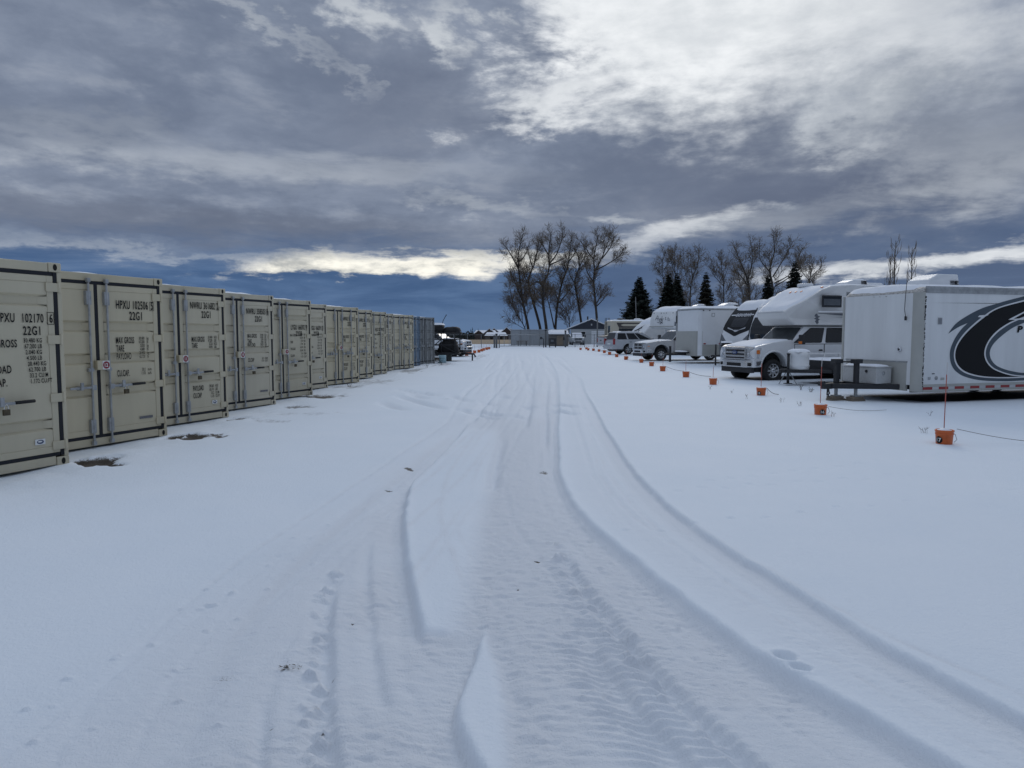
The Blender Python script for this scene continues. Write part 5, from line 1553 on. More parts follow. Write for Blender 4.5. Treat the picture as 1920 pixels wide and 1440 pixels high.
put_text(b, "COUGAR", (cfx(2.60) + 0.03, 0, 2.60), (0, 1, 0), Vector((-0.58, 0, 0.81)), 0.21, SILV, xs=0.95, anchor='c', bold=0.03)
b.build("lettering", cg)
for s in (-1, 1):
    b = MB(); b.add([(0.015, s * 1.2, 1.15), (0.015, s * 0.45, 1.15), (cfx(1.45) + .014, s * .8, 1.42), (cfx(1.72) + .015, s * 1.2, 1.72)], [(0, 1, 2, 3) if s < 0 else (3, 2, 1, 0)], GREYGEL); b.build("nose_panel", cg)
nose_patch(cg, "lower_skirt", cfx, [(0.5, 1.2, -1.2), (0.8, 1.2, -1.2), (1.12, 1.2, -1.2)], GREYGEL, 0.014)
b = MB(); b.lathe([(0.30, 0), (0.30, .5), (0.22, .62), (0.001, .63)], (0.55, 0.25, 0.62), BLACK, 'z', 18); b.build("bottle_cover", cg)
snow_sheet("bottle_snow", cg, 0.3, 0.8, 0.0, 0.5, lambda x, y: 1.24, 0.08, 8, 8, 4, .15)
b = MB(); b.lathe([(0.38, 0.0), (0.34, .12), (0.2, .22), (0.001, .26)], (-3.2, 0.2, 3.40), DKTRIM, 'z', 20); b.build("roof_vent", cg)
b = MB(); b.b2((-1.95, 1.20, 0.9), (-1.5, 1.235, 3.2), BLKGEL); b.build("side_band", cg)

wz = [(0.5, 0.0), (1.3, 0.02), (1.9, -0.02), (2.5, -0.22), (2.95, -0.50), (3.22, -0.85)]
wfx = lambda z: float(np.interp(z, [p[0] for p in wz], [p[1] for p in wz]))
wv = rv("travel_trailer", "white trailer with a tall dark front window, behind the snowy camper nose", ORG_W, RZ_W, [(-8.0, 0.5)] + [(x, z) for z, x in wz] + [(-1.3, 3.36), (-8.0, 3.38)], 1.2, WHITE,
        "travel trailers in the right row", [(-7.9, 3.375), (-1.3, 3.355), (-0.85, 3.24), (-0.55, 3.02)], wheels=(-4.4, -5.3), seed=15)
nose_patch(wv, "front_window", wfx, [(1.45, -1.00, 0.9), (1.6, -1.05, 0.95), (1.9, -1.06, 0.96), (2.2, -1.05, 0.95), (2.45, -0.98, 0.9)], GLASS, 0.025)
nose_patch(wv, "edge_trim", wfx, [(0.6, -1.21, -1.13), (1.5, -1.21, -1.13), (2.2, -1.21, -1.13), (2.9, -1.21, -1.13)], BLKGEL, 0.02)
b = MB()
for k in range(3):
    b.add([(wfx(2.58) + .02, -0.95 + .24 * k, 2.58), (wfx(2.58) + .02, -0.78 + .24 * k, 2.58), (wfx(2.74) + .02, -0.74 + .24 * k, 2.76), (wfx(2.74) + .02, -0.90 + .24 * k, 2.76)], [(0, 1, 2, 3)], PIN)
b.build("decal", wv)
b = MB(); b.b2((-5.2, 1.19, 1.6), (-3.9, 1.215, 2.4), GLASS); b.build("window", wv)

xz = [(0.6, -1.9), (2.05, -1.9), (2.12, -0.25), (2.2, 0.0), (2.9, -0.12), (3.45, -0.42), (3.75, -1.2)]
xv = rv("fifth_wheel_trailer", "white fifth wheel trailer with dark script across its overhanging nose", ORG_X, RZ_X, [(-9.5, 0.6), (-1.9, 0.6), (-1.9, 2.05), (-0.25, 2.08), (0.0, 2.2), (-0.05, 2.9), (-0.30, 3.45), (-1.2, 3.78), (-9.5, 3.84)], 1.22, WHITED,
        "travel trailers in the right row", [(-9.4, 3.83), (-1.2, 3.775), (-0.5, 3.55), (-0.33, 3.46)], wheels=(-6.4, -7.3), seed=17)
xfx = lambda z: float(np.interp(z, [2.2, 2.9, 3.45], [0.0, -0.05, -0.30]))
SCR = mat("script_vinyl", (0.09, 0.10, 0.12), 0.4)
b = MB()
rs_ = random.Random(3)
def stroke(pts, r): b.tube([(xfx(z) + 0.012, y, z) for y, z in smooth_line(pts, 5)], r, SCR, 4)
stroke([(-0.62, 2.78), (-0.52, 3.12), (-0.42, 3.05), (-0.40, 2.76)], .016); stroke([(-0.62, 2.90), (-0.30, 2.94)], .013)
for k in range(3):
    y = -0.28 + k * .15
    stroke([(y, 2.92), (y + .03, 2.76), (y + .09, 2.80), (y + .12, 2.94)], .014)
stroke([(-0.02, 3.1), (0.0, 2.72), (0.08, 2.74)], .014); stroke([(0.30, 2.95), (0.40, 3.0), (0.36, 2.8), (0.48, 2.84)], .014)
stroke([(0.60, 3.02), (0.62, 2.72)], .015); stroke([(0.66, 2.90), (0.78, 2.86), (0.70, 2.74), (0.84, 2.74)], .014)
stroke([(-0.45, 2.62), (-0.1, 2.55), (0.1, 2.66), (-0.15, 2.45)], .02); stroke([(-0.25, 2.70), (0.0, 2.60), (0.12, 2.50)], .025)
b.build("script", xv)
for y in (-0.95, -0.2, 0.05, 0.3, 0.95):
    b = MB(); b.box((xfx(3.36) + .01, y, 3.33), (0.04, 0.07, 0.05), DKTRIM); b.build("marker_light", xv)
b = MB()
for s in (-1, 1):
    b.add([(-0.10, s * 1.225, 2.30), (-0.9, s * 1.225, 2.30), (-0.3, s * 1.225, 2.62), (-0.12, s * 1.225, 2.62)], [(0, 1, 2, 3) if s < 0 else (3, 2, 1, 0)], PIN)
b.build("decal", xv)
b = MB(); b.b2((-1.91, 0.1, 1.25), (-1.88, 1.1, 1.95), GLASS); b.build("window", xv)
b = MB(); b.b2((-1.91, -0.75, 1.35), (-1.88, -0.45, 1.9), GLASS); b.build("window", xv)
b = MB(); b.b2((0.0 - .02, -1.2, 2.22), (0.02, 1.2, 2.30), ALU); b.build("bumper_strip", xv)

bz = [(0.6, -0.2), (1.3, 0.0), (1.9, -0.25), (2.4, -0.75), (2.8, -1.35), (3.1, -2.1)]
bfx = lambda z: float(np.interp(z, [p[0] for p in bz], [p[1] for p in bz]))
bv = rv("travel_trailer", "white trailer with a sloping nose and black bird emblem", ORG_B, RZ_B, [(-8.0, 0.6)] + [(x, z) for z, x in bz] + [(-2.8, 3.22), (-8, 3.25)], 1.2, WHITE, "travel trailers in the right row",
        [(-7.9, 3.24), (-2.8, 3.22), (-2.1, 3.11), (-1.35, 2.82), (-0.95, 2.55)], wheels=(-4.4, -5.3), seed=19)
b = MB()
bird = [(-0.72, 1.95), (-0.30, 2.12), (-0.02, 2.30), (0.28, 2.52), (0.12, 2.28), (0.30, 2.20), (0.02, 2.10), (-0.05, 1.98), (-0.25, 2.0), (-0.5, 1.90)]
b.add([(bfx(z) + 0.03, y, z) for y, z in bird], [tuple(range(len(bird)))], BLKGEL)
bird2 = [(0.05, 1.93), (0.16, 2.04), (0.22, 1.92), (0.12, 1.84)]
b.add([(bfx(z) + 0.03, y, z) for y, z in bird2], [(0, 1, 2, 3)], BLKGEL)
b.build("bird_emblem", bv)

# ------------------------------------------------------------------ silver pickup, SUV, others
pk = pickup("pickup_truck", "silver pickup with crosshair grille and snow on its hood, nose to the lane", "pickup truck", ORG_R, RZ_R, SILVER, L=5.8, W=1.98, fa=1.15, ra=4.65, wr=0.39, sill=0.50, hood=(1.14, 1.28),
            cowl=1.9, belt=1.28, roof=1.88, roofx=(2.5, 3.5), cabend=3.75, bedtop=1.32, doors=1, style='cross', rim=0.6)
lp = pickup("pickup_truck", "white pickup nosing out from behind the black rack trailer", "pickup truck", ORG_L, RZ_L, WTRUCK, L=5.8, W=2.0, fa=0.95, ra=4.6, wr=0.40, sill=0.52, hood=(1.18, 1.32),
            cowl=1.75, belt=1.32, roof=1.94, roofx=(2.5, 3.6), cabend=3.8, bedtop=1.38, doors=1, style='cross')
tp = pickup("pickup_truck", "silver pickup seen from its tail, dark cover raised over the bed", "pickup truck", ORG_K, RZ_K, SILVER, L=5.9, W=1.98, fa=0.95, ra=4.6, wr=0.39, sill=0.50, hood=(1.12, 1.24),
            cowl=1.75, belt=1.26, roof=1.86, roofx=(2.5, 3.5), cabend=3.75, bedtop=1.32, doors=1, style='cross')
b = MB(); b.hexa([(-5.95, -0.98, 1.36), (-3.8, -0.98, 1.36), (-3.8, 0.98, 1.36), (-5.95, 0.98, 1.36)], [(-5.95, -0.98, 1.42), (-3.8, -0.98, 1.68), (-3.8, 0.98, 1.68), (-5.95, 0.98, 1.42)], DARK); b.build("bed_cover", tp, 0.02, 2)
b = MB(); b.b2((-5.915, -0.78, 0.78), (-5.902, 0.78, 1.30), SILVER); b.b2((-5.93, -0.2, 0.98), (-5.915, 0.2, 1.08), DKTRIM); b.build("tailgate", tp, 0.01, 1)

def suv(name, label, org, rz, paint):
    t = thing(name, label, "SUV", org, rz)
    L, H, fa, ra, wr, sill, belt, roof = 5.05, 0.95, 0.9, 3.75, 0.385, 0.42, 1.18, 1.82
    b = MB()
    prof = [(-0.10, sill), (-0.02, 0.62), (-0.06, 0.88), (-0.25, 1.05), (-1.3, 1.15), (-1.55, belt), (-L + 0.10, belt), (-L, 1.05), (-L - 0.02, 0.70), (-L + 0.08, sill)] + arch(-ra, wr + .10, sill) + arch(-fa, wr + .10, sill)
    b.prism(prof, -H, H, paint)
    greenhouse(b, -L + 0.08, -1.5, -L + 0.30, -2.45, belt - .01, roof, H - .04, H - .20, paint)
    b.build("body", t, 0.06, 3, angle=25)
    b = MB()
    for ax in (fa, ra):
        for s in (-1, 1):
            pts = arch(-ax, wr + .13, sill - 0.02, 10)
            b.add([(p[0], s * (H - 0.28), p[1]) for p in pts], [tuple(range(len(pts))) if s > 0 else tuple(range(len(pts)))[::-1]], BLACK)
    b.b2((-L + 0.3, -H + 0.2, 0.28), (-0.3, H - 0.2, sill + .03), DKTRIM); b.build("chassis", t)
    for ax in (fa, ra):
        for s in (-1, 1):
            wheel(t, -ax, s * (H - 0.12), wr, 0.25, s, 0.66, 6, GALV)
            b = MB(); b.tube([(p[0], s * (H + .012), p[1] + .01) for p in arch(-ax, wr + .12, sill, 14)], .03, paint, 6); b.build("fender_flare", t)
    wb, wr2 = H - .04, H - .20
    for s in (-1, 1):
        P = [(-1.5, wb, belt), (-L + .08, wb, belt), (-L + .30, wr2, roof), (-2.45, wr2, roof)] if s > 0 else [(-L + .08, -wb, belt), (-1.5, -wb, belt), (-2.45, -wr2, roof), (-L + .30, -wr2, roof)]
        for f0, f1, sl in ((0.05, 0.33, .16), (0.37, 0.63, 0), (0.68, 0.93, 0)):
            if s > 0: pane(t, P, f0, f1, 0.10, 0.84, slant0=sl)
            else: pane(t, P, 1 - f1, 1 - f0, 0.10, 0.84, slant1=sl)
        for xa, xb in ((1.75, 2.72), (2.78, 3.72)):
            d = MB(); d.b2((-xa, s * (H - .01), sill + .1), (-xb, s * (H + .008), belt - .02), paint); dr_ = d.build("door", t, .015, 2)
            h = MB(); h.b2((-xb + .08, s * (H + .005), 1.0), (-xb + .26, s * (H + .03), 1.04), DKTRIM); h.build("handle", dr_)
        b = MB(); b.b2((-L - .025, s * (H - .17), 0.80), (-L + .12, s * (H + .012), 1.28), REDL); b.build("tail_light", t, .02, 2)
        b = MB(); b.b2((-L + .7, s * (wr2 - .1), roof + .0), (-2.7, s * (wr2 - .06), roof + .06), paint); b.build("roof_rail", t)
        b = MB(); b.b2((-1.72, s * (H - .02), belt - .02), (-1.58, s * (H + .2), belt + .18), paint); b.build("wing_mirror", t, .03, 2)
    pane(t, [(-L + .08, wb, belt), (-L + .08, -wb, belt), (-L + .30, -wr2, roof), (-L + .30, wr2, roof)], .07, .93, .08, .88, "rear_window")
    pane(t, [(-1.5, -wb, belt), (-1.5, wb, belt), (-2.45, wr2, roof), (-2.45, -wr2, roof)], .05, .95, .08, .92, "windscreen", m=WSG)
    b = MB(); b.b2((-L - .10, -H - .01, 0.42), (-L + .25, H + .01, 0.70), paint); b.build("rear_bumper", t, .04, 3)
    b = MB(); b.b2((-L - .03, -.28, 0.80), (-L - .012, .28, 0.93), PLATEW); b.build("number_plate", t)
    b = MB(); b.tube([(-L - .012, .12 * math.cos(a), 1.02 + .07 * math.sin(a)) for a in [i * PI / 6 for i in range(13)]], .012, CHROME, 4); b.build("badge", t)
    b = MB(); b.b2((-0.1, -.8, .68), (-0.02, .8, .84), DKTRIM); b.build("grille", t)
    snow_sheet("roof_snow", t, -L + .5, -2.5, -wr2, wr2, lambda x, y: roof - .003, .07, 16, 10, 6, .2)
    snow_sheet("hood_snow", t, -1.5, -.2, -H + .1, H - .1, lambda x, y: float(np.interp(-x, [.2, .3, 1.3, 1.55], [1.0, 1.05, 1.15, 1.18])), .05, 12, 10, 7, .2)
    return t
suv("suv", "silver SUV parked tail to the lane between pickup and motorhome", ORG_S, RZ_S, SILVER)

# tan motorhome
TAN = mat("cream_motorhome_paint", (0.50, 0.45, 0.35), 0.4, var=0.06); BROWN = mat("brown_stripe", (0.06, 0.05, 0.045), 0.4)
mh = thing("motorhome", "cream and brown motorhome with a ladder on its tail, in front of the house", "motorhome", ORG_M, RZ_M)
b = MB(); b.prism([(-9.0, .55), (0, .55), (0.05, 1.2), (-.25, 2.4), (-.5, 3.15), (-9.0, 3.15)], -1.25, 1.25, TAN); b.build("body", mh, .1, 3, angle=25)
b = MB(); b.b2((-9.02, -.75, 1.75), (-8.99, -.1, 2.6), GLASS); b.build("window", mh)
b = MB()
b.add([(-8.4, -1.256, 2.95), (-8.1, -1.256, 2.35), (-3.0, -1.256, 2.35), (-3.0, -1.256, 2.95)], [(0, 1, 2, 3)], BROWN); b.build("awning_band", mh)
b = MB(); b.add([(-7.9, -1.262, 2.68), (-7.6, -1.262, 2.55), (-3.0, -1.262, 2.55), (-3.0, -1.262, 2.78), (-7.6, -1.262, 2.8)], [(0, 1, 2, 3, 4)], TAN); b.build("awning", mh)
b = MB(); b.b2((-8.1, -1.27, 1.6), (-5.2, -1.24, 2.3), GLASS); b.build("window", mh)
b = MB()
for y in (.25, .65): b.tube([(-9.1, y, .9), (-9.1, y, 3.5), (-8.7, y, 3.5), (-8.7, y, 3.2)], .03, DARK, 5)
for z in (1.2, 1.6, 2.0, 2.4, 2.8): b.tube([(-9.1, .25, z), (-9.1, .65, z)], .025, DARK, 5)
b.build("ladder", mh)
b = MB(); b.lathe([(.45, 0), (.42, .18), (.2, .27), (.001, .28)], (-7.6, -.4, 3.2), DKTRIM, 'z', 18); b.build("roof_vent", mh)
roof_unit(mh, -5.2, 0, 3.18, 1, .7, .25)
snow_sheet("snow_cover", mh, -8.9, -.55, -1.2, 1.2, lambda x, y: 3.145, .14, 30, 10, 71, .25)
for xx in (-1.3, -6.4):
    for s in (-1, 1): wheel(mh, xx, s * 1.08, .45, .26, s)

# ------------------------------------------------------------------ orange buckets with marker rods
ORANGE = mat("orange_plastic", (0.62, 0.125, 0.025), 0.4, var=0.14, scale=7)
RODM = mat("red_fibre_rod", (0.45, 0.10, 0.07), 0.5, var=0.2); RODW = mat("white_fibre_rod", (0.6, 0.58, 0.56), 0.5)
RB = [(1770, 832), (1538, 778), (1427, 741), (1337, 721), (1286, 707), (1242.5, 695.5), (1221.5, 686.5), (1202.5, 680), (1173.5, 674.4), (1156.5, 669.5), (1143, 665.5), (1133, 662), (1123, 659.5), (1112.4, 658), (1103, 657), (1099.5, 655), (1088.5, 656)]
LB = [(875, 667), (881.5, 664), (890, 662.5), (898, 661), (903.5, 659), (907, 657.5), (912.5, 656), (917, 655)]
ORD = ["nearest", "second", "third", "fourth", "fifth", "sixth", "seventh", "eighth", "ninth", "tenth", "eleventh", "twelfth", "thirteenth", "fourteenth", "fifteenth", "sixteenth", "farthest"]
def make_bucket(label, num, group, rod=0.9, loc=(0, 0, 0), rz=0, disc_a=-2.2, tilt=0.0):
    t = thing("bucket", label, "bucket", loc, rz, group); t.scale = (.82, .82, .82)
    b = MB()
    b.lathe([(0.001, 0.0), (0.132, 0.0), (0.138, 0.01), (0.150, 0.20), (0.158, 0.205), (0.158, 0.225), (0.152, 0.23), (0.154, 0.25), (0.163, 0.255), (0.165, 0.285), (0.158, 0.292), (0.148, 0.285), (0.146, 0.24), (0.001, 0.235)], (0, 0, 0), ORANGE, 'z', 28)
    p = b.build("pail", t)
    b = MB(); b.tube([(0.0, 0.02, 0.2), (0.006, 0.02, 0.29 + rod * .82)], 0.0085, RODM, 6); b.tube([(0.006, 0.02, 0.29 + rod * .82), (0.012, 0.02, 0.29 + rod)], 0.007, RODW, 6); b.build("marker_rod", t)
    b = MB(); b.lathe([(0.144, 0.225), (0.140, 0.268), (0.115, 0.295), (0.07, 0.31), (0.001, 0.315)], (0, 0, 0), SNOW, "z", 20); b.v = [(x, y, z + 0.012 * math.sin(x * 40 + 1) * (z > .26)) for x, y, z in b.v]; b.build("snow_fill", t)
    b = MB(); b.tube([(0.155, 0, 0.23), (0.20, -0.01, 0.20), (0.235, -0.01, 0.10), (0.19, 0, 0.05)], 0.006, GALV, 5); b.build("handle", t)
    if num:
        b = MB(); n_ = 14; R0 = 0.1465
        def cyl(u, z, r_): a = disc_a + u / 0.146; return ((r_ + (z - .1) * .06) * math.cos(a), (r_ + (z - .1) * .06) * math.sin(a), z)
        vs = [cyl(0, .105, R0 + .002)] + [cyl(.066 * math.cos(2 * PI * k / 24), .105 + .066 * math.sin(2 * PI * k / 24), R0 + .002) for k in range(24)]
        b.add(vs, [(0, 1 + k, 1 + (k + 1) % 24) for k in range(24)], LETTER)
        tv, tf = text_geo(num, 0.03)
        x0 = min(v[0] for v in tv); x1 = max(v[0] for v in tv)
        b.add([cyl((v[0] - (x0 + x1) / 2) * .095, .075 + v[1] * .095, R0 + .0045) for v in tv], tf, PLATEW)
        b.build("number_disc", t)
    return t
rb = random.Random(11)
for i, (px, py) in enumerate(RB):
    g = gp(px, py); g = Vector((g.x, g.y, HT(g.x, g.y) - 0.02))
    if i < 3:
        num = ["17", "16", "15"][i]
        lab = ["orange bucket with 17 on a black disc and a tall red rod", "orange bucket with 16 on a black disc, before the jack posts", "orange bucket with 15 on a black disc, before the truck's front wheel"][i]
        make_bucket(lab, num, "orange buckets in the right row", [1.28, 1.18, 1.0][i], g, 0, [-2.75, -1.62, -2.40][i])
    else:
        if i == 3: base_b = make_bucket("fourth orange bucket of the right row counted from the camera", None, "orange buckets in the right row", .55, g); bb = base_b
        else:
            bb = copy_tree(base_b); bb.location = g; bb.rotation_euler = (rb.uniform(-.06, .06), rb.uniform(-.06, .06), rb.uniform(-.5, .5)); s_ = rb.uniform(.80, .92); bb.scale = (s_, s_, s_)
            bb["label"] = "%s orange bucket of the right row counted from the camera" % ORD[i]
for i, (px, py) in enumerate(LB):
    g = gp(px, py); g = Vector((g.x, g.y, HT(g.x, g.y) - 0.02))
    bb = copy_tree(base_b); bb.location = g; bb.scale = (.95, .95, .95); bb.rotation_euler = (0, 0, rb.uniform(-.5, .5)); bb["group"] = "orange buckets in the left row"
    bb["label"] = "%s orange bucket of the left row beyond the white pickup" % (ORD[i] if i < len(LB) - 1 else "farthest")
# light poles lying from the buckets into the stalls
ROPE = mat("grey_rope", (0.24, 0.23, 0.22), 0.8, var=0.2)
def rope(p0, p1, label, z0=0.19, r=0.0048):
    A, B = gp(*p0), gp(*p1)
    pts = []
    for k in range(25):
        t_ = k / 24
        p = A.lerp(B, t_)
        pts.append((p.x, p.y, max(HT(p.x, p.y) + 0.012, z0 * (1 - t_) - 0.05 * math.sin(t_ * PI) + 0.03 * t_)))
    b = MB(); b.tube(pts, r, ROPE, 5)
    tag(b.build("rope", None), label, "rope", "ropes between the stalls")
rope((1793, 829), (2010, 836), "grey rope running right from the bucket numbered 17", 0.21)
rope((1553, 776), (1662, 771), "grey rope running right from the bucket numbered 16", 0.16)
rope((1437, 740), (1460, 741.5), "short grey rope at the bucket numbered 15", 0.19, .009)
rope((1291, 706), (1333, 707), "grey rope reaching from the fifth bucket toward the fourth", 0.19, .009)
rope((1247, 694), (1283, 697), "grey rope reaching from the sixth bucket toward the fifth", 0.19, .009)

# dry weeds poking through the snow
WEED = mat("dry_weed", (0.10, 0.085, 0.06), 0.8, var=0.3)
rw = random.Random(8)
WP = [(1466, 755, "dry branching weed between the buckets numbered 15 and 16"), (1500, 762, "small dry weed left of the bucket numbered 16"), (1562, 782, "dark dry weed right of the bucket numbered 16"),
      (1372, 737, "thin dry weed stalks right of the fourth bucket"), (1400, 748, "low dry weed left of the bucket numbered 15"), (1748, 780, "two thin weed stalks behind the bucket numbered 17"),
      (1732, 812, "thin dry weed left of the bucket numbered 17"), (1332, 730, "tiny dry weed under the fourth bucket"), (1520, 735, "dry grass tuft under the flat trailer's tongue"), (1502, 731, "dry grass tuft beside the flat trailer's jack"),
      (655, 724, "dry grass tuft before the container with four lock bars"), (800, 690, "dry grass tuft before the blue container"), (828, 684, "dry grass tuft before the grey container")]
for px, py, lab in WP:
    g = gp(px, py); big = g.y > 30 or 'tuft' in lab
    b = MB()
    for k in range(rw.randint(7, 11) if big else rw.randint(3, 6)):
        a = rw.uniform(0, 2 * PI); h = rw.uniform(.08, .22) * (1.6 if big else 1); l = rw.uniform(.03, .14) * (1.6 if big else 1)
        x, y = rw.uniform(-.06, .06), rw.uniform(-.06, .06)
        p1 = (x + math.cos(a) * l * .4, y + math.sin(a) * l * .4, h * .6); p2 = (x + math.cos(a) * l, y + math.sin(a) * l, h)
        b.tube([(x, y, -.02), p1, p2], [.0035, .0028, .0015] if not big else [.006, .005, .0025], WEED, 4)
        for q in range(3):
            a2 = a + rw.uniform(-1.4, 1.4)
            b.tube([p1, (p1[0] + math.cos(a2) * .06, p1[1] + math.sin(a2) * .06, p1[2] + rw.uniform(.02, .07))], .002 if not big else .0035, WEED, 3)
    o = b.build("weed", None); o.location = (g.x, g.y, HT(g.x, g.y)); o.scale = (.62, .62, .62); tag(o, lab, "weed", "dry weeds in the snow")
for px, py, lab, sc in ((543, 1243, "small dark clump of torn grass on the left of the track", .9), (1007, 1045, "little brown leaf clump in the middle of the track", .6)):
    g = gp(px, py); b = MB()
    for k in range(26):
        a = rw.uniform(0, 2 * PI); r_ = abs(rw.gauss(0, .035)) * sc
        x, y, z = r_ * math.cos(a) * 1.5, r_ * math.sin(a), rw.uniform(0.004, .018) * sc; d = rw.uniform(.008, .022) * sc; c2 = rw.uniform(0, PI)
        b.add([(x - d * math.cos(c2), y - d * math.sin(c2), z), (x, y - d * .4, z + .006), (x + d * math.cos(c2), y + d * math.sin(c2), z + rw.uniform(-.004, .008)), (x, y + d * .4, z + .004)], [(0, 1, 2, 3)], WOOD if k % 3 == 0 else WEED)
    o = b.build("leaf_clump", None); o.location = (g.x, g.y, HT(g.x, g.y)); tag(o, lab, "leaf clump")
# ------------------------------------------------------------------ clutter past the end of the box row
SC_ = 1.0
rk = thing("rack_trailer", "black steel rack trailer piled with covered bundles, past the grey container", "trailer", (-4.75, 44.6, 0), R(-8))
b = MB()
for x in (-1.6, -0.55, 0.5, 1.35):
    for y in (-0.75, 0.75):
        b.tube([(x, y, 0.45), (x, y, 1.75)], 0.04, DARK, 6)
for z in (0.5, 1.0, 1.35, 1.72):
    for y in (-0.75, 0.75): b.tube([(-1.7, y, z), (1.5, y, z)], 0.035, DARK, 6)
    for x in (-1.6, 1.35): b.tube([(x, -.75, z), (x, .75, z)], 0.035, DARK, 6)
b.tube([(-0.5, -.76, .5), (.5, -.76, 1.35)], .03, DARK, 6); b.tube([(.5, -.76, 1.0), (1.6, -.76, .45)], .03, DARK, 6)
b.build("frame", rk)
b = MB(); b.b2((-1.8, -.8, .42), (1.6, .8, .5), DARK); b.tube([(1.6, 0, .46), (2.4, 0, .44), (2.5, 0, .25)], .06, DARK, 6); b.tube([(2.3, 0, .44), (2.3, 0, .02)], .05, DARK, 6); b.tube([(0.9, -.8, .44), (0.9, -.8, .02)], .04, DARK, 6); b.build("deck", rk)
for x in (-.9, 0.0):
    for s in (-1, 1): wheel(rk, x, s * .95, .36, .22, s)
for i, (x, y, z, l, w, h, lab, sn) in enumerate(((-1.15, -.1, 1.74, 1.3, 1.3, .95, "tall black covered bundle on the rack trailer beside the grey container", 0), (0.05, .0, 1.74, 1.1, 1.2, .55, "low black bundle with snow on top, middle of the rack trailer", 1),
                                      (1.0, .1, 1.70, 1.1, 1.2, .42, "flat black bundle at the outer end of the rack trailer", 0), (-.9, -.2, .5, 1.2, 1.2, .85, "dark bundle low in the rack trailer under the tall one", 0), (0.8, 0, .5, 1.3, 1.2, .8, "dark bundle on the deck at the hitch end of the rack trailer", 0))):
    b = MB(); rr2 = random.Random(i)
    n1, n2 = 14, 10; vs = []
    for a in range(n2 + 1):
        ph = PI * a / n2 / 2
        for k in range(n1):
            th = 2 * PI * k / n1; q = 1 + rr2.uniform(-.08, .08)
            cx_, sx_ = math.cos(th), math.sin(th)
            f = 1 / max(abs(cx_), abs(sx_)) ** .55
            vs.append((x + l / 2 * cx_ * f * math.cos(ph) ** .4 * q, y + w / 2 * sx_ * f * math.cos(ph) ** .4 * q, z + h * math.sin(ph) * q))
    b.add(vs, [(a * n1 + k, a * n1 + (k + 1) % n1, (a + 1) * n1 + (k + 1) % n1, (a + 1) * n1 + k) for a in range(n2) for k in range(n1)], BLACK, True)
    o = b.build("covered_bundle", None); o.location = (-4.75, 44.6, 0); o.rotation_euler = (0, 0, R(-8)); tag(o, lab, "bundle", "bundles on the rack trailer")
    if sn: snow_sheet("snow_cap", o, x - l * .35, x + l * .38, y - w * .4, y + w * .4, lambda a, c: z + h * .93, .12, 10, 8, 5, .2)
    if i == 0: snow_sheet("snow_cap", o, x - .3, x + l * .62, y - w * .62, y - w * .34, lambda a, c: z + h * .3, .1, 10, 8, 5, .12)
b = MB(); b.tube([(0.3, 0.1, 2.0), (0.42, .1, 2.5), (.62, .1, 2.85)], .022, DARK, 5); b.box((.63, .1, 2.86), (.05, .05, .06), DARK); b.build("whip_pole", rk)
b = MB(); BAR = mat("pale_blue_drum", (0.30, 0.45, 0.50), .5, var=.12)
b.lathe([(.001, 0), (.27, 0), (.285, .03), (.28, .28), (.29, .30), (.28, .32), (.28, .55), (.29, .57), (.28, .59), (.285, .86), (.26, .88), (.001, .87)], (0, 0, 0), BAR, 'z', 20)
o = b.build("drum", None); g = gp(829, 680); o.location = g; o.scale = (.85, .85, .5); tag(o, "pale blue plastic drum standing in the snow before the rack trailer", "drum")
b = MB()
for k in range(3): b.b2((-1.0, -.45, .05 + k * .13), (.6, .35, .13 + k * .13), WOOD if k % 2 else WHITED)
o = b.build("board_stack", None, .01, 1); g = gp(812, 681); o.location = (g.x - .3, g.y + .6, 0); tag(o, "low stack of snowy boards between grey container and blue drum", "board stack")
b = MB(); b.b2((-.28, -.28, 0), (.28, .28, .52), mat("dark_crate", (.06, .07, .065), .7)); b.b2((-.3, -.3, .52), (.3, .3, .56), DARK)
o = b.build("crate", None, .01, 1); g = gp(838, 677); o.location = g; tag(o, "dark square crate right of the pale blue drum", "crate")

# ------------------------------------------------------------------ fences, gate, yard entrance
FW = mat("fence_wire", (0.20, 0.21, 0.22), .5, .5, var=.2)
def fence(label, A, B, h, npost, mesh=True, rail=True, name="chain_link_fence", post_m=None, wire=.003):
    A, B = Vector(A), Vector(B); t = thing(name, label, "fence", A, 0)
    D = B - A; L_ = D.length; d = D.normalized()
    for k in range(npost + 1):
        b = MB(); p = D * (k / npost); b.tube([p, p + Vector((0, 0, h + .06))], .035, post_m or FW, 6); b.build("post", t)
    b = MB(); b.tube([Vector((0, 0, h)), D + Vector((0, 0, h))], .022, FW, 5); b.tube([Vector((0, 0, .08)), D + Vector((0, 0, .08))], .012, FW, 4); b.build("rail", t)
    if mesh:
        b = MB(); st = .19; n_ = int(L_ / st)
        for k in range(-int(h / st), n_):
            for s in (1, -1):
                a0 = k * st if s > 0 else (k + 1) * st + h
                a1 = a0 + s * h
                z0, z1 = 0.05, h
                if s > 0:
                    if a0 < 0: z0 -= a0; a0 = 0
                    if a1 > L_: z1 -= a1 - L_; a1 = L_
                else:
                    if a0 > L_: z0 += a0 - L_; a0 = L_
                    if a1 < 0: z1 += a1; a1 = 0
                if z1 - z0 < .05: continue
                p, q = d * a0 + Vector((0, 0, z0)), d * a1 + Vector((0, 0, z1))
                w = Vector((0, 0, wire))
                b.add([p - w, q - w, q + w, p + w], [(0, 1, 2, 3)], FW)
        b.build("wire_mesh", t)
    return t
fence("low chain link fence from the clutter to the gate posts", flat(800, 85.5), flat(928, 85.5), 1.55, 5)
fence("chain link fence right of the entrance, before shed and house", flat(1060, 88.5), flat(1150, 88.5), 1.6, 5)
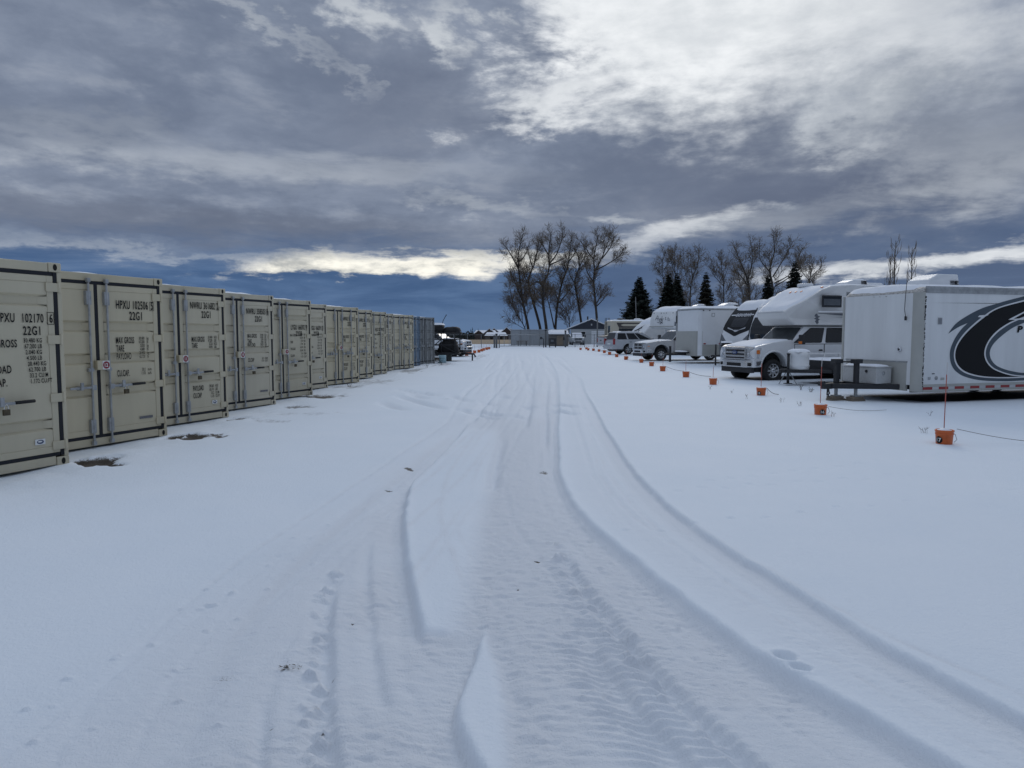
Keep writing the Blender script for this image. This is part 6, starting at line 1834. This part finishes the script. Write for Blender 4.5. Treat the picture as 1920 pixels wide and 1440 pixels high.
gt_ = thing("yard_gate", "grey tube gate closing the entrance before the pale panel fence", "gate", flat(936, 88))
b = MB(); GWd = 84.0 / FPX * 88
for z in (.15, 1.55): b.tube([(0, 0, z), (GWd, 0, z)], .045, GALV, 6)
b.tube([(0, 0, .15), (0, 0, 1.55)], .03, GALV, 6); b.tube([(GWd, 0, .15), (GWd, 0, 1.55)], .03, GALV, 6); b.build("frame", gt_)
for k in range(1, 9):
    b = MB(); b.tube([(GWd * k / 9, 0, .15), (GWd * k / 9, 0, 1.55)], .03, GALV, 5); b.build("bar", gt_)
for px, Y, h, r, lab in ((926.5, 84, 1.35, .07, "thin gate post left of the capped pair"), (931, 83, 1.55, .12, "thick wooden gate post with dark cap, left side of the entrance"), (936, 83.5, 1.35, .06, "slim dark gate post right of the thick wooden one"),
                         (1023, 88, 2.0, .11, "tall gate post with dark cap beside the keypad stand"), (1060, 88, 1.95, .11, "tall gate post with dark cap right of the black box")):
    t = thing("gate_post", lab, "gate post", flat(px, Y), 0, "gate posts at the entrance")
    b = MB(); b.tube([(0, 0, 0), (0, 0, h)], r, mat("grey_post", (.12, .125, .13), .7), 8); b.build("post", t)
    b = MB(); b.tube([(0, 0, h), (0, 0, h + .14)], r * 1.15, DARK, 8); b.build("cap", t)
b = MB(); g = flat(1019, 86); b.tube([(0, 0, 0), (0, 0, .95), (-.08, 0, 1.12), (-.22, 0, 1.18)], .05, DARK, 6); b.b2((-.42, -.1, 1.0), (-.2, .1, 1.3), DARK); o = b.build("keypad_stand", None); o.location = g; tag(o, "dark gooseneck keypad stand left of the tall capped post", "keypad stand")
t = thing("equipment_box", "black equipment box on legs between the two tall gate posts", "equipment box", flat(1036, 87))
b = MB(); b.b2((-.42, -.4, .42), (.42, .4, 1.15), DARK); b.build("case", t, .02, 1)
for sx in (-1, 1):
    for sy in (-1, 1):
        b = MB(); b.tube([(sx * .36, sy * .34, 0), (sx * .36, sy * .34, .42)], .04, DARK, 6); b.build("leg", t)
b = MB(); b.b2((-.25, -.42, .7), (.1, -.4, .95), GREYGEL); b.build("vent", t)
# pale corrugated panel wall
PANEL = mat("pale_panel", (.42, .44, .46), .5, var=.08, streak=True)
pf = thing("panel_fence", "pale grey corrugated metal panel fence below the tall bare trees", "fence", flat(958, 99))
b = MB(); Lp = 107 / FPX * 99; n_ = 52; pr = []
for k in range(n_):
    x = Lp * k / n_; w = Lp / n_
    pr += [(x, 0), (x + w * .5, 0), (x + w * .62, -.05), (x + w * .88, -.05)]
pr.append((Lp, 0)); m_ = len(pr)
b.add([(x, y, .05) for x, y in pr] + [(x, y, 2.2) for x, y in pr], [(k, k + 1, k + 1 + m_, k + m_) for k in range(m_ - 1)], PANEL); b.build("sheet", pf)
b = MB(); b.b2((-.02, -.08, 2.16), (Lp + .02, .06, 2.26), PANEL); b.build("top_rail", pf)
for k in range(7):
    b = MB(); b.b2((Lp * k / 6 - .05, -.1, 0), (Lp * k / 6 + .05, -.055, 2.16), GALV); b.build("post", pf)
t = thing("picnic_table", "dark low bench table before the pale panel fence", "table", flat(979, 97))
b = MB(); b.b2((-.8, -.4, .62), (.8, .4, .70), WOOD); b.build("table_top", t)
for s in (-1, 1):
    b = MB(); b.b2((-.8, s * .7 - .12, .38), (.8, s * .7 + .12, .43), WOOD); b.build("bench", t)
    b = MB(); b.b2((s * .55 - .04, -.75, 0), (s * .55 + .04, .75, .62), DARK); b.build("leg", t)
# shed
SHW = mat("shed_boards", (.13, .12, .11), .7, var=.25, streak=True)
sh = thing("shed", "brown shed with a snow covered roof behind the gate posts", "shed", flat(1047.5, 95.5))
b = MB(); b.b2((-1.25, 0, 0), (1.25, 2, 1.55), SHW); b.build("wall", sh)
b = MB(); b.b2((-.25, -.03, .1), (.55, 0, 1.4), WOOD); b.b2((.62, -.02, .85), (1.0, 0, 1.2), GLASS); b.build("door", sh)
b = MB(); b.hexa([(-1.4, -.25, 1.52), (1.4, -.25, 1.52), (1.4, 2.2, 2.0), (-1.4, 2.2, 2.0)], [(-1.4, -.25, 1.6), (1.4, -.25, 1.6), (1.4, 2.2, 2.1), (-1.4, 2.2, 2.1)], DKTRIM); rf = b.build("roof", sh)
snow_sheet("snow_cover", rf, -1.38, 1.38, -.24, 2.18, lambda x, y: 1.6 + (y + .25) * .204, .16, 14, 12, 5, .2)
# house
HW = mat("pale_siding", (.46, .47, .47), .6, var=.06); HG = mat("dark_gable", (.045, .05, .065), .7, var=.2)
hs = thing("house", "pale single storey house with a dark gable and snowy roof, right of the gate", "house", flat(1108.5, 114), R(-4))
hw = 3.2
b = MB(); b.b2((-hw, 0, 0), (hw, 9, 2.42), HW); b.build("wall", hs)
b = MB(); b.add([(-hw - .6, -.06, 2.40), (hw + .6, -.06, 2.40), (0, -.06, 3.88), (-hw - .6, .1, 2.40), (hw + .6, .1, 2.40), (0, .1, 3.88)], [(0, 1, 2), (5, 4, 3), (0, 3, 4, 1)], HG); b.build("gable", hs)
b = MB(); b.b2((-.1, -.09, 2.95), (.12, -.062, 3.25), HW); b.build("gable_vent", hs)
for s in (-1, 1):
    b = MB(); P0, P1 = (s * (hw + .75), 2.36), (0, 3.95)
    vs = [(P0[0], -.3, P0[1]), (P1[0], -.3, P1[1]), (P1[0], 9.3, P1[1]), (P0[0], 9.3, P0[1])]
    b.hexa(vs if s < 0 else vs[::-1], [(x, y, z + .16) for x, y, z in (vs if s < 0 else vs[::-1])], SNOW); b.build("roof", hs)
b = MB(); b.tube([(-.5, 3, 3.6), (-.5, 3, 4.5)], .12, DARK, 8); b.build("chimney", hs)
b = MB(); b.b2((-1.7, -.04, 1.1), (-.9, -.0, 2.05), PLATEW); w = b.build("window", hs); b = MB(); b.b2((-1.62, -.06, 1.18), (-.98, -.04, 1.97), GLASS); b.build("pane", w)
b = MB(); b.b2((.0, -.05, .05), (2.4, 0, 2.1), WHITE)
for k in range(4): b.b2((.05, -.06, .5 + k * .45), (2.35, -.05, .52 + k * .45), GREYGEL)
b.build("garage_door", hs)
small = pickup("pickup_truck", "small snow covered pickup facing the gate, parked before the house", "pickup truck", (flat(1084, 104).x, 104, 0), R(-90), mat("pale_truck_paint", (.30, .33, .34), .4), L=5.5, W=1.9, fa=.9, ra=4.4, sill=.45, wr=.38, hood=(1.05, 1.15), belt=1.15, cowl=1.5,
               roof=1.75, roofx=(2.2, 3.3), cabend=3.5, bedtop=1.2, doors=1, style='cross')
snow_sheet("windscreen_snow", small, -2.2, -1.5, -.72, .72, lambda x, y: 1.15 + (-1.5 - x) / .7 * .6 + .02, .08, 8, 10, 4, .1)
for px0, z1, Y, r, lab in ((1119.5, 3.6, 90, .10, "grey pole in place of a lit tree trunk, between motorhome and house"), (1194, 6.3, 90, .06, "thin leaning pole in front of the dark spruce")):  # first pole is added to stand in for the lit foot of a trunk
    b = MB(); g = flat(px0, Y); b.tube([(0, 0, 0), (-.25 if r < .1 else 0, 0, z1)], [r, r * .8], mat("grey_pole", (.19, .19, .19), .8, var=.2), 8)
    o = b.build("utility_pole", None); o.location = g; tag(o, lab, "pole")

# distant houses and tree line on the lower land
HZ = -1.9
def far_house(px, Y, w, h, lab, gables, dark=(.09, .075, .065)):
    g = flat(px, Y); t = thing("house", lab, "house", (g.x, g.y, HZ), 0, "houses on the far side of the field")
    wm = mat("far_siding_%d" % int(dark[0] * 1000), dark, .7, var=.15)
    b = MB(); b.b2((-w / 2, 0, 0), (w / 2, 9, h), wm); b.build("wall", t)
    b = MB(); b.hexa([(-w / 2 - .4, -.5, h), (w / 2 + .4, -.5, h), (w / 2 + .4, 9.5, h), (-w / 2 - .4, 9.5, h)], [(-w / 2 + .6, 4.2, h + 1.5), (w / 2 - .6, 4.2, h + 1.5), (w / 2 - .6, 5, h + 1.5), (-w / 2 + .6, 5, h + 1.5)], SNOW); b.build("roof", t)
    for gx, gw, gh in gables:
        b = MB(); b.add([(gx - gw / 2, -1, 0), (gx + gw / 2, -1, 0), (gx + gw / 2, -1, h), (gx, -1, h + gh), (gx - gw / 2, -1, h), (gx - gw / 2, 4, 0), (gx + gw / 2, 4, 0), (gx + gw / 2, 4, h), (gx, 4, h + gh), (gx - gw / 2, 4, h)],
                        [(0, 1, 2, 3, 4), (1, 6, 7, 2), (5, 0, 4, 9)], mat("far_gable", (.07, .05, .045), .7)); b.build("gable", t)
        b = MB(); b.add([(gx - gw / 2 - .4, -1.2, h - .1), (gx, -1.2, h + gh + .1), (gx, 4, h + gh + .1), (gx - gw / 2 - .4, 4, h - .1), (gx + gw / 2 + .4, -1.2, h - .1), (gx + gw / 2 + .4, 4, h - .1),
                         (gx - gw / 2 - .4, -1.2, h + .15), (gx, -1.2, h + gh + .38), (gx + gw / 2 + .4, -1.2, h + .15)], [(0, 1, 7, 6), (1, 4, 8, 7), (6, 7, 2, 3), (7, 8, 5, 2)], SNOW); b.build("gable_roof", t)
    for k in range(int(w / 4)):
        b = MB(); xx = -w / 2 + 2 + k * 4; b.b2((xx, -.06, 1.0), (xx + 1.2, -.0, 2.2), GLASS); b.build("window", t)
    return t
far_house(910, 330, 10, 3.6, "far dark house with snowy roof, leftmost across the field", [(2.0, 4.6, 2.0), (-3, 3, 1.2)])
far_house(940, 345, 12, 3.9, "far house with two brown gables, just left of the panel fence", [(-3.4, 4.4, 2.0), (2.6, 5.2, 2.5)], (.12, .105, .095))
far_house(930, 300, 9, 2.6, "far low grey barn in front of the gabled houses", [], (.15, .14, .13))
far_house(965, 360, 12, 3.8, "far house peeking out beside the big bare trees", [(-2, 5, 2.0)], (.10, .085, .075))

# ------------------------------------------------------------------ trees
BARK = mat("dark_bark", (.06, .05, .042), .9, var=.35, scale=4); TWIG = mat("twig_bark", (.19, .15, .112), .9, var=.3)
def grow(tb, cb, pts, r0, r1, lev, rng, maxlev, k_child, up=0.35, droop=0.0, lf=.42, minr=.012, dens=1.0):
    (tb if lev <= 1 else cb).tube(pts, [max(minr, r0 + (r1 - r0) * i / (len(pts) - 1)) for i in range(len(pts))], BARK if lev <= 1 else TWIG, 6 if lev == 0 else (4 if lev == 1 else 3), cap=False)
    if lev >= maxlev: return
    P = [Vector(p) for p in pts]; seg = [(P[i + 1] - P[i]).length for i in range(len(P) - 1)]; L_ = sum(seg)
    n = max(2, int(round(L_ * k_child[lev] * dens)))
    for j in range(n):
        f0 = (0.30, 0.20, 0.12)[lev]
        f = f0 + (1 - f0) * ((j + rng.random()) / n); f = min(f, .995); s = f * L_; i = 0
        while i < len(seg) - 1 and s > seg[i]: s -= seg[i]; i += 1
        p = P[i].lerp(P[i + 1], min(1, s / seg[i])); d = (P[i + 1] - P[i]).normalized()
        ax = d.orthogonal().normalized(); ax.rotate(Matrix.Rotation(rng.uniform(0, 2 * PI), 3, d))
        ang = rng.uniform(R(25), R(58))
        nd = (d * math.cos(ang) + ax * math.sin(ang)).normalized()
        if lev == 0: l = min(4.2, L_ * .40) * rng.uniform(.45, 1.1) * (1.15 - .85 * f)
        elif lev == 1: l = rng.uniform(.6, 1.45) * (1.1 - .5 * f)
        else: l = rng.uniform(.35, .80)
        np_ = 5 if lev == 0 else 3
        q = [p]; cur = nd.copy()
        for k in range(np_):
            cur = (cur + Vector((rng.uniform(-.22, .22), rng.uniform(-.22, .22), up * (.5 if lev == 0 else .30) - droop)) * .55).normalized()
            q.append(q[-1] + cur * (l / np_))
        rr = min((r0 + (r1 - r0) * f) * rng.uniform(.30, .46), (.075, .034, .016)[lev])
        grow(tb, cb, q, max(rr, minr), max(minr * .8, rr * .35), lev + 1, rng, maxlev, k_child, up, droop, lf, minr, dens)
def tree(label, limbs, Y, seed, maxlev=3, k=(2.2, 4.8, 4.2), r0=.32, group=None, up=.35, jit=1.0, name="bare_tree", lf=.42, minr=.0165):
    """limbs: traced courses of the main stems (photo px), the first one standing on the ground"""
    rng = random.Random(seed); base = wp(*limbs[0][0], Y); base.z = HT(base.x, base.y)
    t = thing(name, label, "tree", base, 0, group)
    tb, cb = MB(), MB()
    prev = {}
    for li, lm in enumerate(limbs):
        pts = []
        for i, p in enumerate(smooth_line(lm, 4)):
            w = wp(p[0], p[1], Y)
            pts.append(w)
        if li == 0: pts[0].z = base.z - .1
        ydir = rng.uniform(-.35, .35) if li else rng.uniform(-.1, .1)
        L_ = 0
        for i in range(len(pts)):
            if i: L_ += (pts[i] - pts[i - 1]).length
            pts[i] = pts[i] + Vector((0, ydir * L_ * jit, 0))
        if li:      # join the stem it grows out of
            j0 = min(prev_pts, key=lambda q: (Vector((q.x, 0, q.z)) - Vector((pts[0].x, 0, pts[0].z))).length)
            dy_ = j0.y - pts[0].y
            pts = [Vector((q.x, q.y + dy_, q.z)) for q in pts]
        loc = [q - base for q in pts]
        ra = r0 * .68 * (1.0 if li == 0 else .52)
        grow(tb, cb, loc, ra, ra * .22, 0, rng, maxlev, k, up=up, lf=lf if li == 0 else lf * 1.05, minr=minr)
        if li == 0: prev_pts = list(pts)
        else: prev_pts += pts
    tb.build("trunk", t); cb.build("crown", t)
    return t
Z5 = lambda x, y: (930 + x / 5.54, 420 + y / 5.54)
def Lm(*p): return [Z5(*q) for q in p]
G1 = "tall bare trees behind the panel fence"
tree("leftmost tall bare tree behind the panel fence, leaning left", [Lm((345, 1230), (330, 1060), (285, 850), (255, 640), (230, 430), (235, 300), (280, 120)), Lm((232, 470), (170, 350), (110, 250), (60, 190)), Lm((240, 400), (300, 330), (350, 200)), Lm((275, 800), (200, 620), (140, 480))], 124, 1, r0=.40, group=G1)
tree("second tall bare tree from the left with a long leaning trunk", [Lm((475, 1230), (455, 1060), (385, 800), (340, 630), (360, 500), (400, 410), (440, 240), (455, 130)), Lm((335, 620), (290, 520), (260, 430)), Lm((345, 640), (430, 600), (480, 640)), Lm((385, 440), (350, 330), (330, 230))], 126, 2, r0=.40, group=G1)
tree("third tall bare tree, the highest of the group, bending right", [Lm((530, 1230), (520, 1060), (488, 830), (485, 640), (530, 540), (550, 440), (545, 300), (570, 90)), Lm((548, 420), (620, 330), (670, 200), (695, 60)), Lm((545, 330), (490, 230), (470, 110)), Lm((490, 650), (440, 600), (380, 610)), Lm((555, 430), (640, 390), (700, 360))], 122, 3, r0=.42, group=G1)
tree("fourth tall bare tree, forked low and leaning to the right", [Lm((612, 1230), (618, 1060), (640, 820), (690, 590), (725, 510), (750, 380), (780, 150)), Lm((605, 1080), (565, 880), (530, 720), (520, 660)), Lm((650, 820), (740, 720), (800, 630)), Lm((520, 670), (570, 640), (660, 630)), Lm((725, 520), (690, 440), (660, 360)), Lm((745, 400), (800, 330), (840, 250))], 125, 4, r0=.36, group=G1)
tree("fifth tall bare tree with a slanting trunk above the house roof", [Lm((905, 1200), (880, 980), (845, 760), (820, 600), (850, 500), (880, 420), (935, 300), (880, 160)), Lm((822, 620), (770, 540), (745, 470)), Lm((860, 480), (920, 420), (990, 370)), Lm((870, 430), (850, 330), (800, 240))], 128, 5, r0=.33, group=G1)
tree("rightmost tall bare tree of the group, straight trunk and wide top", [Lm((1060, 1220), (1050, 1000), (1035, 800), (1020, 600), (1030, 450), (1025, 350), (1075, 100)), Lm((1035, 480), (1100, 350), (1140, 230), (1160, 110)), Lm((1045, 475), (1150, 420), (1230, 370), (1295, 315)), Lm((1025, 360), (960, 270), (940, 180)), Lm((1050, 850), (1110, 790), (1190, 680)), Lm((1020, 600), (950, 480), (930, 300)), Lm((1100, 360), (1190, 240), (1215, 150))], 120, 6, r0=.36, group=G1)
tree("low bushy bare tree at the left foot of the tall group", [Lm((330, 1230), (300, 1080), (200, 900), (150, 700), (130, 560)), Lm((310, 1100), (180, 1020), (110, 960)), Lm((280, 1040), (250, 800), (220, 620)), Lm((240, 980), (140, 860), (100, 780)), Lm((300, 1080), (330, 900), (310, 740))], 130, 7, r0=.16, group=G1, lf=.5)
tree("low bare scrub tree between the panel fence and the house", [Lm((750, 1230), (760, 1000), (700, 860), (640, 800)), Lm((760, 1050), (830, 900), (900, 800)), Lm((755, 1100), (690, 960), (600, 900)), Lm((760, 1000), (780, 850), (760, 720))], 132, 8, r0=.14, group=G1, lf=.5)
Z3 = lambda x, y: (1200 + x / 3.556, 430 + y / 3.556)
def L3(*p): return [Z3(*q) for q in p]
G2 = "bare trees behind the right row"
tree("slim bare tree left of the twin spruces", [L3((170, 740), (165, 420), (150, 300), (155, 160)), L3((160, 330), (115, 260), (105, 210)), L3((155, 280), (190, 220), (200, 170))], 122, 11, r0=.17, group=G2)
tree("bare tree rising straight above the twin spruces", [L3((240, 740), (238, 380), (232, 260), (228, 140)), L3((236, 300), (205, 230), (200, 170)), L3((235, 320), (262, 250), (265, 180))], 125, 12, r0=.17, group=G2)
tree("bare tree with a pale trunk right of the twin spruces", [L3((330, 740), (332, 420), (345, 330), (375, 240), (385, 150)), L3((335, 400), (300, 300), (290, 150)), L3((345, 330), (340, 240), (350, 160))], 121, 13, r0=.19, group=G2)
tree("bare tree just right of the slender brown spruce", [L3((555, 740), (550, 400), (535, 300), (520, 190)), L3((548, 380), (480, 290), (465, 200)), L3((545, 340), (580, 270), (585, 210))], 123, 14, r0=.18, group=G2)
tree("small bare sapling between slender spruce and spreading tree", [L3((690, 740), (680, 440), (630, 360), (600, 330)), L3((680, 450), (650, 330), (610, 250))], 118, 18, r0=.12, group=G2)
tree("broad spreading bare tree, the widest behind the right row", [L3((740, 740), (740, 420), (730, 320), (690, 200), (660, 100)), L3((735, 340), (760, 200), (740, 80)), L3((738, 380), (660, 290), (605, 270))], 112, 15, r0=.30, group=G2)
tree("tall forked bare tree at the centre of the spreading pair", [L3((870, 740), (880, 400), (860, 270), (890, 150), (880, 40)), L3((865, 290), (800, 200), (800, 90)), L3((880, 320), (960, 180), (1010, 80)), L3((890, 360), (1000, 290), (1060, 130)), L3((900, 380), (1040, 290), (1140, 180))], 112, 16, r0=.30, group=G2)
tree("low round bare tree at the right end of the tree group", [L3((1130, 740), (1130, 380), (1140, 300), (1160, 210)), L3((1132, 360), (1190, 290), (1240, 290)), L3((1130, 340), (1090, 280), (1070, 230)), L3((1140, 320), (1200, 250), (1190, 220))], 118, 17, r0=.2, group=G2)
def poplar(px, py0, top, Y, seed, label):
    rng = random.Random(seed); b0 = wp(px, py0, Y); b0.z = 0; tp_ = wp(px, top, Y).z
    t = thing("poplar_tree", label, "tree", b0, 0, "slim bare poplars at the far right"); tb, cb = MB(), MB()
    tb.tube([(0, 0, 0), (.05, 0, tp_ * .5), (0, 0, tp_)], [.16, .10, .02], BARK, 6)
    for k in range(46):
        z = tp_ * (.12 + .86 * k / 46); a = rng.uniform(0, 2 * PI); l = (1.0 - .5 * abs(z / tp_ - .45)) * rng.uniform(.9, 1.8); o = rng.uniform(.35, .62)
        p1 = (math.cos(a) * o, math.sin(a) * o, z + l * .6); p2 = (math.cos(a) * o * 1.25, math.sin(a) * o * 1.25, z + l * 1.5)
        cb.tube([(0, 0, z), p1, p2], [.035, .025, .012], TWIG, 3)
        for q in range(3):
            a2 = a + rng.uniform(-1, 1); cb.tube([p1, (p1[0] + math.cos(a2) * .18, p1[1] + math.sin(a2) * .18, p1[2] + rng.uniform(.4, .9))], .012, TWIG, 3)
    tb.build("trunk", t); cb.build("crown", t)
poplar(1672, 640, 451, 95, 1, "taller slim bare poplar above the swoosh trailer, left one"); poplar(1704, 640, 464, 96, 2, "shorter slim bare poplar above the swoosh trailer, right one")
poplar(1664, 640, 480, 97, 3, "thin bare poplar tucked against the taller one's left side")

NEED = mat("dark_spruce_needles", (.016, .024, .016), .8, var=.4, scale=3); NEEDB = mat("brown_spruce_needles", (.032, .030, .016), .8, var=.4, scale=3)
def spruce(px, top, half, Y, seed, label, m=None, group="spruces behind the right row", z0=0.0, small=False):
    rng = random.Random(seed); b0 = flat(px, Y); b0.z = z0
    Hh = wp(px, top, Y).z - z0; Rm = half * (1.0 if small else 1.55) / FPX * Y
    t = thing("spruce_tree", label, "tree", b0, 0, group); tb, cb = MB(), MB(); m = m or NEED
    tb.tube([(0, 0, 0), (0, 0, Hh * .97)], [.05 + Rm * .07, .02], BARK, 7)
    nl = 10 if small else 44
    for l in range(nl):
        f = (l + .3) / nl; z = Hh * (.06 + .93 * f); r = Rm * (1 - f) ** .85 + .08
        nb = 6 if small else max(7, int(17 * (1 - f) + 6))
        for k in range(nb):
            a = 2 * PI * k / nb + rng.uniform(-.3, .3) + l; rr = r * rng.uniform(.68, 1.18); up = rng.uniform(.0, .25) * rr; w = rr * rng.uniform(.15, .24) + .12
            d = Vector((math.cos(a), math.sin(a), 0)); s = Vector((-d.y, d.x, 0))
            zj = z + rng.uniform(-.9, .9) * Hh / nl; base = Vector((0, 0, zj))
            mid = d * rr * .55 + Vector((0, 0, zj - rr * .16)); tip = d * rr + Vector((0, 0, zj - rr * .12 + up))
            if small:
                cb.add([base, mid - s * w, tip, mid + s * w, mid + Vector((0, 0, .3))], [(0, 1, 4), (1, 2, 4), (2, 3, 4), (3, 0, 4)], m)
                continue
            for q in range(9):
                g = (q + .5) / 9; p = base.lerp(mid, g * 2) if g < .5 else mid.lerp(tip, g * 2 - 1)
                wl = w * (1.25 - g) * rng.uniform(.8, 1.5)
                for sg in (-1, 1):
                    e = p + s * sg * wl + d * wl * .9 + Vector((0, 0, rng.uniform(-.22, .12) * wl * 2)); e2 = p + s * sg * wl * .35 + d * wl * 1.15 + Vector((0, 0, -.3 * wl))
                    cb.add([p - d * wl * .2, e, e2], [(0, 1, 2)], m)
                cb.add([p + s * wl * .2, p - s * wl * .2, p + d * wl * .9 + Vector((0, 0, -wl * .8))], [(0, 1, 2)], m)
    tb.build("trunk", t); cb.build("crown", t)
    return t
spruce(1197, 517, 33, 100, 1, "wide dark spruce left of the twin spruces, behind the thin pole")
spruce(1252, 511, 27, 102, 2, "left one of the twin dark spruces"); spruce(1267, 511, 24, 104, 3, "right one of the twin dark spruces")
spruce(1321, 509, 21, 98, 4, "slender brownish spruce right of the twin spruces", NEEDB)
spruce(1437, 515, 20, 98, 5, "small dark spruce under the broad spreading tree"); spruce(1486, 488, 27, 100, 6, "dark ragged spruce at the right of the spreading trees")
far = None
FT = [(852, 619, 3), (857, 621, 3), (863, 624, 4), (868, 623, 4), (874, 622, 3), (879, 624, 4), (883, 617, 4), (886, 614, 4), (891, 619, 4), (897, 617, 3), (846, 623, 4), (901, 624, 4)]
NTH = ["first", "second", "third", "fourth", "fifth", "sixth", "seventh", "eighth", "ninth", "tenth", "eleventh", "twelfth"]
for i, (px, top, hw_) in enumerate(sorted(FT)):
    spruce(px, top, hw_, 370, 40 + i, "%s small dark spruce from the left on the far tree line" % NTH[i], None, "far tree line left of the houses", HZ, True)
b = MB(); rr_ = random.Random(2)      # low far hedge of scrub
for k in range(1500):
    x = rr_.uniform(flat(838, 380).x, flat(903, 380).x); y = 380 + rr_.uniform(-4, 4); z = HZ + abs(rr_.gauss(0, 1.3)); d = rr_.uniform(.5, 1.2)
    b.add([(x - d, y, z - .2), (x, y - d, z + .3), (x + d, y, z - .1), (x + rr_.uniform(-.4, .4), y, z + d * .9)], [(0, 1, 3), (1, 2, 3), (2, 0, 3)], NEED)
tag(b.build("far_scrub", None), "dark low scrub along the far side of the field", "scrub", kind="stuff")
